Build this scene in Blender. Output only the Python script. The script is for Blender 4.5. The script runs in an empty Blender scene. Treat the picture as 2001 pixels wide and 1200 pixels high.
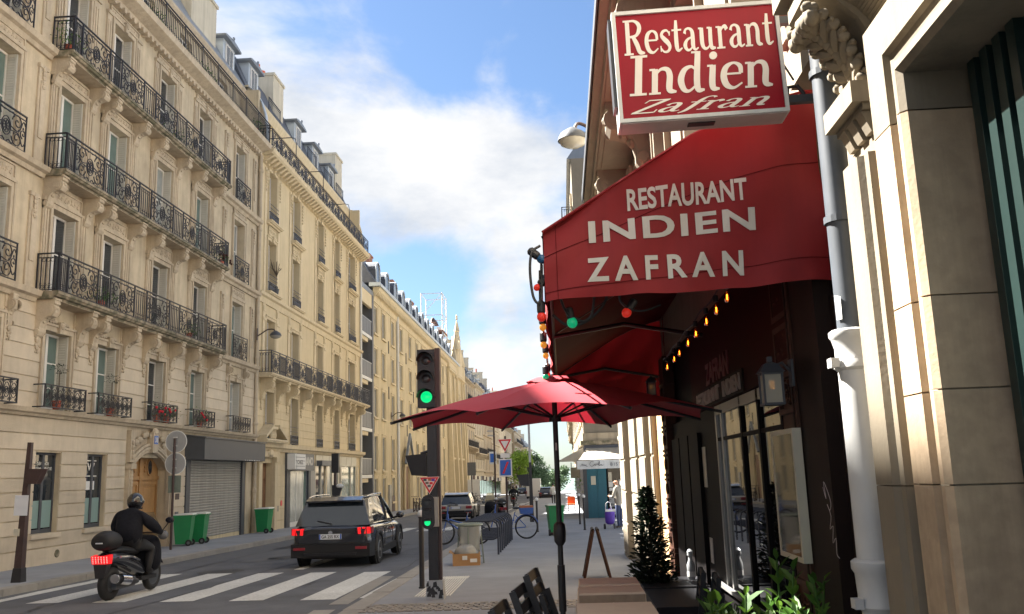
import bpy, bmesh, math, random
from mathutils import Vector, Matrix
rnd = random.Random(11)
rad = math.radians
SC = bpy.context.scene
COL = SC.collection

# ---------------------------------------------------------------- camera
CZ = 1.55
F_PX = 1722.0
def _axes():
    p, y, r = rad(10.684), rad(2.897), rad(-1.888)
    f = Vector((-math.sin(y)*math.cos(p), math.cos(y)*math.cos(p), math.sin(p)))
    rt = Vector((math.cos(y), math.sin(y), 0)); up = rt.cross(f)
    R_ = rt*math.cos(r)+up*math.sin(r); U_ = -rt*math.sin(r)+up*math.cos(r)
    return R_, U_, f
_R, _U, _F = _axes()
cd = bpy.data.cameras.new('camera'); cam = bpy.data.objects.new('camera', cd); COL.objects.link(cam)
cd.sensor_width = 36.0; cd.sensor_fit = 'HORIZONTAL'; cd.lens = 36.0*F_PX/2001.0
cd.clip_start = 0.05; cd.clip_end = 4000
cam.matrix_world = Matrix(((_R.x, _U.x, -_F.x, 0), (_R.y, _U.y, -_F.y, 0), (_R.z, _U.z, -_F.z, CZ), (0, 0, 0, 1)))
SC.camera = cam

# ---------------------------------------------------------------- sun, sky, exposure
SUN = Vector((-1.0, 0.50, 1.30)).normalized()
sd = bpy.data.lights.new('sun', 'SUN'); sd.energy = 5.0; sd.angle = rad(0.6); sd.color = (1.0, 0.955, 0.88)
sun = bpy.data.objects.new('sun', sd); COL.objects.link(sun)
sun.rotation_euler = SUN.to_track_quat('Z', 'Y').to_euler(); sun.location = (-30, 20, 60)

W = bpy.data.worlds.new('World'); SC.world = W; W.use_nodes = True
nt = W.node_tree; N = nt.nodes; LK = nt.links
for n in list(N): N.remove(n)
out = N.new('ShaderNodeOutputWorld'); bg = N.new('ShaderNodeBackground')
sky = N.new('ShaderNodeTexSky'); sky.sky_type = 'NISHITA'; sky.sun_disc = False
sky.sun_elevation = math.asin(SUN.z); sky.sun_rotation = math.atan2(SUN.x, SUN.y) % (2*math.pi)
sky.altitude = 50; sky.air_density = 1.0; sky.dust_density = 0.7; sky.ozone_density = 1.5
tc = N.new('ShaderNodeTexCoord')
mp = N.new('ShaderNodeMapping'); mp.inputs['Scale'].default_value = (1.0, 1.0, 1.7); mp.inputs['Location'].default_value = (0.33, 0.1, 0.05)
LK.new(tc.outputs['Generated'], mp.inputs['Vector'])
n1 = N.new('ShaderNodeTexNoise'); n1.inputs['Scale'].default_value = 2.6; n1.inputs['Detail'].default_value = 9; n1.inputs['Roughness'].default_value = 0.58; n1.inputs['Distortion'].default_value = 0.35
LK.new(mp.outputs['Vector'], n1.inputs['Vector'])
def wmath(op, a, b=None, clamp=False):
    m = N.new('ShaderNodeMath'); m.operation = op; m.use_clamp = clamp
    for i, v in enumerate((a, b)):
        if v is None: continue
        if isinstance(v, (int, float)): m.inputs[i].default_value = v
        else: LK.new(v, m.inputs[i])
    return m.outputs[0]
dens = n1.outputs['Fac']
def cloud_bank(direction, width, gain):
    global dens
    vm = N.new('ShaderNodeVectorMath'); vm.operation = 'DOT_PRODUCT'
    LK.new(tc.outputs['Generated'], vm.inputs[0]); vm.inputs[1].default_value = Vector(direction).normalized()
    t = wmath('SUBTRACT', vm.outputs['Value'], math.cos(width))
    t = wmath('DIVIDE', t, 1-math.cos(width)); t = wmath('MAXIMUM', t, 0.0)
    dens = wmath('ADD', dens, wmath('MULTIPLY', t, gain))
def skydir(x, y):
    return _F*F_PX + _R*(x-1000.5) - _U*(y-600)
for x, y, w, g in ((820, 250, .17, .14), (620, 200, .12, .05), (1020, 230, .10, .08), (960, 380, .15, .10), (1040, 660, .16, .06), (950, 550, .055, .06), (640, 400, .10, .03),
                   (560, 30, .13, -.10), (960, 50, .14, -.18), (800, 480, .10, -.14), (860, 575, .08, -.12), (1120, 130, .10, -.16), (760, 50, .13, -.14), (700, 500, .09, -.10), (1000, 490, .05, -.05)):
    cloud_bank(skydir(x, y), w, g)
ramp = N.new('ShaderNodeValToRGB'); ramp.color_ramp.elements[0].position = 0.37; ramp.color_ramp.elements[1].position = 0.60
ramp.color_ramp.interpolation = 'EASE'
LK.new(dens, ramp.inputs['Fac'])
n2 = N.new('ShaderNodeTexNoise'); n2.inputs['Scale'].default_value = 5.5; n2.inputs['Detail'].default_value = 8; n2.inputs['Roughness'].default_value = 0.6
mp2 = N.new('ShaderNodeMapping'); mp2.inputs['Scale'].default_value = (1.0, 1.0, 2.2); mp2.inputs['Location'].default_value = (3.1, 0.4, 1.0)
LK.new(tc.outputs['Generated'], mp2.inputs['Vector']); LK.new(mp2.outputs['Vector'], n2.inputs['Vector'])
cr = N.new('ShaderNodeValToRGB')
cr.color_ramp.elements[0].position = 0.33; cr.color_ramp.elements[0].color = (1.78, 1.92, 2.15, 1)
cr.color_ramp.elements[1].position = 0.62; cr.color_ramp.elements[1].color = (2.75, 2.75, 2.75, 1)
LK.new(n2.outputs['Fac'], cr.inputs['Fac'])
mixs = N.new('ShaderNodeMixRGB'); LK.new(ramp.outputs['Color'], mixs.inputs['Fac'])
tint = N.new('ShaderNodeMixRGB'); tint.blend_type = 'MULTIPLY'; tint.inputs['Fac'].default_value = 1; tint.inputs['Color2'].default_value = (.405, .465, .52, 1)
LK.new(sky.outputs['Color'], tint.inputs['Color1']); LK.new(tint.outputs['Color'], mixs.inputs['Color1']); LK.new(cr.outputs['Color'], mixs.inputs['Color2'])
LK.new(mixs.outputs['Color'], bg.inputs['Color']); bg.inputs['Strength'].default_value = 0.05
LK.new(bg.outputs['Background'], out.inputs['Surface'])
SC.view_settings.view_transform = 'Standard'; SC.view_settings.look = 'None'
SC.view_settings.exposure = 2.95; SC.view_settings.gamma = 1.0; SC.view_settings.use_curve_mapping = False
SC.cycles.max_bounces = 7; SC.cycles.diffuse_bounces = 4; SC.cycles.glossy_bounces = 3; SC.cycles.transmission_bounces = 4; SC.cycles.transparent_max_bounces = 6
SC.cycles.sample_clamp_indirect = 6.0

# ---------------------------------------------------------------- materials
def mat(name, col, rough=0.7, var=0.12, scale=3.0, bump=0.0, bscale=None, metal=0.0, streak=0.0, objvar=0.0, emit=None, estr=0.0, spec=0.5, col2=None, trans=0.0, coat=0.0, blotch=0.0, bdist=0.02):
    m = bpy.data.materials.new(name); m.use_nodes = True
    nt = m.node_tree; nd = nt.nodes; lk = nt.links; b = nd['Principled BSDF']
    b.inputs['Roughness'].default_value = rough; b.inputs['Metallic'].default_value = metal
    b.inputs['Specular IOR Level'].default_value = spec; b.inputs['Coat Weight'].default_value = coat
    b.inputs['Coat Roughness'].default_value = 0.04
    c4 = (*col, 1)
    b.inputs['Base Color'].default_value = c4
    geo = nd.new('ShaderNodeNewGeometry')
    def mth(op, a, bb):
        n = nd.new('ShaderNodeMath'); n.operation = op
        for i, v in enumerate((a, bb)):
            if isinstance(v, (int, float)): n.inputs[i].default_value = v
            else: lk.new(v, n.inputs[i])
        return n.outputs[0]
    fac = None
    if var > 0:
        t = nd.new('ShaderNodeTexNoise'); t.inputs['Scale'].default_value = scale; t.inputs['Detail'].default_value = 6; t.inputs['Roughness'].default_value = 0.62
        lk.new(geo.outputs['Position'], t.inputs['Vector'])
        fac = mth('MULTIPLY_ADD', t.outputs['Fac'], var*3.0) ; nt.nodes[-1].inputs[2].default_value = 1-var*1.5
    if streak > 0:
        mpn = nd.new('ShaderNodeMapping'); mpn.inputs['Scale'].default_value = (2.6, 2.6, 0.16)
        lk.new(geo.outputs['Position'], mpn.inputs['Vector'])
        t2 = nd.new('ShaderNodeTexNoise'); t2.inputs['Scale'].default_value = 1.6; t2.inputs['Detail'].default_value = 7; t2.inputs['Roughness'].default_value = 0.7
        lk.new(mpn.outputs['Vector'], t2.inputs['Vector'])
        rp = nd.new('ShaderNodeValToRGB'); rp.color_ramp.elements[0].position = 0.36; rp.color_ramp.elements[0].color = (1-streak,)*3+(1,)
        rp.color_ramp.elements[1].position = 0.56; rp.color_ramp.elements[1].color = (1, 1, 1, 1)
        lk.new(t2.outputs['Fac'], rp.inputs['Fac'])
        fac = rp.outputs['Color'] if fac is None else mth('MULTIPLY', fac, rp.outputs['Color'])
    if blotch > 0:
        t3 = nd.new('ShaderNodeTexNoise'); t3.inputs['Scale'].default_value = 0.55; t3.inputs['Detail'].default_value = 5; t3.inputs['Roughness'].default_value = 0.6
        lk.new(geo.outputs['Position'], t3.inputs['Vector'])
        rp = nd.new('ShaderNodeValToRGB'); rp.color_ramp.elements[0].position = 0.38; rp.color_ramp.elements[0].color = (1-blotch,)*3+(1,)
        rp.color_ramp.elements[1].position = 0.62; rp.color_ramp.elements[1].color = (1, 1, 1, 1)
        lk.new(t3.outputs['Fac'], rp.inputs['Fac'])
        fac = rp.outputs['Color'] if fac is None else mth('MULTIPLY', fac, rp.outputs['Color'])
    if objvar > 0:
        oi = nd.new('ShaderNodeObjectInfo')
        ov = mth('MULTIPLY_ADD', oi.outputs['Random'], objvar*2); nt.nodes[-1].inputs[2].default_value = 1-objvar
        fac = ov if fac is None else mth('MULTIPLY', fac, ov)
    if fac is not None:
        mx = nd.new('ShaderNodeMixRGB'); mx.blend_type = 'MULTIPLY'; mx.inputs['Fac'].default_value = 1
        if col2 is not None:
            cm = nd.new('ShaderNodeMixRGB'); cm.inputs['Color1'].default_value = (*col2, 1); cm.inputs['Color2'].default_value = c4
            t4 = nd.new('ShaderNodeTexNoise'); t4.inputs['Scale'].default_value = scale*1.7; t4.inputs['Detail'].default_value = 5
            lk.new(geo.outputs['Position'], t4.inputs['Vector'])
            rp = nd.new('ShaderNodeValToRGB'); rp.color_ramp.elements[0].position = 0.42; rp.color_ramp.elements[1].position = 0.58
            lk.new(t4.outputs['Fac'], rp.inputs['Fac']); lk.new(rp.outputs['Color'], cm.inputs['Fac'])
            lk.new(cm.outputs['Color'], mx.inputs['Color1'])
        else:
            mx.inputs['Color1'].default_value = c4
        lk.new(fac, mx.inputs['Color2']); lk.new(mx.outputs['Color'], b.inputs['Base Color'])
    if bump > 0:
        t = nd.new('ShaderNodeTexNoise'); t.inputs['Scale'].default_value = bscale or scale*6; t.inputs['Detail'].default_value = 5
        lk.new(geo.outputs['Position'], t.inputs['Vector'])
        bp = nd.new('ShaderNodeBump'); bp.inputs['Strength'].default_value = bump; bp.inputs['Distance'].default_value = bdist
        lk.new(t.outputs['Fac'], bp.inputs['Height']); lk.new(bp.outputs['Normal'], b.inputs['Normal'])
    if emit is not None:
        b.inputs['Emission Color'].default_value = (*emit, 1); b.inputs['Emission Strength'].default_value = estr
    if trans > 0:
        tr = nd.new('ShaderNodeBsdfTranslucent'); tr.inputs['Color'].default_value = c4
        ms = nd.new('ShaderNodeMixShader'); ms.inputs['Fac'].default_value = trans
        o = nd['Material Output']
        lk.new(b.outputs['BSDF'], ms.inputs[1]); lk.new(tr.outputs['BSDF'], ms.inputs[2]); lk.new(ms.outputs['Shader'], o.inputs['Surface'])
    return m

def glassmat(name, tint, alpha, rough=0.03):
    """see-through pane: clear film mixed with a glossy coat by Fresnel"""
    m = bpy.data.materials.new(name); m.use_nodes = True
    nd = m.node_tree.nodes; lk = m.node_tree.links
    nd.remove(nd['Principled BSDF'])
    tr = nd.new('ShaderNodeBsdfTransparent'); tr.inputs['Color'].default_value = (*tint, 1)
    df = nd.new('ShaderNodeBsdfDiffuse'); df.inputs['Color'].default_value = (*tint, 1)
    gl = nd.new('ShaderNodeBsdfGlossy'); gl.inputs['Roughness'].default_value = rough
    fr = nd.new('ShaderNodeFresnel'); fr.inputs['IOR'].default_value = 1.5
    m0 = nd.new('ShaderNodeMixShader'); m0.inputs['Fac'].default_value = alpha
    lk.new(tr.outputs[0], m0.inputs[1]); lk.new(df.outputs[0], m0.inputs[2])
    m1 = nd.new('ShaderNodeMixShader'); lk.new(fr.outputs[0], m1.inputs['Fac']); lk.new(m0.outputs[0], m1.inputs[1]); lk.new(gl.outputs[0], m1.inputs[2])
    lk.new(m1.outputs[0], nd['Material Output'].inputs['Surface'])
    return m

M = {}
def D(k, *a, **kw): M[k] = mat(k, *a, **kw)
D('stone', (.52, .435, .305), .85, .10, 2.2, bump=.25, bscale=30, streak=.17, blotch=.20)
D('stone_block', (.545, .465, .35), .85, .10, 3.0, bump=.25, bscale=30, streak=.07, objvar=.085, blotch=.15)
D('stone_carved', (.49, .41, .30), .85, .16, 6, bump=.4, bscale=25, streak=.20, blotch=.16)
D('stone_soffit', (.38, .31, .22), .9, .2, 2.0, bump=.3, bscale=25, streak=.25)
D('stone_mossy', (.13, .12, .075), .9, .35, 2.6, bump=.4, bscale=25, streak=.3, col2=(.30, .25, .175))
D('stone2', (.57, .47, .30), .85, .07, 2.0, bump=.2, bscale=30, streak=.12, blotch=.08)
D('stone2_block', (.58, .48, .31), .85, .07, 3, bump=.2, bscale=30, streak=.10, objvar=.04)
D('stone2_carved', (.57, .475, .315), .85, .10, 6, bump=.3, bscale=25, streak=.15)
D('stone3', (.58, .485, .31), .9, .08, 1.2, bump=.2, bscale=20, streak=.22, blotch=.12)
D('stone3_trim', (.60, .505, .335), .9, .08, 2, bump=.2, bscale=20, streak=.15)
D('stone4', (.44, .36, .25), .9, .14, 1.0, bump=.2, bscale=12, streak=.3, blotch=.2)
D('stone5', (.50, .43, .32), .9, .12, 1.0, bump=.2, bscale=12, streak=.25, blotch=.15)
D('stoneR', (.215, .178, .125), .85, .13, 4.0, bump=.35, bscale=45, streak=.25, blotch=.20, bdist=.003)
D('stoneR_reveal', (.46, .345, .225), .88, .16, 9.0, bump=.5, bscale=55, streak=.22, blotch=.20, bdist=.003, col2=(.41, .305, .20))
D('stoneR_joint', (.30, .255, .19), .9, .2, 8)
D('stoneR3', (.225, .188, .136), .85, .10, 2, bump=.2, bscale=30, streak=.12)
D('stoneR_bounce', (.58, .51, .41), .85, .10, 2, streak=.1)  # unseen upper walls, paled to bounce light onto the facades across the street
D('plaster_ochre', (.52, .33, .16), .85, .07, 3, bump=.1, bscale=40)
D('iron', (.012, .012, .018), .5, .2, 20, spec=.5)
D('iron_blue', (.022, .027, .045), .5, .15, 20)
D('white_wood', (.62, .60, .56), .5, .06, 5)
D('shutter_wood', (.50, .485, .43), .6, .10, 5, streak=.12)
D('zinc', (.20, .225, .26), .45, .12, 2, metal=.3, streak=.15)
D('zinc_light', (.42, .47, .52), .42, .08, 2, metal=.3)
D('slate', (.075, .085, .11), .6, .2, 6, bump=.3, bscale=20)
D('chimney', (.52, .47, .37), .9, .12, 1.5, streak=.2)
D('brick', (.30, .15, .10), .9, .25, 6)
D('terracotta', (.42, .10, .06), .8, .15, 6)
D('oak', (.36, .19, .065), .5, .18, 6, streak=.25)
D('dark_wood', (.17, .08, .035), .55, .2, 6, streak=.25)
D('asphalt', (.106, .110, .122), .9, .26, 1.4, bump=.5, bscale=120, blotch=.22, bdist=.01)
D('asphalt_pave', (.26, .27, .29), .92, .12, 1.6, bump=.4, bscale=140, blotch=.15, bdist=.006)
D('asphalt_patch', (.225, .233, .25), .92, .14, 2, bump=.4, bscale=120, bdist=.006)
D('asphalt2', (.10, .102, .108), .92, .14, 2, bump=.4, bscale=120, bdist=.006)
D('tar', (.035, .035, .038), .7, .2, 10)
D('kerb', (.26, .245, .22), .85, .18, 4, bump=.4, bscale=50, objvar=.09)
D('cobble', (.24, .22, .19), .8, .2, 10, bump=.5, bscale=60, objvar=.2)
D('paint_white', (.60, .60, .57), .8, .22, 16, bump=.2, bscale=80, col2=(.50, .50, .48), blotch=.15)
D('tactile', (.55, .54, .50), .8, .1, 8)
D('pane_green', (.11, .16, .145), .07, .25, 1.5, spec=.7)
D('pane_dark', (.03, .036, .042), .05, .3, 1.2, spec=.7)
D('pane_curtain', (.32, .34, .32), .12, .2, 4, streak=.25, spec=.6)
D('frost', (.20, .30, .28), .35, .05, 3)
D('black_metal', (.018, .018, .022), .45, .25, 14, spec=.5)
D('brown_metal', (.05, .028, .026), .5, .2, 10)
D('grey_metal', (.10, .105, .115), .5, .15, 6)
D('anthracite', (.055, .06, .07), .55, .1, 4)
D('shutter_grey', (.31, .30, .27), .55, .10, 3, streak=.2)
D('galv', (.35, .36, .37), .45, .12, 6, metal=.4)
D('chrome', (.72, .72, .74), .15, .05, 4, metal=1.0)
D('white_plastic', (.68, .68, .66), .4, .05, 5)
D('white_metal', (.60, .60, .58), .5, .10, 5, streak=.12)
D('bin_green', (.012, .20, .065), .45, .10, 6)
D('bin_lid', (.62, .63, .58), .5, .08, 5)
D('rubber', (.014, .014, .015), .75, .2, 20)
D('alloy', (.42, .42, .42), .35, .1, 10, metal=.7)
D('car_black', (.010, .011, .017), .22, .0, coat=1.0)
D('car_cladding', (.018, .018, .020), .55, .1, 8, spec=.3)
D('car_silver', (.40, .38, .34), .3, .0, metal=.3, coat=.8)
D('car_white', (.55, .55, .55), .35, .0, coat=.6)
D('car_glass', (.016, .022, .03), .04, .0, spec=.8)
D('red_lamp', (.25, .002, .003), .35, .0, emit=(1, .012, .016), estr=.13)
D('red_lamp_off', (.22, .012, .02), .3, .0)
D('red_lamp_hot', (.8, .02, .02), .3, .0, emit=(1, .10, .09), estr=.6)
D('plate', (.62, .64, .68), .5, .03, 5)
D('plate_blue', (.03, .10, .45), .5, 0)
D('ink', (.02, .02, .025), .7, 0)
D('jacket', (.006, .007, .012), .8, .35, 9, spec=.25, bump=.6, bscale=16, bdist=.02)
D('leather', (.009, .009, .010), .5, .2, 12)
D('helmet', (.008, .0075, .009), .15, .1, 8, coat=.6)
D('skin', (.42, .23, .15), .55, .08, 8)
D('man_jacket', (.26, .235, .19), .8, .15, 10, bump=.4, bscale=20)
D('denim', (.035, .05, .11), .85, .2, 14)
D('shoe', (.16, .13, .10), .7, .1, 10)
D('purple', (.09, .035, .36), .6, .12, 8, bump=.3, bscale=12)
D('cardboard', (.36, .20, .085), .85, .12, 6)
D('label_white', (.65, .65, .63), .7, .05, 6)
D('film', (.25, .25, .235), .25, .3, 7, bump=.8, bscale=9, spec=.7)
D('umbrella_red', (.40, .020, .035), .7, .05, 4, bump=.12, bscale=5, trans=.16)
D('awning_red', (.255, .009, .012), .7, .08, 2.2, bump=.35, bscale=2.6, trans=.025, bdist=.03, streak=.12)
D('shade_seam_maroon', (.075, .004, .006), .8, .1, 3, spec=.1)  # maroon of the seams, and of the shade painted inside the awning
D('awning_cream', (.55, .49, .39), .8, .10, 2, trans=.3, streak=.15)
D('letter_white', (.60, .585, .53), .7, .06, 8, streak=.08)
D('sign_red', (.27, .003, .014), .4, .10, 3, spec=.2, streak=.10)
D('sign_white', (.72, .66, .60), .35, .05, 6)
D('sign_frame', (.58, .59, .58), .4, .12, 5, streak=.2)
D('sign_under', (.44, .37, .36), .5, .18, 6)
D('rest_brown', (.017, .009, .007), .6, .25, 5, streak=.3, spec=.18)
D('rest_black', (.005, .004, .0045), .6, .2, 5, spec=.12)
D('letter_rose', (.15, .05, .055), .6, .1, 6)
D('letter_grey', (.42, .36, .33), .6, .1, 6)
D('rest_wood', (.060, .024, .014), .55, .25, 8, streak=.35, spec=.25)
D('rest_red', (.030, .003, .003), .6, .15, 4, spec=.1)
D('rest_glass', (.012, .013, .015), .015, 0, spec=1.0)
D('menu_paper', (.45, .445, .42), .3, .10, 5, streak=.1)
D('cream_frame', (.50, .47, .38), .5, .06, 5)
D('steel_frame', (.33, .33, .32), .35, .1, 5, metal=.5)
D('lamp_glass', (.30, .29, .25), .2, .05, 6)
D('filament', (1, .5, .12), .5, 0, emit=(1, .50, .14), estr=1.8)
D('bulb_amber', (.25, .09, .01), .1, 0, emit=(1, .36, .04), estr=.07)
D('bulb_red', (.62, .02, .01), .3, 0, emit=(1, .05, .03), estr=.03)
D('bulb_green', (.0, .36, .15), .3, 0, emit=(.02, .9, .4), estr=.03)
D('bulb_blue', (.02, .10, .22), .3, 0)
D('cloth_tan', (.60, .48, .37), .85, .08, 12, bump=.35, bscale=30, bdist=.004)
D('cloth_runner', (.33, .24, .175), .85, .22, 16, col2=(.33, .25, .18))
D('pipe_white', (.50, .50, .485), .45, .07, 6, bump=.25, bscale=14, bdist=.004, streak=.12)
D('pipe_grey', (.065, .075, .09), .5, .22, 9, streak=.35)
D('go_green', (.0, .35, .12), .3, .25, 90, emit=(.0, .85, .24), estr=.13)
D('lens_dark', (.03, .03, .032), .25, .1, 8)
D('yield_red', (.62, .02, .03), .4, .05, 8)
D('blue_sign', (.03, .12, .45), .4, .05, 8)
D('door_green', (.010, .022, .020), .35, .15, 4)
D('teal', (.012, .11, .16), .5, .10, 4, streak=.12)
D('bark', (.10, .075, .05), .9, .25, 10)
D('leaf', (.055, .13, .022), .62, .25, 3, trans=.3, objvar=.25)
D('leaf_bright', (.085, .165, .022), .62, .2, 6, trans=.3, objvar=.35)
D('leaf_dark', (.010, .021, .009), .6, .25, 6, trans=.12, objvar=.3)
D('leaf_tree', (.17, .28, .03), .6, .3, .8, trans=.4)
D('leaf_far', (.055, .10, .035), .7, .3, .3, trans=.2)
D('petal_red', (.55, .012, .03), .6, .1, 10)
D('hill', (.06, .09, .08), .95, .2, .02)
D('planter', (.018, .018, .022), .6, .15, 6)
D('bike_blue', (.04, .10, .34), .4, .1, 8)
D('basket_brown', (.33, .12, .05), .7, .15, 8)
D('interior', (.02, .02, .02), .9, 0)
D('orange', (.7, .16, .04), .6, .1, 6)
D('clear_green', (.16, .19, .16), .25, .2, 5)
M['screen_clear'] = glassmat('screen_clear', (.75, .68, .50), .35)
M['clear_pane'] = glassmat('clear_pane', (.9, .9, .88), .04)
M['amber_glass'] = glassmat('amber_glass', (1.0, .50, .10), .25)
M['lantern_glass'] = glassmat('lantern_glass', (.50, .47, .38), .72, .2)
M['clear_film'] = glassmat('clear_film', (.72, .73, .70), .30, .12)

# ---------------------------------------------------------------- geometry helpers
class G:
    def __init__(s): s.v = []; s.f = []
    def quad(s, a, b, c, d):
        i = len(s.v); s.v += [tuple(a), tuple(b), tuple(c), tuple(d)]; s.f.append((i, i+1, i+2, i+3)); return s
    def tri(s, a, b, c):
        i = len(s.v); s.v += [tuple(a), tuple(b), tuple(c)]; s.f.append((i, i+1, i+2)); return s
    def box(s, x0, x1, y0, y1, z0, z1):
        i = len(s.v)
        s.v += [(x0, y0, z0), (x1, y0, z0), (x1, y1, z0), (x0, y1, z0), (x0, y0, z1), (x1, y0, z1), (x1, y1, z1), (x0, y1, z1)]
        s.f += [(i, i+3, i+2, i+1), (i+4, i+5, i+6, i+7), (i, i+1, i+5, i+4), (i+1, i+2, i+6, i+5), (i+2, i+3, i+7, i+6), (i+3, i, i+4, i+7)]
        return s
    def hexa(s, p):      # 8 corners, order as box
        i = len(s.v); s.v += [tuple(q) for q in p]
        s.f += [(i, i+3, i+2, i+1), (i+4, i+5, i+6, i+7), (i, i+1, i+5, i+4), (i+1, i+2, i+6, i+5), (i+2, i+3, i+7, i+6), (i+3, i, i+4, i+7)]
        return s
    def prism(s, poly, a, b, axis='y'):
        """extrude a 2-D polygon: axis y -> (p,t,q); x -> (t,p,q); z -> (p,q,t)"""
        n = len(poly); i = len(s.v)
        fn = {'y': lambda p, q, t: (p, t, q), 'x': lambda p, q, t: (t, p, q), 'z': lambda p, q, t: (p, q, t)}[axis]
        s.v += [fn(p, q, a) for p, q in poly] + [fn(p, q, b) for p, q in poly]
        s.f.append(tuple(range(i, i+n))); s.f.append(tuple(range(i+2*n-1, i+n-1, -1)))
        for k in range(n):
            k2 = (k+1) % n; s.f.append((i+k, i+n+k, i+n+k2, i+k2))
        return s
    def tube(s, pts, r, n=6, radii=None, caps=True, closed=False):
        pts = [Vector(p) for p in pts]; m = len(pts); i0 = len(s.v); up = None
        for k, p in enumerate(pts):
            if closed: t = pts[(k+1) % m]-pts[k-1]
            else: t = pts[min(k+1, m-1)]-pts[max(k-1, 0)]
            if t.length < 1e-9: t = Vector((0, 0, 1))
            t.normalize()
            if up is None:
                up = Vector((0, 0, 1)) if abs(t.z) < .9 else Vector((1, 0, 0))
            a = up-t*up.dot(t)
            if a.length < 1e-6: a = t.orthogonal()
            a.normalize(); up = a; b = t.cross(a)
            rr = radii[k] if radii else r
            for j in range(n):
                th = 2*math.pi*(j+.5)/n
                s.v.append(tuple(p+a*(rr*math.cos(th))+b*(rr*math.sin(th))))
        for k in range(m if closed else m-1):
            k2 = (k+1) % m
            for j in range(n):
                j2 = (j+1) % n
                s.f.append((i0+k*n+j, i0+k*n+j2, i0+k2*n+j2, i0+k2*n+j))
        if caps and not closed:
            s.f.append(tuple(i0+j for j in range(n))[::-1]); s.f.append(tuple(i0+(m-1)*n+j for j in range(n)))
        return s
    def lathe(s, prof, n=16, c=(0, 0, 0), axis='z'):
        i0 = len(s.v); m = len(prof)
        for r, z in prof:
            for j in range(n):
                th = 2*math.pi*j/n; a, b = r*math.cos(th), r*math.sin(th)
                if axis == 'z': s.v.append((c[0]+a, c[1]+b, c[2]+z))
                elif axis == 'x': s.v.append((c[0]+z, c[1]+a, c[2]+b))
                else: s.v.append((c[0]+a, c[1]+z, c[2]+b))
        for k in range(m-1):
            for j in range(n):
                j2 = (j+1) % n; s.f.append((i0+k*n+j, i0+k*n+j2, i0+(k+1)*n+j2, i0+(k+1)*n+j))
        s.f.append(tuple(i0+j for j in range(n))[::-1]); s.f.append(tuple(i0+(m-1)*n+j for j in range(n)))
        return s
    def ball(s, c, r, n=8, m=6, sc=(1, 1, 1)):
        prof = [(math.sin(math.pi*k/m)*r, -math.cos(math.pi*k/m)*r) for k in range(m+1)]
        prof[0] = (r*.02, -r); prof[-1] = (r*.02, r)
        i = len(s.v); s.lathe(prof, n)
        for k in range(i, len(s.v)):
            x, y, z = s.v[k]; s.v[k] = (c[0]+x*sc[0], c[1]+y*sc[1], c[2]+z*sc[2])
        return s
    def loft(s, rings, caps=True, closed=True):
        n = len(rings[0]); i0 = len(s.v)
        for r in rings: s.v += [tuple(p) for p in r]
        for k in range(len(rings)-1):
            for j in range(n if closed else n-1):
                j2 = (j+1) % n; s.f.append((i0+k*n+j, i0+k*n+j2, i0+(k+1)*n+j2, i0+(k+1)*n+j))
        if caps and closed:
            s.f.append(tuple(i0+j for j in range(n))[::-1]); e = i0+(len(rings)-1)*n; s.f.append(tuple(e+j for j in range(n)))
        return s
    def mesh(s, name, m=None, smooth=False):
        me = bpy.data.meshes.new(name); me.from_pydata(s.v, [], s.f); me.update()
        if m is not None: me.materials.append(M[m] if isinstance(m, str) else m)
        if smooth:
            for p in me.polygons: p.use_smooth = True
            me.set_sharp_from_angle(angle=rad(40))
        return me
    def build(s, name, m, parent=None, smooth=False, **kw):
        return put(name, s.mesh(name, m, smooth), parent, **kw)

INV = {}
def put(name, me, parent=None, loc=(0, 0, 0), rot=(0, 0, 0), scale=(1, 1, 1)):
    o = bpy.data.objects.new(name, me); COL.objects.link(o)
    o.location = loc; o.rotation_euler = rot; o.scale = scale
    if parent is not None:
        o.parent = parent
        if parent.name in INV: o.matrix_parent_inverse = INV[parent.name]
    return o
def putm(name, me, parent, mtx):
    o = put(name, me, parent); o.matrix_basis = mtx; return o
def tag(o, label, cat, group=None):
    o['label'] = label; o['category'] = cat
    if group: o['group'] = group
    return o
def thing(name, label, cat, loc=(0, 0, 0), rz=0.0, group=None, off=(0, 0, 0), rot=None):
    o = bpy.data.objects.new(name, None); COL.objects.link(o); o.empty_display_size = .2
    e = Vector(rot) if rot else Vector((0, 0, rz))
    o.rotation_euler = e
    from mathutils import Euler
    o.location = Vector(loc) + Euler(e).to_matrix() @ Vector(off)
    if any(off): INV[o.name] = Matrix.Translation(-Vector(off))
    return tag(o, label, cat, group)
def struct(o, kind='structure'):
    o['kind'] = kind; return o
def dup(root, loc, rz=None, label=None):
    c = root.copy(); COL.objects.link(c); c.location = loc
    if rz is not None: c.rotation_euler = (0, 0, rz)
    if label: c['label'] = label
    def rec(src, dst):
        for ch in list(src.children):
            k = ch.copy(); COL.objects.link(k); k.parent = dst; rec(ch, k)
    rec(root, c)
    return c
CUBES = {}
def cube(name, m, parent, x0, x1, y0, y1, z0, z1):
    """a box piece that shares its unit-cube mesh with all its like"""
    key = (name, m)
    if key not in CUBES: CUBES[key] = G().box(-.5, .5, -.5, .5, -.5, .5).mesh(name, m)
    return put(name, CUBES[key], parent, loc=((x0+x1)/2, (y0+y1)/2, (z0+z1)/2), scale=(abs(x1-x0), abs(y1-y0), abs(z1-z0)))

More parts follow.
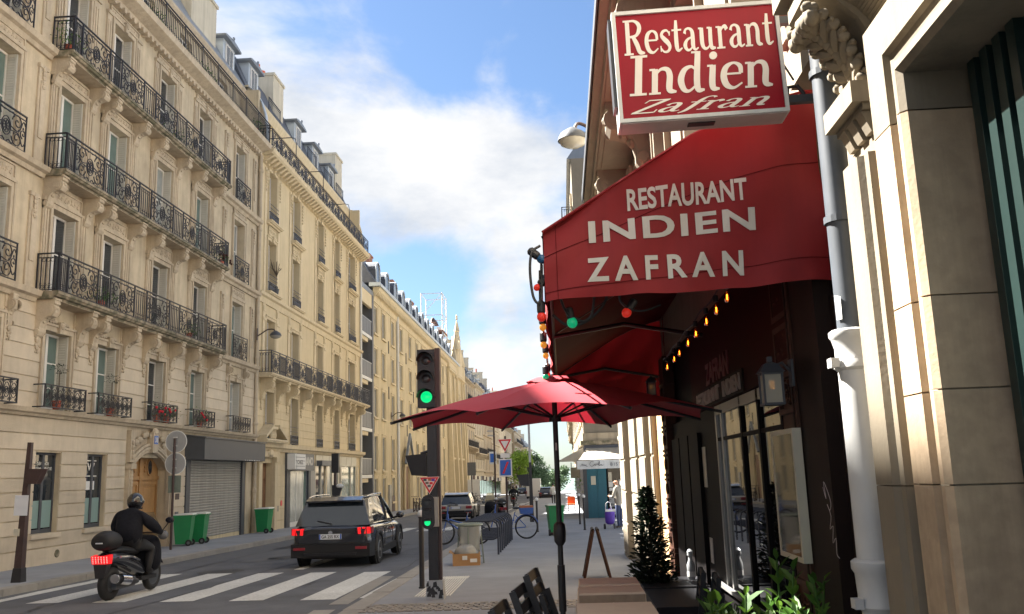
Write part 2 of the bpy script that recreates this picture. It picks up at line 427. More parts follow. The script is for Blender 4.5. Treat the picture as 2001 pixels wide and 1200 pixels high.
def catmull(p, n=6):
    P = [Vector(q) for q in p]; P = [P[0]*2-P[1]] + P + [P[-1]*2-P[-2]]; o = []
    for i in range(1, len(P)-2):
        for k in range(n):
            t = k/n; a, b, c, d = P[i-1], P[i], P[i+1], P[i+2]
            o.append(.5*((2*b)+(c-a)*t+(2*a-5*b+4*c-d)*t*t+(3*b-a-3*c+d)*t**3))
    o.append(P[-2]); return o

def text_mesh(txt, w, h, m, bold=0.0, depth=0.003, shear=0.0, spacing=1.0):
    """a word as a thin mesh filling w x h, lower left corner at the origin, in the x-y plane"""
    cu = bpy.data.curves.new('lettering', 'FONT'); cu.body = txt; cu.offset = bold; cu.extrude = .01; cu.shear = shear; cu.space_character = spacing; cu.resolution_u = 4
    o = bpy.data.objects.new('lettering', cu); COL.objects.link(o)
    dg = bpy.context.evaluated_depsgraph_get(); dg.update()
    me = bpy.data.meshes.new_from_object(o.evaluated_get(dg)); bpy.data.objects.remove(o); bpy.data.curves.remove(cu)
    xs = [v.co.x for v in me.vertices]; ys = [v.co.y for v in me.vertices]
    x0, x1, y0, y1 = min(xs), max(xs), min(ys), max(ys)
    for v in me.vertices:
        v.co = ((v.co.x-x0)/(x1-x0)*w, (v.co.y-y0)/(y1-y0)*h, v.co.z/.02*depth+depth/2)
    me.materials.clear(); me.materials.append(M[m]); me.name = 'lettering'
    return me
RX90 = Matrix.Rotation(rad(90), 4, 'X')                 # text facing -Y, reading to +X
def face_y(x, y, z): return Matrix.Translation((x, y, z)) @ RX90
def face_px(x, y, z): return Matrix.Translation((x, y, z)) @ Matrix.Rotation(rad(90), 4, 'Z') @ RX90     # facing +X, reading to +Y
def face_mx(x, y, z): return Matrix.Translation((x, y, z)) @ Matrix.Rotation(rad(-90), 4, 'Z') @ RX90    # facing -X, reading to -Y
def face_py(x, y, z): return Matrix.Translation((x, y, z)) @ Matrix.Rotation(rad(180), 4, 'Z') @ RX90

def gz(y):
    if y < 200: return -.0148*y
    if y < 420: return -2.96-.055*(y-200)
    return -15.06
# ---------------------------------------------------------------- ground, road, pavements
RZ = -.13
def strip(x0, x1, ys, dz, name, m, x_of=None):
    g = G()
    for a, b in zip(ys[:-1], ys[1:]):
        xa0, xa1 = x_of(a) if x_of else (x0, x1); xb0, xb1 = x_of(b) if x_of else (x0, x1)
        g.quad((xa0, a, gz(a)+dz), (xa1, a, gz(a)+dz), (xb1, b, gz(b)+dz), (xb0, b, gz(b)+dz))
    return g.build(name, m)
YS = [-40, -15, 0, 10, 20, 30, 40, 60, 90, 130, 170, 200, 260, 420, 1600]
gd = strip(-900, 900, YS, -.45, 'ground', 'asphalt_patch'); struct(gd)
road = strip(-11.5, -2.5, YS[:-1], RZ, 'road', 'asphalt'); struct(road)
KL, KR = -10.3, -3.02
def kr(y):
    if y < 34: return KR-.012*(y-13)
    return KR-.25
pl = G()
for a, b in zip(YS[:-2], YS[1:-1]):
    pl.hexa([(-13.6, a, gz(a)-.4), (KL-.28, a, gz(a)-.4), (KL-.28, b, gz(b)-.4), (-13.6, b, gz(b)-.4), (-13.6, a, gz(a)+.02), (KL-.28, a, gz(a)), (KL-.28, b, gz(b)), (-13.6, b, gz(b)+.02)])
pav_l = struct(pl.build('pavement_left', 'asphalt_pave'))
pr = G()
for a, b in zip([-40, -15, 0, 10, 20, 30, 40, 60, 90, 130, 200], [-15, 0, 10, 20, 30, 40, 60, 90, 130, 200, 260]):
    pr.hexa([(kr(a)+.28, a, gz(a)-.4), (9, a, gz(a)-.4), (9, b, gz(b)-.4), (kr(b)+.28, b, gz(b)-.4), (kr(a)+.28, a, gz(a)), (9, a, gz(a)+.02), (9, b, gz(b)+.02), (kr(b)+.28, b, gz(b))])
pav_r = struct(pr.build('pavement_right', 'asphalt_pave'))
# kerbs, stone by stone
def kerb(name, xf, side, y0, y1):
    root = bpy.data.objects.new(name, None); COL.objects.link(root); struct(root)
    y = y0; me = G().box(-.14, .14, -.5, .5, -.25, 0).mesh('kerb_stone', 'kerb')
    while y < y1:
        L = rnd.uniform(.85, 1.25); yc = y+L/2
        put('kerb_stone', me, root, loc=(xf(yc)+side*.14, yc, gz(yc)+.004+rnd.uniform(0, .006)), rot=(-.0148, 0, 0), scale=(1, L-.014, 1))
        y += L
    g = G().box(xf(y1)+(0 if side > 0 else -.28), xf(y1)+(.28 if side > 0 else 0), y1, 200, gz(200)-.1, gz(200)+.003)
    return root
kerb('kerb_left', lambda y: KL, -1, 12, 62)
kerb('kerb_right', kr, 1, 9, 62)
for nm, xf, sd in (('kerb_left_far', lambda y: KL, -1), ('kerb_right_far', kr, 1)):
    g = G()
    for a, b in ((62, 100), (100, 150), (150, 200)):
        x = xf(a); x0, x1 = (x, x+.28) if sd > 0 else (x-.28, x)
        g.hexa([(x0, a, gz(a)-.3), (x1, a, gz(a)-.3), (x1, b, gz(b)-.3), (x0, b, gz(b)-.3), (x0, a, gz(a)+.004), (x1, a, gz(a)+.004), (x1, b, gz(b)+.004), (x0, b, gz(b)+.004)])
    struct(g.build(nm, 'kerb'))
# painted markings
def mark(x0, x1, y0, y1, name='crosswalk_stripe', skew=0.0, m='paint_white', lift=.006):
    g = G(); z = lambda y: gz(y)+RZ+lift
    g.quad((x0, y0, z(y0)), (x1, y0, z(y0)), (x1+skew, y1, z(y1)), (x0+skew, y1, z(y1)))
    return g.build(name, m, road)
for k in range(6):
    x = -4.30-1.215*k
    mark(x, x+.57, 14.55+.13*k, 19.25+.20*k)
for k in range(7):
    x = -4.3-.95*k; mark(x, x+.5, 37.3, 40.6)
for k in range(7):
    x = -4.3-.95*k; mark(x, x+.5, 86.0, 89.5)
for y0, y1 in ((9.5, 13.3), (20.3, 23.2), (25.0, 27.0)):
    mark(-6.15, -5.93, y0, y1, 'lane_dash') if y0 != 9.5 else mark(-6.5, -6.15, y0, y1, 'lane_dash')
mark(-4.55, -4.40, 47, 82, 'lane_line', skew=.6); mark(-3.95, -3.80, 91, 190, 'lane_line', skew=1.2)
for y0 in (90.2, 120, 150): mark(-10.1, -3.5, y0, y0+.35, 'stop_line')
for (x0, x1, y0, y1) in ((-3.62, -3.30, 11.0, 13.3), (-3.66, -3.36, 13.9, 18.2)):
    mark(x0, x1, y0, y1, 'gutter_patch', skew=-.1, m='kerb', lift=.005)
g = G()
g.quad((-3.35, 14.6, gz(14.6)+RZ+.009), (-3.12, 14.6, gz(14.6)+RZ+.009), (-3.16, 19.2, gz(19.2)+RZ+.009), (-3.30, 19.2, gz(19.2)+RZ+.009)); g.build('worn_paint', 'paint_white', road)
for (x0, x1, y0, y1) in ((-10.1, -6.4, 23.5, 33), (-9.2, -4.2, 28, 36.4)):
    mark(x0, x1, y0, y1, 'asphalt_patch', m='asphalt2', lift=.003)
r7 = random.Random(4)
for (xa, ya, xb, yb) in ((-6.9, 12, -6.4, 33), (-8.9, 19.5, -9.3, 44), (-4.6, 20, -4.2, 46), (-9.8, 26.2, -4.0, 26.8), (-3.6, 19.6, -3.9, 40), (-8.0, 9.5, -8.6, 15)):
    g = G(); n = 26; pts = [(xa+(xb-xa)*k/n+.06*r7.gauss(0, 1), ya+(yb-ya)*k/n) for k in range(n+1)]
    for (a, b), (c, d) in zip(pts[:-1], pts[1:]):
        w = r7.uniform(.012, .03); g.quad((a-w, b, gz(b)+RZ+.0072), (a+w, b+.01, gz(b)+RZ+.0072), (c+w, d+.01, gz(d)+RZ+.0072), (c-w, d, gz(d)+RZ+.0072))
    g.build('tar_seam', 'tar', road)
for k in range(7):
    a = r7.uniform(-9.8, -4); b = r7.uniform(12, 30); gm = G(); n = 14; rr_ = r7.uniform(.15, .5)
    gm.v = [(a+rr_*r7.uniform(.7, 1.2)*math.cos(2*math.pi*j/n), b+1.6*rr_*r7.uniform(.7, 1.2)*math.sin(2*math.pi*j/n), 0) for j in range(n)]; gm.v = [(x, y, gz(y)+RZ+.0052) for x, y, z in gm.v]; gm.f = [tuple(range(n))]; gm.build('oil_stain', 'asphalt2' if k % 2 else 'tar', road)
g = G()
for k in range(60):
    y = 9+k*.9; w = .16+.10*r7.random(); x = KL; g.quad((x, y, gz(y)+RZ+.0064), (x+w, y, gz(y)+RZ+.0064), (x+.16+.10*r7.random(), y+.9, gz(y+.9)+RZ+.0064), (x, y+.9, gz(y+.9)+RZ+.0064))
g.build('gutter_grime', 'asphalt2', road)
# manhole
gm = G().lathe([(.36, 0), (.36, .006)], 24); gm.build('manhole_cover', 'grey_metal', road, loc=(-7.9, 27.5, gz(27.5)+RZ+.003), rot=(-.0148, 0, 0))
# tactile paving with its raised ribs
tp = struct(bpy.data.objects.new('tactile_paving', None)); COL.objects.link(tp)
def tz(y): return gz(y)+.004
g = G(); g.hexa([(-2.30, 13.45, tz(13.45)-.02), (-1.72, 13.45, tz(13.45)-.02), (-1.75, 16.4, tz(16.4)-.02), (-2.33, 16.4, tz(16.4)-.02), (-2.30, 13.45, tz(13.45)), (-1.72, 13.45, tz(13.45)), (-1.75, 16.4, tz(16.4)), (-2.33, 16.4, tz(16.4))]); g.build('base_slab', 'tactile', tp)
rib = G().box(-.011, .011, -1.45, 1.45, 0, .007).mesh('rib', 'tactile')
for k in range(13):
    put('rib', rib, tp, loc=(-2.27+k*.0425, 14.92, tz(14.92)+.0005), rot=(-.0148, 0, .010))
# worn joints in the pavement asphalt
def pmark(x0, x1, y0, y1, name, m='asphalt_patch', lift=.004):
    z = lambda y: gz(y)+.003*(0)+lift+.0006
    G().quad((x0, y0, z(y0)), (x1, y0, z(y0)), (x1, y1, z(y1)), (x0, y1, z(y1))).build(name, m, pav_r)
pmark(-2.74, .9, 12.72, 16.0, 'asphalt_patch'); pmark(-2.0, -.3, 19.3, 19.42, 'asphalt_patch')
# strip of cobbles across the pavement
cob = [G().hexa([(-.5+a, -.5, -1), (.5-a, -.5, -1), (.5-a, .5-a, -1), (-.5, .5, -1), (-.46+a, -.45, 0), (.45-a, -.46, 0), (.46-a, .45-a, 0), (-.45, .46, 0)]).mesh('cobble', 'cobble') for a in (0, .04, .08)]
for i in range(6):
    for j in range(30):
        x = -2.7+j*.125+rnd.uniform(-.008, .008)+(.06 if i % 2 else 0); y = 11.95+i*.125
        put('cobble', rnd.choice(cob), pav_r, loc=(x, y, gz(y)+.012+rnd.uniform(0, .006)), rot=(0, 0, rnd.uniform(-.06, .06)), scale=(.112, .112, .05))
# far hill and the dip of the street
hg = G(); n = 40
for k in range(n):
    for kk in (k, k+1): pass
pts = [(-700+1400*k/n, 1000+60*math.sin(k*.7), 6+5*math.sin(k*.9+1)+3*math.sin(k*2.1)) for k in range(n+1)]
for a, b in zip(pts[:-1], pts[1:]):
    hg.quad((a[0], a[1]-250, -16), (b[0], b[1]-250, -16), b, a); hg.quad(a, b, (b[0], b[1]+400, -16), (a[0], a[1]+400, -16))
struct(hg.build('hill', 'hill'))
# ---------------------------------------------------------------- facade kit: local axes x = out of the wall, y = along it, z = up
def wall(parent, m, u0, u1, z0, z1, holes=(), o=0.0, depth=.34, name='wall', mrev=None):
    us = sorted({u0, u1} | {h[0] for h in holes} | {h[1] for h in holes}); zs = sorted({z0, z1} | {h[2] for h in holes} | {h[3] for h in holes})
    us = [u for u in us if u0 <= u <= u1]; zs = [z for z in zs if z0 <= z <= z1]
    g = G()
    for a, b in zip(us[:-1], us[1:]):
        for c, d in zip(zs[:-1], zs[1:]):
            uc, zc = (a+b)/2, (c+d)/2
            if any(h[0] < uc < h[1] and h[2] < zc < h[3] for h in holes): continue
            g.quad((o, a, c), (o, b, c), (o, b, d), (o, a, d))
    for a, b, c, d in holes:
        i = o-depth
        g.quad((o, a, c), (o, a, d), (i, a, d), (i, a, c)); g.quad((o, b, c), (i, b, c), (i, b, d), (o, b, d))
        g.quad((o, a, d), (o, b, d), (i, b, d), (i, a, d)); g.quad((o, a, c), (i, a, c), (i, b, c), (o, b, c))
    return g.build(name, m, parent)
def runs(u0, u1, z0, z1, holes):
    seg = [(u0, u1)]
    for a, b, c, d in holes:
        if d <= z0+.01 or c >= z1-.01: continue
        new = []
        for s, e in seg:
            if b <= s or a >= e: new.append((s, e)); continue
            if a > s: new.append((s, a))
            if b < e: new.append((b, e))
        seg = new
    return [(s, e) for s, e in seg if e-s > .08]
def courses(parent, m, u0, u1, zs, holes, o=0.0, th=.03, gap=.028, maxlen=9.0):
    for z0, z1 in zip(zs[:-1], zs[1:]):
        for s, e in runs(u0, u1, z0, z1, holes):
            k = max(1, math.ceil((e-s)/maxlen)); w = (e-s)/k
            for j in range(k):
                cube('stone_block', m, parent, o-.01, o+th, s+j*w+.006, s+(j+1)*w-.006, z0+gap/2, z1-gap/2)
def moulding(parent, m, u0, u1, prof, name='cornice'):
    return G().prism(prof, u0, u1, 'y').build(name, m, parent)
WIN = {}
def window_mesh(w, h, kind):
    key = (round(w, 2), round(h, 2), kind)
    if key in WIN: return WIN[key]
    f = G(); t = .055; a, b = -w/2, w/2
    f.box(-.04, .03, a, a+t, 0, h); f.box(-.04, .03, b-t, b, 0, h); f.box(-.04, .03, a+t, b-t, h-t, h); f.box(-.04, .03, a+t, b-t, 0, .10)
    f.box(-.03, .045, -.05, .05, .10, h-t)
    bars = {'french': (.55,), 'casement': (.30, .62), 'plain': ()}[kind]
    for q in bars: f.box(-.025, .022, a+t, -.05, h*q-.016, h*q+.016); f.box(-.025, .022, .05, b-t, h*q-.016, h*q+.016)
    p = G(); p.box(-.012, -.004, a+t, -.05, .10, h-t); p2 = G(); p2.box(-.012, -.004, .05, b-t, .10, h-t)
    WIN[key] = (f, p, p2); 
    meshes = {}
    WIN[key] = (f, p, p2, meshes); return WIN[key]
def window(parent, uc, z0, w, h, o=-.26, pane='pane_dark', frame='white_wood', kind='french'):
    f, p, p2, ms = window_mesh(w, h, kind)
    for k, gg in (('f'+frame, f), ('p'+pane, p), ('q'+pane, p2)):
        if k not in ms: ms[k] = gg.mesh({'f': 'window', 'p': 'pane', 'q': 'pane'}[k[0]], frame if k[0] == 'f' else pane)
    wo = put('window', ms['f'+frame], parent, loc=(o, uc, z0))
    put('pane', ms['p'+pane], wo); put('pane', ms['q'+pane], wo)
    return wo
SH = {}
def shutter(parent, u, z0, h, d=.30, side=1, o0=-.02, m='shutter_wood'):
    """louvred leaf folded flat against the reveal"""
    key = (round(h, 2), d, m)
    if key not in SH:
        g = G(); g.box(-d, 0, -.012, .012, 0, h)
        g.box(-d, -d+.05, -.024, .024, 0, h); g.box(-.05, 0, -.024, .024, 0, h)
        for z in (0, h*.52, h-.09): g.box(-d+.05, -.05, -.024, .024, z, z+.09)
        n = int(h/.075)
        for k in range(n):
            z = .10+k*(h-.2)/n
            g.hexa([(-d+.05, -.012, z), (-.05, -.012, z), (-.05, .012, z), (-d+.05, .012, z), (-d+.05, -.022, z+.03), (-.05, -.022, z+.03), (-.05, .022, z+.03), (-d+.05, .022, z+.03)])
        SH[key] = g.mesh('shutter', m)
    return put('shutter', SH[key], parent, loc=(o0, u-side*.035, z0))
def spiral(cu, cz, r0, r1, a0, turns, n=18):
    return [(0, cu+(r0+(r1-r0)*k/n)*math.cos(a0+turns*2*math.pi*k/n), cz+(r0+(r1-r0)*k/n)*math.sin(a0+turns*2*math.pi*k/n)) for k in range(n+1)]
RAIL = {}
def rail_scroll(w, h, m='iron', dense=1.0):
    key = ('s', round(w, 2), round(h, 2), m)
    if key in RAIL: return RAIL[key]
    g = G(); r = .014
    g.box(-.022, .022, 0, w, h-.03, h); g.box(-.014, .014, 0, w, h-.13, h-.112); g.box(-.014, .014, 0, w, .03, .05)
    for u in (.012, w-.012): g.box(-.016, .016, u-.012, u+.012, 0, h)
    c = w/2; mz = h*.46
    n = 22
    for rr, q in ((.17, 1), (.12, 1)):
        g.tube([(0, c+rr*math.cos(2*math.pi*k/n), mz+rr*1.35*math.sin(2*math.pi*k/n)) for k in range(n)], r, 4, closed=True)
    for k in range(8):
        a = 2*math.pi*k/8; g.tube([(0, c, mz), (0, c+.10*math.cos(a), mz+.13*math.sin(a))], r, 4)
    g.ball((0, c, mz), .035, 6, 4)
    for s in (1, -1):
        def mi(pts): return [(x, c+s*(y-c), z) for x, y, z in pts]
        ww = w/2-.19
        g.tube(mi(spiral(c+.19+ww*.40, h*.70, .015, ww*.36, .3, 1.45)), r, 4)
        g.tube(mi(spiral(c+.19+ww*.40, h*.27, .015, ww*.36, -.3, -1.45)), r, 4)
        g.tube(mi(spiral(c+.19+ww*.82, h*.48, .010, ww*.22, 2.6, 1.3)), r, 4)
        g.tube(mi(catmull([(0, c+.17, mz+.05), (0, c+.19+ww*.5, mz+.02), (0, c+.19+ww*.78, h*.80), (0, w-.03, h*.72)], 5)), r, 4)
        g.tube(mi(catmull([(0, c+.17, mz-.05), (0, c+.19+ww*.5, mz-.05), (0, c+.19+ww*.78, h*.16), (0, w-.03, h*.25)], 5)), r, 4)
        g.tube(mi(catmull([(0, c+.02, h-.12), (0, c+.12, h*.86), (0, c+.24, h*.90), (0, c+.30, h*.80)], 5)), r, 4)
        g.tube(mi(catmull([(0, c+.02, .04), (0, c+.12, h*.13), (0, c+.24, h*.07), (0, c+.30, h*.17)], 5)), r, 4)
        for q in range(3):
            u = c+.19+ww*(.2+.3*q); g.ball((0, c+s*(u-c), h*.5+(q-1)*.12), .026, 5, 4, (.6, 1, 1.5))
    RAIL[key] = g.mesh('railing_panel', m); return RAIL[key]
def rail_bars(w, h, m='iron', n=5, rings=True):
    key = ('b', round(w, 2), round(h, 2), m, n, rings)
    if key in RAIL: return RAIL[key]
    g = G()
    g.box(-.022, .022, 0, w, h-.03, h); g.box(-.014, .014, 0, w, .03, .05); g.box(-.012, .012, 0, w, h-.13, h-.112)
    for u in (.012, w-.012): g.box(-.016, .016, u-.012, u+.012, 0, h)
    for k in range(n):
        u = w*(k+1)/(n+1); g.box(-.009, .009, u-.009, u+.009, .05, h-.12)
        if rings:
            g.ball((0, u, h*.80), .024, 5, 4, (.7, 1, 1.3)); g.ball((0, u, h*.2), .024, 5, 4, (.7, 1, 1.3))
            if k < n-1:
                uu = u+w/(n+1)/2; rr = w/(n+1)/2*.8; g.tube([(0, uu+rr*math.cos(2*math.pi*j/8), h-.18+rr*math.sin(2*math.pi*j/8)) for j in range(8)], .007, 4, closed=True); g.tube([(0, uu+rr*math.cos(2*math.pi*j/8), .12+rr*math.sin(2*math.pi*j/8)) for j in range(8)], .007, 4, closed=True)
    RAIL[key] = g.mesh('railing_panel', m); return RAIL[key]
def bellied(w, h, m='iron'):
    key = ('w', round(w, 2), round(h, 2), m)
    if key in RAIL: return RAIL[key]
    g = G()
    g.box(-.02, .02, 0, w, h-.03, h); g.box(-.015, .015, 0, w, .0, .03)
    for u in (0, w): g.box(-.30, .02, u-.012, u+.012, h-.03, h); g.box(-.30, .02, u-.012, u+.012, 0, .03); g.box(-.016, .016, u-.014, u+.014, 0, h)
    n = 7
    for k in range(n):
        u = w*(k+.5)/n; ww = w/n*.48
        g.tube([(.0, u+ww*.8*math.cos(2*math.pi*j/12), h*.5+h*.30*math.sin(2*math.pi*j/12)) for j in range(12)], .010, 4, closed=True)
        g.tube(spiral(u, h*.5, .01, ww*.8, k, 2.2, 16), .012, 4)
        for s in (-1, 1): g.tube(spiral(u+s*ww*.75, h*.84, .008, ww*.33, s, s*1.3, 8), .008, 4); g.tube(spiral(u+s*ww*.75, h*.16, .008, ww*.33, -s, -s*1.3, 8), .008, 4)
        g.box(-.008, .008, u+w/n/2-.008, u+w/n/2+.008, .03, h-.03)
    RAIL[key] = g.mesh('railing_panel', m); return RAIL[key]
BR = {}
def bracket(parent, u, z, dep, hgt, wid, m, drop=True, name='console_bracket'):
    key = (round(dep, 2), round(hgt, 2), round(wid, 2), m, drop)
    if key not in BR:
        p = [(0, 0), (1.0, 0), (1.02, -.10), (.93, -.13), (1.0, -.22), (1.0, -.34), (.90, -.44), (.70, -.46), (.50, -.50), (.36, -.60), (.30, -.74), (.30, -.86), (.22, -.95), (.10, -1.0), (0, -1.0)]
        g = G(); g.prism([(a*dep, b*hgt) for a, b in p], -wid/2, wid/2, 'y')
        for s in (-1, 1):
            for r_, q in ((.17, .02), (.10, .035)):
                g.lathe([(r_*hgt, 0), (r_*hgt*.96, q)] if s > 0 else [(r_*hgt*.96, -q), (r_*hgt, 0)], 12, (dep*.80, s*wid/2, -.28*hgt), 'y')
            g.lathe([(.09*hgt, 0), (.08*hgt, .02)] if s > 0 else [(.08*hgt, -.02), (.09*hgt, 0)], 10, (dep*.16, s*wid/2, -.86*hgt), 'y')
        g.box(0, dep*1.06, -wid*.58, wid*.58, -.001, .05)
        for k in range(4): g.ball((dep*(.98-.2*k), 0, -hgt*(.22+.12*k)), wid*.22, 6, 4, (.8, 1.3, .8))
        if drop:
            for k in range(4):
                r_ = wid*(.36-.06*k); g.ball((.05, (k % 2-.5)*wid*.2, -hgt*(1.06+.11*k)), r_, 6, 4, (.7, 1, 1))
                g.ball((.04, -(k % 2-.5)*wid*.35, -hgt*(1.10+.10*k)), r_*.7, 6, 4, (.7, 1, 1))
        BR[key] = g.mesh(name, m, smooth=False)
    return put(name, BR[key], parent, loc=(0, u, z))
CP = {}
def carved_panel(parent, u0, u1, z0, z1, m, o=.03):
    w, h = u1-u0, z1-z0; key = (round(w, 1), round(h, 2), m)
    if key not in CP:
        r2 = random.Random(3); g = G(); t = .04
        g.box(0, .045, 0, w, 0, t); g.box(0, .045, 0, w, h-t, h); g.box(0, .045, 0, t, t, h-t); g.box(0, .045, w-t, w, t, h-t)
        g.box(0, .012, t, w-t, t, h-t)
        n = max(4, int(w/.16))
        for k in range(n):
            u = t+.05+(w-2*t-.1)*(k+.5)/n; zz = h/2+math.sin(k*1.57)*h*.14
            g.ball((.015, u, zz), h*.16, 6, 4, (.55, .9, .9)); g.ball((.015, u+.04, h-zz), h*.10, 6, 4, (.5, 1.2, .7))
            g.tube([(.02, u-.06, h*.3), (.025, u, h*.5), (.02, u+.07, h*.68)], .014, 4)
        CP[key] = g.mesh('carved_panel', m)
    return put('carved_panel', CP[key], parent, loc=(o, u0, z0))
SUR = {}
def surround(parent, uc, z0, w, h, m, key_stone=True, t=.13, o=.055):
    key = (round(w, 2), round(h, 2), m, key_stone, t, o)
    if key not in SUR:
        g = G(); a, b = -w/2, w/2
        for s0, s1 in ((a-t, a), (b, b+t)):
            g.box(0, o, s0, s1, 0, h)
        g.box(0, o, a-t, b+t, h, h+t); g.box(0, o+.04, a-t-.03, b+t+.03, h+t, h+t+.06)
        g.box(0, o+.025, a-t-.02, a-t+.035, 0, h+t-.002); g.box(0, o+.025, b+t-.035, b+t+.02, 0, h+t-.002)
        if key_stone:
            g.hexa([(0, -.08, h-.03), (o+.07, -.08, h-.03), (o+.07, .08, h-.03), (0, .08, h-.03), (0, -.12, h+.26), (o+.10, -.12, h+.26), (o+.10, .12, h+.26), (0, .12, h+.26)])
            g.ball((o+.08, 0, h+.17), .09, 6, 5, (.7, 1, 1))
            for s in (-1, 1):
                for k in range(3): g.ball((.05, s*(.2+.11*k), h+t+.14-.015*k), .075-.012*k, 6, 4, (.6, 1.1, .8))
        SUR[key] = g.mesh('window_surround', m)
    return put('window_surround', SUR[key], parent, loc=(0, uc, z0))
def slab(parent, u0, u1, z0, z1, proj, m, name='balcony'):
    h = z1-z0
    p = [(0, z0), (proj-.16, z0), (proj-.14, z0+h*.3), (proj-.06, z0+h*.35), (proj-.03, z0+h*.6), (proj, z0+h*.62), (proj, z1), (0, z1)]
    return G().prism(p, u0, u1, 'y').build(name, m, parent)
def railings(bal, u0, u1, z, o, h, pattern, m='iron', ends=True):
    """pattern: list of (kind, width); stretched to fit u0..u1"""
    tot = sum(w for k, w in pattern); f = (u1-u0)/tot; u = u0
    for k, w in pattern:
        ww = w*f; me = rail_scroll(ww, h, m) if k == 's' else rail_bars(ww, h, m, 5 if k == 'b' else 9)
        put('railing_panel', me, bal, loc=(o, u, z)); u += ww
    if ends:
        me = rail_bars(o-.02, h, m, 4)
        for uu in (u0, u1): put('railing_panel', me, bal, loc=(o, uu, z), rot=(0, 0, rad(90)))

# =============================================================== left, first: six-storey stone apartment house
XL = -13.0
B1 = thing('apartment_building', 'carved stone apartment house with three long black iron balconies and an oak door', 'building', (XL, 0, 0), off=(0, 27, -.4))
cols = [19.0, 22.0, 24.55, 27.7, 30.9, 34.65]
WB = 1.2
g0, g1 = 17.3, 36.99
# ground floor
gh = [(18.2, 19.6, .46, 2.45), (21.37, 22.50, .46, 2.45), (23.78, 24.86, .46, 2.45), (26.20, 28.80, -1.2, 2.40), (30.25, 36.15, -1.2, 2.40)]
wall(B1, 'stone', g0, g1, -1.0, 3.31, gh, o=0, depth=.36)
courses(B1, 'stone_block', g0, 25.9, [-1.0, .11, .47, .81, 1.145, 1.48, 1.815, 2.15, 2.49], gh)
courses(B1, 'stone_block', g0, 25.9, [2.49, 2.89, 3.31], [(0, 1, 0, 1)], th=.035)
courses(B1, 'stone_block', 29.25, 30.2, [-1.0, .11, .47, .81, 1.145, 1.48, 1.815, 2.15, 2.49], gh)
for a, b, c, d in gh[:3]:
    uc = (a+b)/2; window(B1, uc, c, b-a, d-c, o=-.15, pane='pane_dark', frame='anthracite', kind='plain')
    G().box(-.05, .10, a-.07, b+.07, c-.12, c-.005).build('window_sill', 'stone_block', B1)
    G().box(-.136, -.131, a+.07, b-.07, c+.13, c+.80).build('frosted_film', 'frost', B1)
def on_left(txt, u, z, w, h, o, parent, m='letter_white', bold=.02):
    return putm('lettering', text_mesh(txt, w, h, m, bold), parent, Matrix.Translation((o, u, z)) @ Matrix.Rotation(rad(90), 4, 'Z') @ RX90)
on_left('GÉRANCE', 21.70, 2.14, .52, .09, -.134, B1); on_left('COPROPRIÉTÉ', 21.58, 2.01, .78, .09, -.134, B1)
on_left('W', 24.08, 2.0, .40, .22, -.134, B1); 
cube('window_decal', 'letter_white', B1, -.136, -.130, 23.9, 24.55, 2.26, 2.29); cube('window_decal', 'letter_white', B1, -.136, -.130, 23.9, 24.6, 1.84, 1.87); cube('window_decal', 'label_white', B1, -.136, -.130, 23.95, 24.5, 1.48, 1.72)
# carriage door under a basket arch
def arch_pts(u0, u1, zs, rise, n=14):
    return [(u0+(u1-u0)*k/n, zs+rise*math.sin(math.pi*k/n)**.75) for k in range(n+1)]
g = G()
ar = arch_pts(26.2, 28.8, 2.05, .55)
for (ua, za), (ub, zb) in zip(ar[:-1], ar[1:]):      # spandrel fill above the arch, and moulded archivolt
    g.hexa([(-.36, ua, za), (.0, ua, za), (.0, ub, zb), (-.36, ub, zb), (-.36, ua, 3.30), (.002, ua, 3.30), (.002, ub, 3.30), (-.36, ub, 3.30)])
g.build('arch_spandrel', 'stone_carved', B1)
g = G()
for off, oo in ((0.0, .10), (.10, .16), (.20, .10)):
    pts = [(oo*.5, ua, za+off) for ua, za in ar]; g.tube(pts, .062, 5)
for s, u in ((1, 26.12), (-1, 28.88)):
    g.box(0, .12, u-.12, u+.12, -1.0, 2.05); g.box(0, .16, u-.05, u+.05, -1, 2.0); g.box(0, .2, u-.16, u+.16, 2.05, 2.20); g.box(0, .14, u-.13, u+.13, 2.25, 3.2)
    for k in range(5): g.ball((.14, u, 1.55+.1*k), .07, 6, 4, (.7, 1, 1))
    for k in range(4): g.ball((.15, u, 2.4+.14*k), .08, 6, 4, (.6, 1, 1))
for k in range(12):
    t = k/11; a = math.pi*t; g.ball((.08, 27.5+1.05*math.cos(a)*(1 if k % 2 else .8), 2.78+.30*math.sin(a)+(.06 if k % 3 else 0)), .12, 6, 4, (.6, 1.2, .9))
g.box(0, .2, 27.32, 27.68, 2.55, 3.2); g.ball((.15, 27.5, 3.2), .17, 8, 5, (.6, 1, .8))
g.build('door_surround', 'stone_carved', B1)
cube('house_number', 'blue_sign', B1, .2, .215, 27.38, 27.62, 2.82, 3.08); on_left('38', 27.41, 2.87, .18, .16, .217, B1)
g = G().box(-.34, -.30, 26.2, 28.8, -.6, 2.62)
g.box(-.30, -.26, 26.2, 28.8, 1.72, 1.84); g.box(-.30, -.25, 27.44, 27.56, -.6, 2.6)
door = g.build('carriage_door', 'oak', B1)
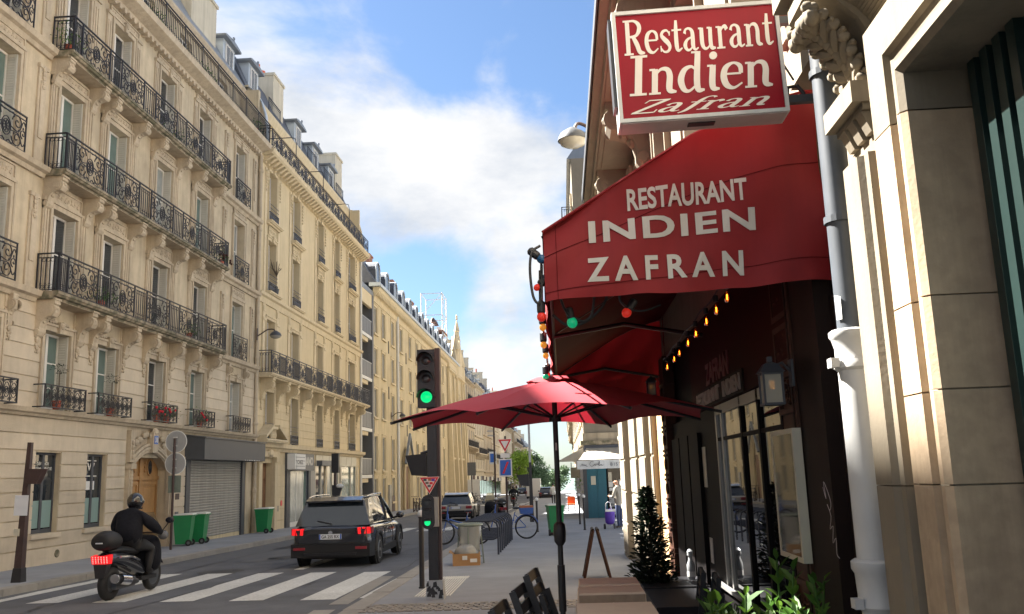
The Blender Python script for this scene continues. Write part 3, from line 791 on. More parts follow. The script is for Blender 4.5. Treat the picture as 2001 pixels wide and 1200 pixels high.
for u0, u1 in ((26.27, 27.40), (27.60, 28.73)):
    for z0, z1 in ((-.45, .35), (.42, 1.66)):
        gg = G(); t = .09
        gg.box(-.30, -.265, u0, u1, z0, z0+t); gg.box(-.30, -.265, u0, u1, z1-t, z1); gg.box(-.30, -.265, u0, u0+t, z0+t, z1-t); gg.box(-.30, -.265, u1-t, u1, z0+t, z1-t)
        gg.hexa([(-.30, u0+.16, z0+.16), (-.272, u0+.2, z0+.2), (-.272, u1-.2, z0+.2), (-.30, u1-.16, z0+.16), (-.30, u0+.16, z1-.16), (-.272, u0+.2, z1-.2), (-.272, u1-.2, z1-.2), (-.30, u1-.16, z1-.16)])
        gg.build('door_panel', 'oak', door)
    gg = G(); uc = (u0+u1)/2+(.12 if u0 < 27 else -.12)*0
    n = 16; gg.tube([(-.285, uc+.17*math.cos(2*math.pi*k/n), 2.12+.25*math.sin(2*math.pi*k/n)) for k in range(n)], .03, 5, closed=True)
    gg.build('oval_frame', 'oak', door); G().lathe([(.155, -.29), (.155, -.275)], 16, (0, 0, 0), 'x').build('oval_pane', 'pane_dark', door, loc=(0, uc, 2.12), scale=(1, 1, 1.45))
    for k in range(3): gg2 = G().ball((-.28, uc+(.3 if u0 < 27 else -.3), 2.0+.13*k), .06, 6, 4, (.5, 1, 1)).build('door_carving', 'oak', door)
G().ball((-.24, 27.66, .55), .04, 8, 6).build('door_knob', 'chrome', door)
# rolling shutter shop
sh = thing('rolling_shutter', 'closed grey metal rolling shutter of the shop beside the oak door', 'shutter', (XL, 0, 0), off=(0, 33.2, -.5))
slat = G().prism([(-.02, 0), (.018, .012), (.026, .05), (.018, .083), (-.02, .094)], -2.55, 2.55, 'y').mesh('slat', 'shutter_grey')
for k in range(29): put('slat', slat, sh, loc=(-.02, 33.05, -.36+k*.094))
G().box(-.06, .0, 30.5, 35.6, -.60, -.362).build('bottom_bar', 'stone3', sh)
for u in (30.35, 35.72): G().box(-.08, .08, u-.16, u+.16, -.9, 2.40).build('guide_rail', 'anthracite', sh)
for k in range(6): G().box(.0, .03, 33.2+k*.25, 33.28+k*.25+rnd.uniform(0, .08), 2.335, 2.352)
fa = thing('shop_fascia', 'plain dark grey box fascia above the closed rolling shutter', 'shop sign', (XL, 0, 0), off=(0, 33, 2.4))
G().hexa([(-.02, 30.15, 2.37), (.70, 30.15, 2.37), (.70, 36.45, 2.37), (-.02, 36.45, 2.37), (-.02, 30.15, 3.22), (.70, 30.15, 3.10), (.70, 36.45, 3.10), (-.02, 36.45, 3.22)]).build('fascia_box', 'anthracite', fa)
G().hexa([(-.02, 30.10, 3.225), (.76, 30.10, 3.105), (.76, 36.5, 3.105), (-.02, 36.5, 3.225), (-.02, 30.10, 3.25), (.76, 30.10, 3.135), (.76, 36.5, 3.135), (-.02, 36.5, 3.25)]).build('drip_cap', 'grey_metal', fa)
for k in range(7): cube('worn_spot', 'label_white', fa, .70, .703, 34.0+k*.27+rnd.uniform(0, .1), 34.12+k*.27+rnd.uniform(0, .1), 2.375, 2.40)
cube('plaque', 'brown_metal', B1, .03, .05, 29.45, 29.72, 1.05, 1.25); cube('plaque', 'grey_metal', B1, .03, .05, 29.45, 29.70, .45, .65); cube('plaque', 'label_white', B1, .12, .135, 28.93, 29.0, .45, .72)
G().lathe([(.10, 0), (.10, .02)], 12, (.03, 0, 0), 'x').build('wall_vent', 'stone_mossy', B1, loc=(0, 22.55, -.08))
# cornice over the ground floor
moulding(B1, 'stone_carved', g0, g1, [(0, 3.31), (.10, 3.31), (.14, 3.37), (.22, 3.40), (.26, 3.50), (0, 3.50)])
# upper floors
F1, F2, F3, F4 = (3.50, 6.22), (6.40, 9.45), (9.60, 12.70), (12.88, 16.2)
tops = {F1: 5.52, F2: 8.72, F3: 12.15, F4: 15.35}
h1 = [(c-WB/2, c+WB/2, 3.52, 5.52) for c in cols]; h2 = [(c-WB/2, c+WB/2, 6.42, 8.72) for c in cols]
h3 = [(c-WB/2, c+WB/2, 9.62, 12.15) for c in cols]; h4 = [(c-WB/2, c+WB/2, 12.9, 15.35) for c in cols]
wall(B1, 'stone', g0, g1, 3.31, 16.2, h1+h2+h3+h4, depth=.36)
sur1 = [(c-WB/2-.14, c+WB/2+.14, 3.4, 6.3) for c in cols]
courses(B1, 'stone_block', g0, g1, [3.52, 3.90, 4.28, 4.66, 5.04, 5.42, 5.80, 6.18], sur1, th=.028)
panes = ['pane_green', 'pane_green', 'pane_green', 'pane_dark', 'pane_green', 'pane_curtain']
for fl, (hh, pset) in enumerate(((h1, panes), (h2, ['pane_curtain', 'dark', 'dark', 'pane_dark', 'pane_dark', 'pane_green']), (h3, ['pane_green', 'pane_green', 'pane_green', 'pane_curtain', 'pane_green', 'pane_curtain']), (h4, ['pane_dark']*6))):
    for i, (a, b, c, d) in enumerate(hh):
        p = pset[i]; p = 'pane_dark' if p == 'dark' else p
        window(B1, (a+b)/2, c, WB-.06, d-c, o=-.30, pane=p, kind='french' if fl else 'casement')
        if not (fl == 2 and i == 5):
            shutter(B1, b, c+.02, d-c-.04, side=1); shutter(B1, a, c+.02, d-c-.04, side=-1)
        surround(B1, (a+b)/2, c, WB, d-c, 'stone_carved', key_stone=fl in (0, 3))
        if fl in (1, 2): carved_panel(B1, a-.1, b+.1, d+.20, d+.58 if fl == 1 else d+.45, 'stone_carved')
        if fl in (1, 2, 3) and 0 < i < 5:     # fluted pilaster strips beside the windows
            for s in (-1, 1):
                u = (a+b)/2+s*(WB/2+.32); gg = G()
                gg.box(0, .05, u-.13, u+.13, c, d+.1); gg.box(.05, .075, u-.09, u-.03, c+.15, d-.1); gg.box(.05, .075, u+.03, u+.09, c+.15, d-.1); gg.box(0, .10, u-.16, u+.16, d+.1, d+.2)
                gg.build('pilaster', 'stone_carved', B1)
    for c0 in (17.55, 20.55, 33.05, 36.35):
        a, b = hh[0][2], hh[0][3]
        if fl:
            gg = G().box(0, .05, c0-.17, c0+.17, a+.05, b+.05); gg.box(0, .08, c0-.20, c0+.20, b+.05, b+.15); gg.box(.05, .08, c0-.10, c0+.10, a+.7, b-.3)
            for k in range(5): gg.ball((.08, c0, b-.45+.12*k), .08, 6, 4, (.6, 1, .9))
            gg.build('pilaster', 'stone_carved', B1)
for z0, z1 in ((6.22, 6.40), (9.45, 9.60), (12.70, 12.88)):
    moulding(B1, 'stone_carved', g0, 20.84, [(0, z0-.1), (.08, z0-.1), (.12, z0), (.22, z0+.04), (.26, z1), (0, z1)], 'string_course')
    moulding(B1, 'stone_carved', 32.17, g1, [(0, z0-.1), (.08, z0-.1), (.12, z0), (.22, z0+.04), (.26, z1), (0, z1)], 'string_course')
pat = [('b', .42)] + [q for _ in range(3) for q in (('s', 1.42), ('b', .62), ('s', 1.28), ('b', .62))][:-1] + [('b', .42)]
pat = [('b', .40), ('s', 1.35), ('b', .62), ('s', 1.30), ('b', .72), ('s', 1.45), ('b', .70), ('s', 1.40), ('b', .70), ('s', 1.35), ('b', .30)]
for z0, z1, key_, dr in ((6.20, 6.40, 0, True), (9.43, 9.60, 1, False), (12.70, 12.88, 2, False)):
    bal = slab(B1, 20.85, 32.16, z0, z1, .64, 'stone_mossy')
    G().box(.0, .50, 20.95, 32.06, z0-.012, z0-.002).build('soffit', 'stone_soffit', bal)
    railings(bal, 20.90, 32.10, z1, .58, .99, pat)
    for c in cols[1:5]:
        for s in (-1, 1):
            bracket(B1, c+s*.92, z0-.012, .50, .92 if key_ == 0 else (.80 if key_ == 1 else .72), .26, 'stone_carved', dr)
    for c in (cols[0], cols[5]):
        put('railing_panel', rail_scroll(1.55, .95), bal, loc=(.20, c-.775, z1))
        for s in (-1, 1):
            if key_ == 0: bracket(B1, c+s*.92, z0-.10, .16, .75, .2, 'stone_carved', True)
for i, c in enumerate(cols):
    me = bellied(1.88, .58); r_ = put('window_railing', me, B1, loc=(.34, c-.94, 3.53))
    for s in (-1, 1):
        for z in (0, .55): G()
moulding(B1, 'stone_carved', g0, g1+.04, [(0, 15.95), (.10, 15.95), (.16, 16.08), (.34, 16.14), (.52, 16.20), (.56, 16.40), (0, 16.40)])
for k in range(64): u = g0+.2+k*.302; cube('dentil', 'stone_carved', B1, 0, .22, u, u+.13, 15.80, 15.945)
for c in cols: carved_panel(B1, c-.9, c+.9, 15.50, 15.78, 'stone_carved', .02)
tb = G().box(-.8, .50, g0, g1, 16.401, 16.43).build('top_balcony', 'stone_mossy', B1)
n = 13
for k in range(n): put('railing_panel', rail_bars((g1-g0)/n, .95, 'iron', 10), tb, loc=(.46, g0+k*(g1-g0)/n, 16.43))
put('railing_panel', rail_bars(1.2, .95, 'iron', 7), tb, loc=(.46, g1, 16.43), rot=(0, 0, rad(90)))
h5 = [(c-.5, c+.5, 16.6, 18.5) for c in cols]
wall(B1, 'stone', g0, g1, 16.4, 18.95, h5, o=-.85, depth=.25)
for a, b, c, d in h5: window(B1, (a+b)/2, c, .96, d-c, o=-1.05, pane='pane_dark')
moulding(B1, 'stone_carved', g0, g1, [(-.85, 18.75), (-.72, 18.75), (-.60, 18.95), (-.60, 19.05), (-.85, 19.05)], 'eaves_cornice')
rf = G().prism([(-.62, 19.05), (-1.7, 21.0), (-4.5, 21.9), (-9.0, 21.6), (-9.0, 19.05)], g0, g1, 'y').build('roof', 'zinc', B1)
def chimney(parent, u0, u1, z0, z1, o0, o1, pots=4, m='chimney'):
    ch = G().box(o0, o1, u0, u1, z0, z1).build('chimney', m, parent)
    G().box(o0-.07, o1+.07, u0-.07, u1+.07, z1, z1+.14).build('chimney_cap', m, ch)
    for k in range(pots):
        G().lathe([(.11, 0), (.10, .5), (.13, .52), (.12, .62)], 8).build('chimney_pot', 'terracotta', ch, loc=((o0+o1)/2+.1, u0+(u1-u0)*(k+.5)/pots, z1+.14), scale=(1, 1, rnd.uniform(.7, 1.2)))
    return ch
chimney(B1, 29.2, 29.8, 18.9, 22.7, -2.2, -.9, 0); chimney(B1, 31.6, 34.1, 18.9, 21.55, -2.6, -1.0, 0)
# curved zinc party-wall gable closing the roof terrace
arc = [(.30, 16.45), (.29, 17.2), (.20, 17.9), (.02, 18.5), (-.25, 19.0), (-.62, 19.3)]
g = G().prism([(-.9, 16.45)]+arc+[(-.9, 19.3)], g1+.03, g1+.16, 'y'); g.build('party_gable', 'stone_carved', B1)
g = G(); 
for (a, b), (c, d) in zip(arc[:-1], arc[1:]): g.hexa([(a, g1-.05, b), (a+.05, g1-.05, b), (a+.05, g1+.24, b), (a, g1+.24, b), (c, g1-.05, d), (c+.05, g1-.05, d), (c+.05, g1+.24, d), (c, g1+.24, d)])
g.build('zinc_flashing', 'zinc_light', B1)
cube('inner_wall', 'interior', B1, -1.6, -1.5, g0, g1, -1, 19)
cube('side_wall', 'stone', B1, -9, -.02, g0-.02, g0+.2, -1, 19); cube('side_wall', 'stone', B1, -9, -.02, g1-.25, g1, 16.0, 19.0); cube('back_wall', 'stone', B1, -9.2, -9, g0, g1, -1, 19.05)
pipe = thing('rainwater_pipe', 'cream rainwater downpipe between the two carved stone apartment houses', 'pipe', (XL+.10, 36.9, -.5))
G().tube([(0, 0, 0), (0, 0, 16.4)], .085, 10).build('pipe_shaft', 'stone_carved', pipe, smooth=True)
for z in (1.6, 4.4, 7.2, 10.0, 12.9, 15.6): G().lathe([(.105, 0), (.12, .03), (.12, .10), (.105, .14)], 12).build('pipe_collar', 'stone_carved', pipe, loc=(0, 0, z))

# the house before it, mostly out of the picture
B00 = thing('apartment_building', 'tall plain stone house beside the near end of the street', 'building', (XL, 0, 0), off=(0, 0, .1))
hz = [(u-.55, u+.55, z, z+2.1) for u in (-7, -3.6, -.2, 3.2, 6.6, 10) for z in (.5, 3.6, 6.7, 9.8, 12.9, 16.0)]
wall(B00, 'stone', -10, 11.7, -.6, 19.5, hz)
for a, b, c, d in hz: window(B00, (a+b)/2, c, 1.04, 2.1, pane='pane_dark')
moulding(B00, 'stone_carved', -10, 11.7, [(0, 19.3), (.3, 19.5), (.3, 19.8), (0, 19.8)])
G().prism([(-.1, 19.8), (-3, 22.0), (-9.0, 22.3), (-9.0, 19.8)], -10, 11.7, 'y').build('roof', 'zinc', B00)
cube('inner_wall', 'interior', B00, -1.6, -1.5, -10, 11.6, -1, 19.5); cube('back_wall', 'stone', B00, -9.2, -9, -10, 11.7, -1, 19.8); cube('side_wall', 'stone', B00, -9, -.02, 11.5, 11.69, 16, 19.8)
B0 = thing('apartment_building', 'plain stone house adjoining the carved apartment house at the picture edge', 'building', (XL, 0, 0), off=(0, 14.5, .1))
hz = [(u-.55, u+.55, z, z+2.1) for u in (13.2, 15.7) for z in (.5, 3.6, 6.7, 9.8, 12.9)]
wall(B0, 'stone', 11.72, 17.28, -.6, 16.3, hz)
for a, b, c, d in hz: window(B0, (a+b)/2, c, 1.04, 2.1, pane='pane_dark')
moulding(B0, 'stone_carved', 11.72, 17.28, [(0, 16.0), (.4, 16.2), (.4, 16.4), (0, 16.4)])
G().prism([(-.1, 16.4), (-1.3, 20.6), (-4.5, 21.4), (-9.0, 21.3), (-9.0, 16.4)], 11.72, 17.28, 'y').build('roof', 'zinc', B0)
cube('inner_wall', 'interior', B0, -1.6, -1.5, 11.72, 17.25, -1, 16.3); cube('back_wall', 'stone', B0, -9.2, -9, 11.72, 17.25, -1, 16.4); cube('side_wall', 'stone', B0, -9, -.02, 11.72, 11.9, -1, 16.4)

# =============================================================== left, second: pale house with long lace balcony
B2 = thing('apartment_building', 'pale stone house with one long lace iron balcony and modillion cornice', 'building', (XL, 0, 0), off=(0, 47, -.7))
c2 = [38.85, 42.55, 47.1, 50.75, 54.45]; e0, e1 = 37.02, 57.0; w2 = [1.15, 1.2, 1.15, 1.1, 1.7]
gh2 = [(37.75, 39.45, -1.5, 2.35), (41.9, 45.0, -1.5, 2.35), (46.4, 48.4, -1.5, 2.45), (48.9, 51.3, -1.5, 2.45), (52.0, 55.6, -1.5, 2.45)]
wall(B2, 'stone2', e0, e1, -1.4, 2.95, gh2)
courses(B2, 'stone2_block', e0, 41.2, [-1.2, -.7, -.2, .3, .8, 1.3, 1.8, 2.3], gh2, th=.05, maxlen=.7)
H = {}
for nm, z0, z1 in (('a', 3.24, 5.48), ('b', 6.17, 8.72), ('c', 9.98, 12.40), ('d', 13.28, 15.68)):
    H[nm] = [(c-w/2, c+w/2, z0, z1) for c, w in zip(c2, w2)]
wall(B2, 'stone2', e0, e1, 2.95, 16.0, sum(H.values(), []), depth=.34)
courses(B2, 'stone2_block', e0, e1, [3.26, 3.62, 3.98, 4.34, 4.70, 5.06, 5.42, 5.78], [(c-w/2-.12, c+w/2+.12, 3, 6) for c, w in zip(c2, w2)], th=.025)
for nm, hs in H.items():
    for i, (a, b, c, d) in enumerate(hs):
        window(B2, (a+b)/2, c, b-a-.05, d-c, o=-.30, pane='pane_dark', kind='french')
        surround(B2, (a+b)/2, c, b-a, d-c, 'stone2_carved', key_stone=nm in 'cd', t=.12, o=.05)
        if nm in 'cd':
            bl = slab(B2, a-.3, b+.3, c-.2, c-.02, .30, 'stone2_carved', 'window_sill'); put('railing_panel', bellied(b-a, .45, 'iron_blue'), B2, loc=(.12, a, c)); carved_panel(B2, a, b, c-.62, c-.24, 'stone2_carved')
            for zz in (.62, .80): G().tube([(.12, a, c+zz), (.12, b, c+zz)], .014, 4).build('guard_bar', 'iron_blue', B2)
        if nm == 'a':
            put('railing_panel', bellied(b-a, .42, 'iron_blue'), B2, loc=(.06, a, c+.03))
            for zz in (.62, .84): G().tube([(.06, a, c+zz), (.06, b, c+zz)], .014, 4).build('guard_bar', 'iron_blue', B2)
moulding(B2, 'stone2_carved', e0, e1+.25, [(0, 2.86), (.10, 2.86), (.16, 2.98), (.28, 3.02), (.30, 3.20), (0, 3.20)])
moulding(B2, 'stone2_carved', e0, e1, [(0, 9.35), (.06, 9.35), (.10, 9.6), (.20, 9.66), (.22, 9.78), (0, 9.78)], 'string_course')
for i in range(5):
    for s in (-1, 1):
        c = c2[i]+s*(w2[i]/2+.38); gg = G().box(0, .05, c-.16, c+.16, 6.17, 9.35); gg.box(0, .09, c-.19, c+.19, 8.6, 8.72); gg.box(0, .08, c-.12, c+.12, 9.0, 9.25)
        gg.build('pilaster', 'stone2_carved', B2)
        gg = G().box(0, .04, c-.14, c+.14, 9.8, 15.7)
        for k in range(6): gg.ball((.06, c, 15.5-.17*k), .11-.008*k, 6, 4, (.7, 1, 1))
        gg.build('pilaster', 'stone2_carved', B2)
b2 = slab(B2, 37.12, 56.75, 5.98, 6.16, .72, 'stone2_carved')
railings(b2, 37.16, 56.7, 6.16, .66, .98, [('s', 1.1), ('n', .9)]*9+[('s', 1.1)], 'iron_blue')
for u in (37.75, 39.95, 41.4, 43.7, 45.9, 48.2, 49.6, 51.9, 53.2, 55.7): bracket(B2, u, 5.97, .60, .95, .30, 'stone2_carved')
# top cornice with modillions, lace balcony on it
moulding(B2, 'stone2_carved', e0-.05, e1+.1, [(0, 15.80), (.12, 15.82), (.14, 16.02), (.56, 16.06), (.64, 16.14), (.68, 16.28), (0, 16.28)])
md = G().hexa([(0, -.09, -.22), (.16, -.09, -.20), (.16, .09, -.20), (0, .09, -.22), (0, -.10, 0), (.46, -.10, 0), (.46, .10, 0), (0, .10, 0)]).mesh('modillion', 'stone2_carved')
for k in range(44): put('modillion', md, B2, loc=(.12, e0+.25+k*.455, 16.03))
t2b = G().box(-1.2, .60, e0, e1, 16.281, 16.31).build('top_balcony', 'stone2', B2)
n = 15
for k in range(n): put('railing_panel', rail_scroll((e1-e0)/n, .92, 'iron_blue'), t2b, loc=(.55, e0+k*(e1-e0)/n, 16.31))
put('railing_panel', rail_bars(1.2, .92, 'iron_blue', 7), t2b, loc=(.55, e0, 16.31), rot=(0, 0, rad(90)))
h5 = [(c-.55, c+.55, 16.5, 18.6) for c in c2]
wall(B2, 'stone2', e0, e1, 16.28, 19.2, h5, o=-.9, depth=.25)
for a, b, c, d in h5: window(B2, (a+b)/2, c, 1.05, d-c, o=-1.1)
moulding(B2, 'stone2_carved', e0, e1, [(-.9, 18.95), (-.75, 18.95), (-.62, 19.25), (-.62, 19.4), (-.9, 19.4)], 'eaves_cornice')
for u in (40.6, 45.6, 51.6): G().tube([(.56, u, 16.3), (.56, u, 17.9), (.50, u, 18.15), (.30, u, 18.2), (-.85, u, 18.2)], .022, 5).build('awning_frame', 'iron', B2)
G().prism([(-.75, 19.4), (-1.6, 21.3), (-4.5, 22.2), (-9, 22), (-9, 19.4)], e0, e1, 'y').build('roof', 'slate', B2)
def dormer(parent, u, z, m1='zinc_light', o=-.95, w=1.35, h=1.55):
    d = G().box(o-1.6, o, u-w/2, u+w/2, z, z+h).build('dormer', m1, parent)
    g = G(); g.prism([(u-w/2-.25, z+h), (u+w/2+.25, z+h), (u+w/2+.28, z+h+.08), (u+w/2+.1, z+h+.12), (u, z+h+.22), (u-w/2-.1, z+h+.12), (u-w/2-.28, z+h+.08)], o-1.8, o+.22, 'x'); g.build('dormer_roof', 'zinc', d)
    G().ball((o+.2, u, z+h+.27), .07, 6, 5, (1, 1, 1.6)).build('dormer_finial', 'zinc', d)
    G().box(o, o+.05, u-.42, u+.42, z+.15, z+h-.12).build('dormer_window', 'white_wood', d); G().box(o+.05, o+.056, u-.34, u-.03, z+.22, z+h-.2).build('pane', 'pane_dark', d); G().box(o+.05, o+.056, u+.03, u+.34, z+.22, z+h-.2).build('pane', 'pane_dark', d)
    return d
for u in (35.6,): dormer(B1, u, 19.1, o=-1.0)
for u in (38.6, 45.8, 49.3, 52.9): dormer(B2, u, 19.42)
chimney(B2, 42.1, 43.75, 19.3, 22.3, -3.2, -1.15, 4); chimney(B2, 54.6, 56.3, 19.3, 22.6, -3.4, -1.1, 0)
for u in (40.9, 47.6, 51.1, 54.0): put('railing_panel', rail_bars(1.8, .75, 'iron_blue', 9, False), B2, loc=(-.66, u-.9, 19.4))
arc = [(.20, 16.3), (.18, 17.2), (.08, 18.0), (-.15, 18.8), (-.55, 19.5)]
G().prism([(-.9, 16.3)]+arc+[(-.9, 19.5)], e1-.02, e1+.2, 'y').build('party_gable', 'stone2_carved', B2)
cube('inner_wall', 'interior', B2, -1.6, -1.5, e0, e1, -1, 19); cube('back_wall', 'stone2', B2, -9.2, -9, e0, e1, -1, 19.4); cube('side_wall', 'stone2', B2, -9, -.02, e1-.2, e1, -1, 19.4)
G().box(.03, .13, 56.82, 57.0, -1, 15.8).build('downpipe', 'white_metal', B2)
# portal with broken pediment, brown door
g = G()
for u in (37.55, 39.65): g.box(0, .16, u-.2, u+.2, -1, 2.4); g.box(0, .24, u-.24, u+.24, 2.4, 2.6)
g.box(0, .2, 37.3, 39.9, 2.6, 2.85)
g.prism([(0, 3.2), (.5, 3.2), (.55, 3.3), (.5, 3.36), (0, 3.36)], 37.2, 40.1, 'y')
g.hexa([(0, 37.2, 3.36), (.5, 37.2, 3.36), (.5, 38.2, 3.85), (0, 38.2, 3.85), (0, 37.2, 3.5), (.5, 37.2, 3.5), (.5, 38.2, 4.0), (0, 38.2, 4.0)]); g.hexa([(0, 39.0, 3.85), (.5, 39.0, 3.85), (.5, 40.1, 3.36), (0, 40.1, 3.36), (0, 39.0, 4.0), (.5, 39.0, 4.0), (.5, 40.1, 3.5), (0, 40.1, 3.5)])
for k in range(5): g.lathe([(.05, 0), (.08, .15), (.05, .3), (.06, .4)], 8, (.3, 38.3+k*.15, 3.4))
g.box(.1, .42, 38.2, 39.0, 3.8, 3.92)
g.ball((.2, 38.6, 2.75), .25, 8, 6, (.6, 1.2, .8))
g.build('portal', 'stone2_carved', B2)
dr = G().box(-.3, -.26, 37.75, 39.45, -1, 2.35).build('entrance_door', 'dark_wood', B2)
for u0 in (37.84, 38.64):
    for z0, z1 in ((-.4, .2), (.3, 1.5), (1.6, 2.25)): G().hexa([(-.26, u0, z0), (-.225, u0+.06, z0+.06), (-.225, u0+.66, z0+.06), (-.26, u0+.72, z0), (-.26, u0, z1), (-.225, u0+.06, z1-.06), (-.225, u0+.66, z1-.06), (-.26, u0+.72, z1)]).build('door_panel', 'dark_wood', dr)
cube('intercom', 'grey_metal', B2, .05, .075, 40.0, 40.25, .2, .45); G().lathe([(.13, 0), (.13, .02)], 14, (.05, 0, 0), 'x').build('round_plate', 'yield_red', B2, loc=(0, 40.7, .55))
# shops of the pale house
s1 = thing('shopfront', 'grey-framed shopfront with white letters on its fascia in the pale house', 'shopfront', (XL, 0, 0), off=(0, 44, -.7))
G().box(0, .12, 41.35, 45.9, 2.02, 2.85).build('fascia', 'grey_metal', s1); G().box(.0, .5, 41.45, 41.52, 2.05, 2.8).build('hanging_board', 'label_white', s1); G().box(.121, .5, 41.3, 43.0, 2.08, 2.78).build('side_sign', 'label_white', s1)
for z in (2.2, 2.45, 2.62): cube('sign_line', 'grey_metal', s1, .5, .505, 41.4, 42.9, z, z+.025)
putm('lettering', text_mesh('CHEZ', .95, .20, 'grey_metal', .03), s1, Matrix.Translation((.503, 41.65, 2.30)) @ Matrix.Rotation(rad(90), 4, 'Z') @ RX90)
putm('lettering', text_mesh('HEMANO', 2.4, .42, 'letter_white', .04), s1, Matrix.Translation((.124, 43.25, 2.28)) @ Matrix.Rotation(rad(90), 4, 'Z') @ RX90)
for u0, u1 in ((41.35, 41.9), (44.95, 45.35)): G().box(-.05, .10, u0, u1, -1, 2.02).build('pier', 'anthracite', s1)
G().box(-.05, .09, 45.35, 46.2, -1, 2.02).build('pier', 'shutter_grey', s1)
for u0, u1 in ((41.92, 43.2), (43.28, 44.3), (44.36, 44.93)): G().box(-.06, -.03, u0, u1, -.4, 2.0).build('pane', 'pane_curtain' if u0 < 44 else 'pane_green', s1); G().box(-.07, -.02, u1, u1+.06, -1, 2.0).build('mullion', 'white_metal', s1)
G().box(-.07, .02, 41.92, 44.93, -1, -.4).build('stall_riser', 'white_metal', s1)
s2 = thing('shopfront', 'cream-panelled shopfront with wavy reflections beside the grey one', 'shopfront', (XL, 0, 0), off=(0, 51, -.8))
for k in range(7): cube('fascia_panel', 'cream_frame', s2, 0, .05, 46.5+k*1.32, 47.77+k*1.32, 2.28, 2.84)
G().box(.05, .35, 46.6, 48.7, 2.28, 2.55).build('blind_box', 'grey_metal', s2)
for u0, u1, p in ((46.5, 47.5, 'pane_dark'), (47.6, 48.5, 'pane_dark'), (48.6, 49.8, 'pane_curtain'), (49.9, 51.2, 'pane_curtain'), (52.0, 54.2, 'pane_green'), (54.3, 55.5, 'pane_green')): G().box(-.06, -.03, u0, u1, -.6, 2.26).build('pane', p, s2)
for u in (46.35, 47.5, 48.5, 49.8, 51.2, 51.5, 54.2, 55.5, 56.0): G().box(-.08, .04, u, u+.1 if u < 51 or u > 52 else u+.5, -1, 2.27).build('pilaster', 'cream_frame', s2)
G().box(-.08, .0, 46.4, 55.6, -1.2, -.6).build('stall_riser', 'cream_frame', s2)
# =============================================================== left, third: narrow modern infill with grey balconies
B3 = thing('apartment_building', 'narrow modern infill house with grey panel balconies', 'building', (XL, 0, 0), off=(0, 59, -.9))
cube('back_wall', 'stone3', B3, -1.3, -1.2, 57.0, 61.0, -1.5, 14.2); cube('roof_slab', 'zinc', B3, -8, .05, 57.1, 60.95, 14.25, 14.6)
cube('fin_wall', 'grey_metal', B3, -1.2, .06, 60.55, 60.95, -1.5, 14.25); cube('fin_wall', 'white_metal', B3, -1.2, .05, 57.02, 57.2, -1.5, 14.25); cube('top_band', 'stone3_trim', B3, -.2, .02, 57.2, 60.55, 13.3, 14.25)
for z in (1.0-.1, 4.1, 7.6, 10.55): 
    z0 = {0.9: 1.55, 4.1: 4.65, 7.6: 8.10, 10.55: 11.05}[round(z, 2)]
    bl = cube('balcony_slab', 'white_metal', B3, -1.2, .03, 57.2, 60.55, z0, z0+.22)
    for k in range(4): cube('balcony_panel', 'grey_metal', B3, -.03, .0, 57.22+k*.83, 58.03+k*.83, z0+.26, z0+1.25)
    cube('handrail', 'galv', B3, -.04, .02, 57.2, 60.55, z0+1.26, z0+1.31)
    window(B3, 58.2, z0+.25, 1.4, 2.0, o=-1.18, pane='pane_curtain', kind='plain'); cube('blind_box', 'stone3_trim', B3, -.3, -.05, 57.25, 59.6, z0-.28, z0-.02)
cube('door', 'shutter_grey', B3, -1.19, -1.15, 57.4, 60.4, -1, 1.2)

# =============================================================== left, fourth: long plain building with arched dormers
B4 = thing('seminary_building', 'long plain cream building with rows of narrow windows and arched zinc dormers', 'building', (XL, 0, 0), off=(0, 85, -1.2))
u4 = [61.75, 64.6, 68.2, 71.9, 76.3, 79.9, 83.5, 87.1, 90.7, 94.3, 97.9]
rows4 = [(11.70, 13.62), (8.75, 10.60), (5.75, 7.75), (2.05, 4.42), (-.25, 1.50)]
hs4 = [(u-.55, u+.55, a, b) for u in u4 for a, b in rows4 if not (70.8 < u < 76.0 and a < 4.5)]
wall(B4, 'stone3', 61.0, 101.5, -2.2, 14.35, hs4, depth=.4)
for a, b, c, d in hs4:
    window(B4, (a+b)/2, c, 1.05, d-c, o=-.09, pane='pane_dark', frame='shutter_wood', kind='plain'); surround(B4, (a+b)/2, c, 1.1, d-c, 'stone3_trim', key_stone=False, t=.16, o=.04)
    cube('window_sill', 'stone3_trim', B4, 0, .14, a-.2, b+.2, c-.14, c-.01)
moulding(B4, 'stone3_trim', 61.0, 110.0, [(0, 13.95), (.06, 13.95), (.10, 14.3), (.45, 14.7), (.5, 14.95), (0, 14.95)])
md4 = G().box(.05, .40, -.10, .10, 14.35, 14.68).mesh('modillion', 'stone3_trim')
for k in range(80): put('modillion', md4, B4, loc=(0, 61.3+k*.50, 0))
moulding(B4, 'zinc_light', 60.6, 110.0, [(-.2, 14.955), (.62, 14.955), (.66, 15.1), (.60, 15.22), (-.2, 15.22)], 'gutter')
G().prism([(.3, 15.22), (-1.5, 18.0), (-5, 18.9), (-9, 18.6), (-9, 15.22)], 60.6, 110, 'y').build('roof', 'slate', B4)
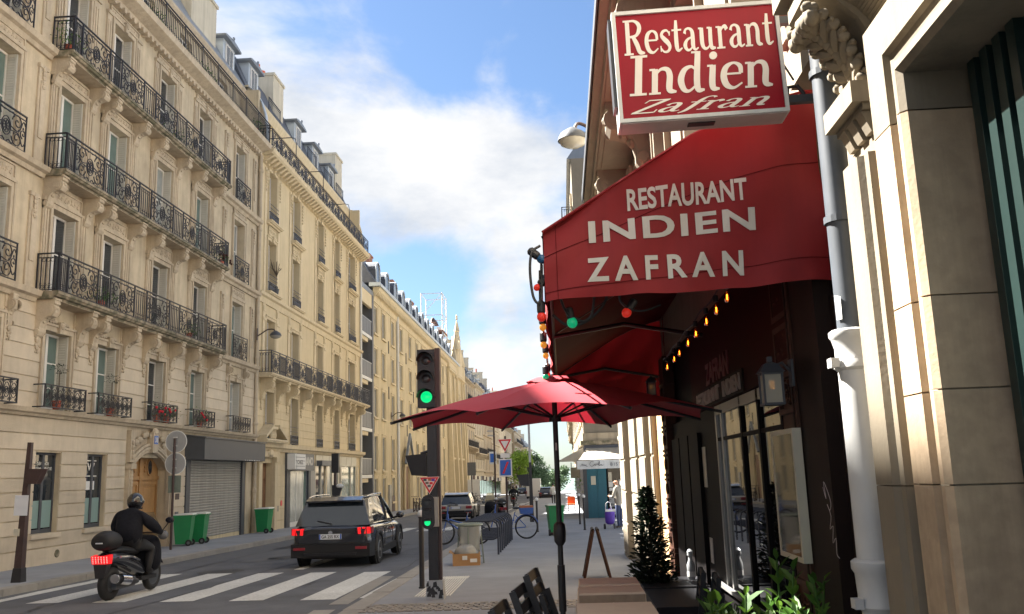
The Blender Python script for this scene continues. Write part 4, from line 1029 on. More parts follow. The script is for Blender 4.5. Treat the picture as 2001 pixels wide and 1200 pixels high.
def arched_dormer(parent, u, z):
    d = G().box(-2.0, .0, u-.62, u+.62, z, z+1.25).build('dormer', 'slate', parent)
    n = 8; poly = [(u+.66*math.cos(math.pi*k/n), z+1.25+.62*math.sin(math.pi*k/n)) for k in range(n+1)]
    G().prism(poly, -2.2, .02, 'x').build('dormer_hood', 'slate', d)
    g = G(); g.tube([(.05, u-.62, z)]+[(.05, p, q) for p, q in reversed(poly)]+[(.05, u+.62, z)], .07, 5); g.build('dormer_frame', 'zinc_light', d)
    G().prism([(u-.42, z+.1)]+[(u-.45*math.cos(math.pi*k/n), z+1.15+.45*math.sin(math.pi*k/n)) for k in range(n+1)]+[(u+.42, z+.1)], .021, .04, 'x').build('pane', 'pane_dark', d)
    g = G(); 
    g.quad((.08, u-.66, z+1.32), (-1.9, u-.50, z+1.72), (-1.9, u, z+1.95), (.08, u, z+1.93)); g.quad((.08, u, z+1.93), (-1.9, u, z+1.95), (-1.9, u+.5, z+1.72), (.08, u+.66, z+1.32)); g.build('lead_capping', 'zinc_light', d)
    G().tri((.09, u-.7, z+1.9), (.09, u, z+1.2), (.09, u, z+1.2))
    return d
for k in range(13): arched_dormer(B4, 62.6+k*3.5, 15.24)
for u in (69.0, 79.0, 89.5): chimney(B4, u, u+1.3, 16.5, 19.4, -3.2, -2.0, 0, 'brick')
g = G().tube([(.10, 70.0, -1.2), (.10, 70.0, 14.6)], .12, 8); g.build('downpipe', 'white_metal', B4)
for k, (u, z) in enumerate(((66.6, 10.9), (66.6, 7.4), (70.3, 4.7), (74.3, 11.0), (61.15, 4.6), (77.9, 8.0), (74.5, 4.9))): cube('wall_anchor', 'iron', B4, 0, .05, u-.06, u+.06, z, z+.95)
for u in (66.6, 81.6): cube('rain_box', 'shutter_grey', B4, 0, .12, u-.4, u+.4, -1.0, 1.0)
# gothic side portal with pointed arch
g = G()
def pointed(uc, w, zs, n=8):
    R_ = w; L_ = [(uc-w/2+R_*(1-math.cos(a)), zs+R_*math.sin(a)) for a in [k*rad(60)/n for k in range(n+1)]]
    return L_+[(2*uc-p, q) for p, q in reversed(L_[:-1])]
P = pointed(73.5, 3.0, 1.2)
g.prism([(72.0, -1.3)]+P+[(75.0, -1.3)], -.5, .012, 'x'); g.build('portal_recess', 'stone3_trim', B4)
g = G()
for s, oo in ((0, .14), (.16, .22), (.32, .30)):
    g.tube([(oo, 72.0-s, -1.3), (oo, 72.0-s, 1.2)]+[(oo, 73.5+(p-73.5)*(1+s/1.5*.9), q+s*.9) for p, q in P]+[(oo, 75.0+s, 1.2), (oo, 75.0+s, -1.3)], .09, 5)
g.build('portal_mouldings', 'stone3_trim', B4)
g = G(); g.tube([(.42, 71.5, 2.6), (.42, 73.5, 5.0), (.42, 75.5, 2.6)], .14, 4); g.build('portal_gable', 'zinc', B4)
G().box(.013, .05, 72.4, 74.6, -1.3, 2.4).build('portal_door', 'dark_wood', B4); cube('cellar_door', 'brown_metal', B4, .0, .06, 69.3-1.9, 68.6, -1.2, .15)
cube('inner_wall', 'interior', B4, -1.6, -1.5, 61, 101.5, -2, 14.3); cube('back_wall', 'stone3', B4, -9.2, -9, 61, 110, -2, 15.2)

# =============================================================== left, fifth: gothic church front
CH = thing('church', 'pale gothic church front with steep gable and slender pinnacle', 'church', (XL, 0, 0), off=(0, 109, -1.6))
wall(CH, 'stone3', 101.5, 118.2, -2.4, 15.4, [], o=.1)
G().prism([(101.5, 14.0), (118.2, 14.0), (118.2, 15.4), (115.6, 15.4), (112.8, 19.3), (110.0, 15.4), (101.5, 15.4)], -.7, .35, 'x').build('gable', 'stone3_trim', CH)
G().lathe([(.45, 0), (.5, .4), (.35, .6), (.30, 2.0), (.42, 2.1), (.06, 4.3), (.2, 4.5), (.1, 4.8), (.2, 5.0), (.02, 5.4)], 6).build('pinnacle', 'stone3_trim', CH, loc=(0, 112.8, 18.5), scale=(.9, .9, .68))
for u, zz in ((110.2, 17.0), (108.6, 14.9), (115.6, 15.4)): G().lathe([(.5, 0), (.5, 1.6), (.62, 1.7), (.05, 4.0)], 6).build('turret', 'stone3_trim', CH, loc=(.1, u, zz-1.5))
for uc, w, zs, zb in ((112.8, 3.2, 8.8, 3.8), (104.6, 1.6, 8.2, 5.0), (108.0, 1.4, 2.6, -1.5), (112.8, 2.4, 2.0, -2), (116.6, 1.0, 8.0, 5.0), (116.6, 1.0, 2.0, -1)):
    P = pointed(uc, w, zs); G().prism([(uc-w/2, zb)]+P+[(uc+w/2, zb)], .09, .16, 'x').build('lancet_pane', 'slate', CH)
    g = G(); g.tube([(.22, uc-w/2, zb)]+[(.22, p, q) for p, q in P]+[(.22, uc+w/2, zb)], .15, 5); g.tube([(.2, uc, zb), (.2, uc, zs+w*.5)], .06, 4); g.build('tracery', 'stone3_trim', CH)
for u in (101.9, 106.4, 110.2, 115.5, 118.0): G().hexa([(0, u-.4, -2.4), (.8, u-.4, -2.4), (.8, u+.4, -2.4), (0, u+.4, -2.4), (0, u-.3, 14.0), (.3, u-.3, 13.4), (.3, u+.3, 13.4), (0, u+.3, 14.0)]).build('buttress', 'stone3_trim', CH)
for z in (3.3, 13.6): moulding(CH, 'stone3_trim', 101.5, 118.2, [(.1, z), (.4, z+.1), (.4, z+.3), (.1, z+.3)], 'string_course')
G().prism([(-.7, 15.4), (-.7, 15.0), (-14, 15.0), (-14, 15.4), (-7, 20)], 103, 118, 'y').build('roof', 'slate', CH)
sc = thing('scaffold', 'white tube scaffold cage around bells above the church roof', 'scaffold', (-16.5, 107.5, 14.5))
g = G()
for x in (0, 2.6):
    for y in (-2.0, 2.0): g.tube([(x, y, 0), (x, y, 9.2)], .07, 5)
for z in (3.8, 6.4, 9.1):
    g.tube([(0, -2, z), (2.6, -2, z), (2.6, 2, z), (0, 2, z)], .055, 5, closed=True)
for a, b in (((2.6, -2, 3.8), (2.6, 2, 6.4)), ((2.6, 2, 6.4), (2.6, -2, 9.1)), ((0, -2, 6.4), (2.6, -2, 9.1)), ((0, 2, 3.8), (2.6, 2, 6.4))): g.tube([a, b], .045, 5)
g.build('tube_frame', 'white_metal', sc); cube('deck', 'brick', sc, -.1, 2.7, -2.1, 2.1, 4.3, 4.5); cube('toe_board', 'white_metal', sc, 2.7, 2.75, -2.1, 2.1, 3.9, 4.1); cube('shroud', 'slate', sc, .2, 2.4, -1.8, 1.8, 0, 3.7)
for k in range(3): G().lathe([(.42, 0), (.36, .12), (.22, .5), (.1, .6)], 10).build('bell', 'brown_metal', sc, loc=(1.3, -1.2+k*1.2, 5.6))
for k in range(3): cube('floodlight', 'white_plastic', sc, 1.8, 2.3, -1.5+k*1.2, -1.1+k*1.2, 4.5, 5.0)

# =============================================================== far houses on the left
def far_house(W_, side, u0, u1, ztop, m, label, bays, floors, zb, shop=True, detail=True, dark=('pane_dark',)):
    rz = 0 if side < 0 else math.pi
    sg = 1 if side < 0 else -1
    a0, a1 = (u0, u1) if side < 0 else (-u1, -u0)
    h = thing('apartment_building', label, 'building', (W_, 0, 0), rz, off=(0, (a0+a1)/2, zb))
    fh = (ztop-zb-4.2)/floors; ww = (a1-a0)/bays
    hs = [(a0+(k+.5)*ww-.55, a0+(k+.5)*ww+.55, zb+4.2+f*fh+.25, zb+4.2+f*fh+min(2.45, fh-.5)) for k in range(bays) for f in range(floors)]
    wall(h, m, a0, a1, zb-1, ztop, hs, depth=.35)
    for a, b, c, d in hs: window(h, (a+b)/2, c, 1.05, d-c, o=-.09, pane='pane_dark', kind='plain')
    for f in range(floors+1):
        z = zb+4.1+f*fh; moulding(h, m, a0, a1, [(0, z-.1), (.2, z-.05), (.25, z+.1), (0, z+.1)], 'string_course')
    for f in (1, floors-1):
        z = zb+4.2+f*fh; bl = G().box(0, .7, a0+.3, a1-.3, z-.12, z).build('balcony', m, h)
        k = max(1, int((a1-a0-.6)/2.2)); w_ = (a1-a0-.6)/k
        for j in range(k): put('railing_panel', rail_bars(w_, .95, 'iron', 11, False), bl, loc=(.65, a0+.3+j*w_, z))
        for j in range(bays):
            for s in (-1, 1): bracket(h, a0+(j+.5)*ww+s*.8, z-.12, .6, .8, .3, m, False)
    if shop:
        for j in range(bays):
            u = a0+(j+.5)*ww
            cube('shop_window', 'pane_dark', h, .0, .05, u-ww*.38, u+ww*.38, zb-.5, zb+2.7); cube('shop_fascia', ('rest_red', 'cream_frame', 'anthracite')[j % 3], h, .0, .25, u-ww*.42, u+ww*.42, zb+2.75, zb+3.4)
    G().prism([(-.1, ztop), (-1.6, ztop+3.0), (-5, ztop+3.8), (-9, ztop+3.6), (-9, ztop)], a0, a1, 'y').build('roof', 'slate', h)
    moulding(h, m, a0, a1, [(0, ztop-.3), (.45, ztop-.1), (.45, ztop+.1), (0, ztop+.1)], 'eaves_cornice')
    for j in range(bays):
        if j % 2 == 0: dormer(h, a0+(j+.5)*ww, ztop+.3, o=-.5, w=1.2, h=1.5)
    chimney(h, a0+.1, a0+.8, ztop+1.5, ztop+5.0, -4, -1.5, 3); chimney(h, (a0+a1)/2, (a0+a1)/2+.7, ztop+1.5, ztop+4.8, -4, -1.5, 3)
    cube('inner_wall', 'interior', h, -1.3, -1.2, a0, a1, zb-1, ztop); cube('end_wall', m, h, -9, -.02, a0, a0+.15, zb-1, ztop); cube('end_wall', m, h, -9, -.02, a1-.15, a1, zb-1, ztop); cube('back_wall', m, h, -9.2, -9, a0, a1, zb-1, ztop)
    return h
far_house(-13.0, -1, 118.2, 133, 14.6, 'stone4', 'weathered stone house with dark balconies next to the church', 5, 4, -1.9)
far_house(-13.0, -1, 133, 148, 15.2, 'stone5', 'pale stone house two doors beyond the church', 5, 5, -2.1)
far_house(-13.0, -1, 148, 166, 14.2, 'stone4', 'brownish stone house with shops three doors beyond the church', 6, 4, -2.3)
far_house(-13.0, -1, 166, 186, 15.5, 'stone5', 'light stone house before the green street tree', 6, 5, -2.6)
far_house(-12.6, -1, 200, 225, 15.0, 'stone5', 'tall pale corner house behind the green street tree', 6, 5, -3.6)
far_house(-12.0, -1, 226, 262, 12.0, 'stone4', 'distant grey house at the far end of the street', 8, 5, -5)
far_house(-10.5, -1, 264, 310, 9.0, 'stone5', 'last hazy house where the street dips', 8, 5, -8)
# =============================================================== right, nearest: stone doorway
R1 = thing('stone_doorway_building', 'sunlit stone building with moulded doorway jamb and carved console, at the camera side', 'building', (1.3, 1.5, 0))
INV[R1.name] = Matrix.Translation((-1.3, -1.5, 0))
prof = [(0, 1.56), (0, 1.275), (.022, 1.255), (.05, 1.255), (.056, 1.285), (.075, 1.292), (.125, 1.285), (.135, 1.262), (.30, 1.262), (.318, 1.285), (.335, 1.33), (.335, 1.60)]
YA, ZA = 3.02, 2.913
def jamb(z0, z1): return [[(x, YA+d, z0) for d, x in prof], [(x, YA+d, z1) for d, x in prof]]
zj = [-.3, .40, .95, 1.465, 1.78, 2.10, 2.77]
for a, b in zip(zj[:-1], zj[1:]): G().loft(jamb(a+.003, b-.003)).build('stone_block', 'stoneR_reveal', R1)
G().loft([[(x, YA+d, 2.773) for d, x in prof], [(x, YA+d, ZA+d) for d, x in prof], [(x, 1.9, ZA+d) for d, x in prof]]).build('stone_block', 'stoneR', R1)
G().loft([[(x, 1.895, ZA+d) for d, x in prof], [(x, -.3, ZA+d) for d, x in prof]]).build('stone_block', 'stoneR', R1)
G().box(1.285, 1.62, 3.035, 3.34, -.3, 2.9).build('joint_bed', 'stoneR_joint', R1)
G().box(1.58, 1.9, 2.95, 3.45, -.3, 3.3).build('core_wall', 'stoneR', R1)
# pilaster beside the jamb
pp = [(1.5, 3.355), (1.335, 3.36), (1.335, 3.385), (1.262, 3.40), (1.262, 3.445), (1.237, 3.46), (1.237, 3.635), (1.262, 3.65), (1.262, 3.70), (1.33, 3.715), (1.5, 3.72)]
for a, b in ((-.3, .30), (.304, 1.455), (1.459, 2.76)): G().prism(pp, a, b, 'z').build('stone_block', 'stoneR', R1)
g = G()
g.box(1.21, 1.5, 3.40, 3.71, 2.762, 2.85)
for k in range(3): g.hexa([(1.19, 3.41+k*.105, 2.85), (1.5, 3.41+k*.105, 2.85), (1.5, 3.475+k*.105, 2.85), (1.19, 3.475+k*.105, 2.85), (1.155, 3.41+k*.105, 2.935), (1.5, 3.41+k*.105, 2.935), (1.5, 3.475+k*.105, 2.935), (1.155, 3.475+k*.105, 2.935)])
g.box(1.16, 1.5, 3.395, 3.73, 2.937, 2.965); g.box(1.115, 1.5, 3.38, 3.745, 2.965, 3.055)
g.build('console_base', 'stoneR', R1, loc=(.10, 0, 0))
cpf = [(1.5, 3.055), (1.27, 3.055), (1.262, 3.15), (1.235, 3.25), (1.19, 3.34), (1.12, 3.41), (1.04, 3.455), (1.01, 3.49), (1.01, 3.55), (1.5, 3.55)]
G().prism(cpf, 3.395, 3.73, 'y').build('console', 'stoneR', R1, loc=(.09, 0, 0))
g = G()
path = catmull([(1.245, 3.06, 0), (1.225, 3.15, 0), (1.19, 3.24, 0), (1.135, 3.32, 0), (1.075, 3.375, 0), (1.045, 3.385, 0)], 3)
def lobe(p0, p1, w0, w1, th):
    d = Vector(p1)-Vector(p0); g.tube([p0, tuple(Vector(p0)+d*.35), tuple(Vector(p0)+d*.75), p1], .02, 7, radii=[w0*.5, w0, w1, w1*.35])
for i, q in enumerate(path):       # acanthus: midrib and side lobes curling outward
    x, z = q[0], q[1]; s_ = 1-.25*abs(i/len(path)-.55)
    g.ball((x-.004, 3.5625, z), .034, 8, 5, (.8, 1.1, 1.2))
    if i % 2 == 0:
        for sd in (-1, 1):
            lobe((x+.005, 3.5625+sd*.02, z-.03), (x-.03, 3.5625+sd*.135*s_, z+.035), .030, .026, 0); g.ball((x-.034, 3.5625+sd*.135*s_, z+.032), .027, 7, 5, (1, .9, .9))
            lobe((x+.01, 3.5625+sd*.05, z-.01), (x-.01, 3.5625+sd*.165*s_, z+.0), .022, .02, 0)
for k in range(5): g.ball((1.035, 3.44+.061*k, 3.395-.012*abs(k-2)), .036, 8, 6, (1, 1, 1.1))
g.build('acanthus_leaf', 'stoneR', R1, smooth=True, loc=(.075, 0, 0))
g = G()
for (x0, z0, q0), (x1, z1, q1) in zip(path[:-1], path[1:]):
    for t in (0, .5): g.tube([(x0+(x1-x0)*t+.075, 3.20, z0+(z1-z0)*t+.05), (x0+(x1-x0)*t+.075, 3.394, z0+(z1-z0)*t+.05)], .014, 5)
g.build('ribbed_soffit', 'stoneR', R1, loc=(.09, 0, 0))
G().box(.98, 1.6, -2.0, 3.80, 3.552, 3.61).build('balcony_slab', 'stoneR', R1, loc=(.14, 0, 0)); G().box(.93, 1.6, -2.0, 3.86, 3.61, 3.75).build('balcony_edge', 'stoneR', R1, loc=(.14, 0, 0))
G().box(1.34, 1.7, -6, 3.39, 3.251, 3.55).build('frieze', 'stoneR', R1); G().box(1.32, 1.34, .4, 3.15, 3.30, 3.50).build('frieze_panel', 'stoneR', R1)
G().box(1.34, 9, -6, 3.98, 3.752, 16).build('upper_wall', 'stoneR_bounce', R1); G().box(1.62, 9, 3.1, 3.95, -.3, 3.75).build('core_wall', 'stoneR', R1); G().box(1.32, 9, -6, -.35, -.3, 3.75).build('core_wall', 'stoneR', R1)
dd = G().box(1.51, 1.60, -.35, 3.02, -.3, 2.95).build('door', 'door_green', R1)
for k in range(4): G().box(1.475, 1.51, 2.97-.09*k-.05, 2.97-.09*k, -.3, 2.91).build('door_moulding', 'door_green', dd)
G().box(1.465, 1.51, -.3, 2.62, 1.93, 2.05).build('door_rail', 'door_green', dd); G().box(1.495, 1.50, .2, 2.3, 2.1, 2.9).build('pane', 'pane_dark', dd); G().box(1.495, 1.50, .2, 2.3, .9, 1.9).build('pane', 'pane_dark', dd)
cube('name_plate', 'label_white', dd, 1.455, 1.463, 2.28, 2.62, 2.06, 2.17)
for k in range(4): cube('button', 'blue_sign', dd, 1.449, 1.454, 2.34+k*.07, 2.375+k*.07, 2.10, 2.13)
# downpipe: grey above, white cast iron below
dp = thing('downpipe', 'downpipe painted grey above and white below, in front of stone pilaster', 'pipe', (1.285, 3.88, 0))
G().tube([(0, 0, 2.10), (0, 0, 3.9)], .060, 20).build('grey_pipe', 'pipe_grey', dp, smooth=True)
G().tube([(.01, .02, -.2), (.01, .02, 2.02)], .078, 24).build('white_pipe', 'pipe_white', dp, smooth=True)
G().lathe([(.079, 0), (.092, .012), (.092, .035), (.083, .05), (.083, .10), (.094, .14), (.102, .15), (.102, .172), (.09, .18)], 24, (.01, .02, 1.94)).build('collar', 'pipe_white', dp, smooth=True)
G().lathe([(.079, 0), (.094, .02), (.088, .06), (.092, .15), (.104, .17), (.104, .20), (.09, .21)], 24, (.01, .02, .94)).build('collar', 'pipe_white', dp, smooth=True)
for z in (1.975, .975): G().box(-.11, -.075, -.03, .03, z-.02, z+.02).build('clamp_bolt', 'pipe_white', dp)
G().hexa([(-.066, -.02, 2.16), (-.05, -.045, 2.16), (-.05, -.045, 2.16), (-.064, -.02, 2.16), (-.066, -.02, 2.27), (-.048, -.045, 2.26), (-.048, -.045, 2.26), (-.064, -.02, 2.27)]).build('sticker', 'label_white', dp)
for z in (2.6, 3.3): G().lathe([(.070, 0), (.070, .03)], 18, (0, 0, z)).build('pipe_clip', 'pipe_grey', dp)

# =============================================================== right: restaurant house
R2 = thing('restaurant_building', 'stone house above the dark wooden restaurant front', 'building', (1.46, 0, 0), math.pi, off=(0, -8, 0))
h2r = [(-y-.55, -y+.55, z, z+2.2) for y in (5.6, 8.2, 10.8) for z in (4.2, 7.6, 10.5, 13.2)]
wall(R2, 'stoneR3', -12.05, -4.87, 3.0, 7.15, [h for h in h2r if h[2] < 7], depth=.3); wall(R2, 'stoneR_bounce', -12.05, -3.99, 7.15, 16, [h for h in h2r if h[2] > 7], depth=.3)
G().box(-.4, -.13, -4.869, -3.99, 3.0, 7.15).build('recessed_wall', 'stoneR3', R2); G().box(-.4, -.002, -4.93, -4.872, 3.0, 7.14).build('wall_return', 'stoneR3', R2)
for a, b, c, d in h2r: window(R2, (a+b)/2, c, 1.05, d-c, o=-.25, pane='pane_curtain'); surround(R2, (a+b)/2, c, 1.1, d-c, 'stoneR3', True)
G().box(-7, -.45, -12.04, -4.0, 3.0, 15.9).build('core', 'interior', R2); G().box(-7.2, .05, -12.05, -3.99, 16, 16.2).build('roof', 'zinc', R2)
G().box(-.13, .10, -4.70, -4.0, 3.60, 3.86).build('stone_ledge', 'stoneR3', R2); G().box(-.13, .13, -4.75, -3.99, 3.86, 3.91).build('ledge_cap', 'stone_mossy', R2)
RF = thing('wooden_shopfront', 'dark wooden restaurant front with carved posts and glass doors', 'shopfront', (1.45, 8, -.1)); INV[RF.name] = Matrix.Translation((-1.45, -8, .1))
G().box(1.52, 1.7, 4.86, 12.0, -.4, 3.05).build('back_panel', 'rest_black', RF); G().box(1.50, 1.7, 3.96, 4.855, -.4, 2.45).build('corner_return', 'rest_brown', RF); G().box(1.58, 1.7, 3.96, 4.855, 2.451, 3.0).build('corner_return', 'rest_brown', RF)
G().box(1.42, 1.60, 4.86, 5.36, -.4, 3.0).build('corner_pier', 'rest_brown', RF)
G().box(1.405, 1.43, 5.355, 5.40, -.4, 2.9).build('wooden_strip', 'rest_wood', RF); G().box(1.40, 1.42, 5.405, 5.43, -.4, 2.9).build('wooden_strip', 'rest_brown', RF)
# carved post behind the menu board
g = G().box(1.44, 1.52, 5.43, 5.86, -.4, 2.95)
post = g.build('carved_post', 'rest_wood', RF)
for z0, z1 in ((-.1, .40), (.46, .86), (1.86, 2.12), (2.16, 2.42), (2.46, 2.78)):
    gg = G(); t = .035
    gg.box(1.415, 1.44, 5.46, 5.83, z0, z0+t); gg.box(1.415, 1.44, 5.46, 5.83, z1-t, z1); gg.box(1.415, 1.44, 5.46, 5.46+t, z0+t, z1-t); gg.box(1.415, 1.44, 5.83-t, 5.83, z0+t, z1-t)
    for k in range(7): gg.ball((1.435, 5.53+.04*k, (z0+z1)/2+.07*math.sin(k*2)), .022, 6, 4)
    gg.tube([(1.43,)+tuple(p[1:]) for p in spiral(5.645, (z0+z1)/2, .01, .09, 0, 1.6, 12)], .010, 4)
    gg.build('carved_panel', 'rest_wood', post)
# glazed doors, steel mullions
for a, b in ((5.90, 6.52), (6.58, 7.16), (7.26, 8.02), (8.10, 8.30)):
    G().box(1.455, 1.463, a, b, .52, 2.02).build('pane', 'rest_glass', RF)
for y in (5.87, 6.55, 7.20, 8.06, 8.34): G().box(1.435, 1.48, y-.03, y+.03, .10, 2.10).build('mullion', 'steel_frame' if y > 7.9 else 'rest_black', RF)
G().box(1.435, 1.48, 5.85, 8.36, 2.02, 2.10).build('transom', 'cream_frame', RF); G().box(1.44, 1.475, 7.18, 7.24, .5, 2.02).build('mullion', 'steel_frame', RF); G().box(1.44, 1.475, 5.86, 8.36, 1.78, 1.81).build('transom', 'rest_black', RF)
G().box(1.43, 1.50, 5.86, 8.36, -.2, .50).build('stall_riser', 'rest_black', RF); G().box(1.38, 1.42, 6.6, 8.9, .48, .51).build('door_bar', 'steel_frame', RF)
G().box(1.44, 1.52, 8.40, 11.55, -.3, 2.10).build('dark_panel', 'rest_black', RF); cube('paper_notice', 'menu_paper', RF, 1.432, 1.438, 9.0, 9.16, .62, .86); cube('paper_notice', 'menu_paper', RF, 1.432, 1.438, 9.05, 9.25, 1.35, 1.75)
for k in range(3): G().box(1.40, 1.44, 9.3+k*.75, 9.95+k*.75, .2, 1.9).build('wall_panel', 'rest_black', RF)
# carved end post
ep = G().box(1.36, 1.50, 11.60, 12.02, -.4, 3.0).build('carved_post', 'rest_wood', RF)
for k in range(9):
    z0 = -.1+k*.31; gg = G()
    gg.box(1.34, 1.36, 11.62, 12.0, z0, z0+.03); gg.box(1.34, 1.36, 11.62, 12.0, z0+.25, z0+.28); gg.box(1.36, 1.5, 11.58, 11.60, z0, z0+.03); gg.box(1.36, 1.5, 11.58, 11.6, z0+.25, z0+.28)
    gg.tube([(1.345,)+tuple(p[1:]) for p in spiral(11.81, z0+.14, .01, .09, 0, 1.6, 12)], .014, 4); gg.build('carved_panel', 'rest_wood', ep)
# inner name board with raised letters
nb = thing('name_board', 'dark red board with raised ZAFRAN RESTAURANT INDIEN letters under the awning', 'sign', (1.43, 8, 2.1)); INV[nb.name] = Matrix.Translation((-1.43, -8, -2.1))
G().box(1.42, 1.50, 5.5, 9.6, 2.11, 2.98).build('board', 'rest_red', nb)
G().box(1.405, 1.42, 6.85, 9.2, 2.115, 2.29).build('letter_strip', 'rest_brown', nb)
def right_text(txt, ystart, z, w, h, x, m, parent, bold=.03): return putm('lettering', text_mesh(txt, w, h, m, bold, .012), parent, face_mx(x, ystart, z))
right_text('ZAFRAN', 8.55, 2.31, 1.15, .20, 1.418, 'letter_rose', nb); right_text('RESTAURANT', 9.12, 2.135, 1.28, .13, 1.404, 'letter_grey', nb); right_text('INDIEN', 7.66, 2.135, .74, .13, 1.404, 'letter_grey', nb)
# scratched tag on the pier
g = G()
sy = [(5.02, 1.42), (4.98, 1.36), (5.0, 1.45), (4.94, 1.40), (4.90, 1.34), (4.93, 1.30), (4.97, 1.33), (4.92, 1.27), (4.96, 1.20), (4.90, 1.22), (4.93, 1.13), (4.87, 1.16), (4.88, 1.08), (4.84, 1.06)]
g.tube([(1.4195, y, z) for y, z in catmull([(0, a, b) for a, b in sy], 3) and [(p[1], p[2]) for p in catmull([(0, a, b) for a, b in sy], 3)]], .0022, 4); g.build('scratched_tag', 'sign_under', RF)
mb = thing('menu_board', 'white framed glazed menu board on the carved wooden post', 'menu board', (1.37, 5.6, 1.0)); INV[mb.name] = Matrix.Translation((-1.37, -5.6, -1.0))
G().box(1.375, 1.412, 5.335, 5.885, .985, 1.76).build('board_back', 'cream_frame', mb)
for a, b, c, d in ((5.335, 5.365, .985, 1.76), (5.855, 5.885, .985, 1.76), (5.365, 5.855, .985, 1.015), (5.365, 5.855, 1.73, 1.76)): cube('frame_bar', 'cream_frame', mb, 1.36, 1.375, a, b, c, d)
cube('menu_sheet', 'menu_paper', mb, 1.371, 1.374, 5.368, 5.852, 1.018, 1.727)
r3 = random.Random(5)
for c0 in (5.42, 5.64):
    z = 1.68
    while z > 1.06:
        if r3.random() > .12: cube('menu_line', 'rest_brown', mb, 1.3695, 1.3705, c0+r3.uniform(0, .03), c0+r3.uniform(.10, .18), z, z+.009)
        z -= .021
cube('menu_picture', 'rest_wood', mb, 1.3695, 1.3705, 5.72, 5.83, 1.06, 1.16)
G().box(1.362, 1.364, 5.365, 5.855, 1.015, 1.73).build('glazing', M['clear_pane'], mb)
# lanterns
def lantern(loc, label, lit):
    L = thing('wall_lantern', label, 'lantern', loc); L.scale = (.72, .72, .72)
    g = G()
    for sx in (-.075, .075):
        for sy_ in (-.075, .075): g.box(sx-.008, sx+.008, sy_-.008, sy_+.008, -.13, .11)
    g.box(-.085, .085, -.085, .085, -.15, -.13); g.box(-.085, .085, -.085, .085, .10, .12)
    g.build('cage', 'anthracite', L)
    G().loft([[(-.10, -.10, .12), (.10, -.10, .12), (.10, .10, .12), (-.10, .10, .12)], [(-.05, -.05, .19), (.05, -.05, .19), (.05, .05, .19), (-.05, .05, .19)], [(-.02, -.02, .205), (.02, -.02, .205), (.02, .02, .205), (-.02, .02, .205)], [(-.02, -.02, .25), (.02, -.02, .25), (.02, .02, .25), (-.02, .02, .25)]]).build('cap', 'anthracite', L)
    gl = M['lantern_glass']
    for q in ((-.07, -.066, -.067, .067), (.066, .07, -.067, .067)): G().box(*q, -.13, .10).build('lamp_pane', gl, L)
    for q in ((-.066, .066, -.07, -.066), (-.066, .066, .066, .07)): G().box(*q, -.13, .10).build('lamp_pane', gl, L)
    b = G().lathe([(.01, -.05), (.032, -.02), (.034, .02), (.015, .07), (.015, .10)], 10).build('bulb', 'bulb_amber' if lit else 'lamp_glass', L)
    for k in range(4): G().tube([(-.015+.01*k, -.03, -.02), (-.015+.01*k, -.03, .05)], .003, 4).build('filament', 'filament', L)
    G().tube([(.02, 0, .16), (.10, 0, .20), (.17, 0, .12)], .012, 6).build('arm', 'anthracite', L); G().box(.16, .18, -.05, .05, .0, .22).build('back_plate', 'anthracite', L)
    return L
lantern((1.25, 5.28, 2.0), 'grey wall lantern with dim filaments beside the brown pier', False)
lantern((1.24, 12.0, 2.62), 'glowing amber wall lantern on the carved end post', True)

# awning ------------------------------------------------------------------------------------------------
AW = thing('awning', 'long red restaurant awning with white lettering on its side panel', 'awning', (1.45, 8, 2.5)); INV[AW.name] = Matrix.Translation((-1.45, -8, -2.5))
AY0, AY1 = 4.80, 12.35
top = [(-.06, 2.87), (.25, 3.06), (.55, 3.245), (.80, 3.395), (1.05, 3.51), (1.30, 3.59), (1.52, 3.64)]
def sheet(fn, nu, nv, name, m, parent, smooth=True):
    g = G()
    for i in range(nu+1):
        for j in range(nv+1): g.v.append(tuple(fn(i/nu, j/nv)))
    for i in range(nu):
        for j in range(nv): a = i*(nv+1)+j; g.f.append((a, a+nv+1, a+nv+2, a+1))
    return g.build(name, m, parent, smooth=smooth)
def ztop(x):
    for (a, b), (c, d) in zip(top[:-1], top[1:]):
        if x <= c+1e-6: return b+(d-b)*(x-a)/(c-a)
    return top[-1][1]
def side_pt(y, s):
    def fn(u, v):
        x = -.055+1.565*u; zb = 2.478+.055*u+.005*math.sin(u*9)+.004*math.sin(u*23); zt = ztop(min(x, 1.52))
        z = zb+(zt-zb)*v
        return (x, y+s*(.018*math.sin(u*7+v*4)+.010*math.sin(u*17-v*9)+.03*math.sin(v*3.1)*math.sin(u*3.1)+.016*max(0, u-.70)/.3*math.sin(v*13+u*22)+.008*max(0, .25-v)/.25*math.sin(u*41)), z)
    return fn
sidep = sheet(side_pt(AY0, -1), 28, 18, 'side_panel', 'awning_red', AW)
sheet(side_pt(AY1, 1), 20, 14, 'side_panel', 'awning_red', AW)
def top_fn(u, v):
    k = u*(len(top)-1); i = min(int(k), len(top)-2); t = k-i; x = top[i][0]+(top[i+1][0]-top[i][0])*t; z = top[i][1]+(top[i+1][1]-top[i][1])*t
    return (x, AY0+(AY1-AY0)*v, z-.05*math.sin(math.pi*u)*abs(math.sin(v*math.pi*4))**.5)
sheet(top_fn, 18, 40, 'roof_panel', 'awning_red', AW)
sheet(lambda u, v: (-.06+.012*math.sin(v*40)*(1-u), AY0+(AY1-AY0)*v, 2.47+.40*u+.012*math.sin(v*31)*(1-u)), 4, 60, 'front_valance', 'awning_red', AW)
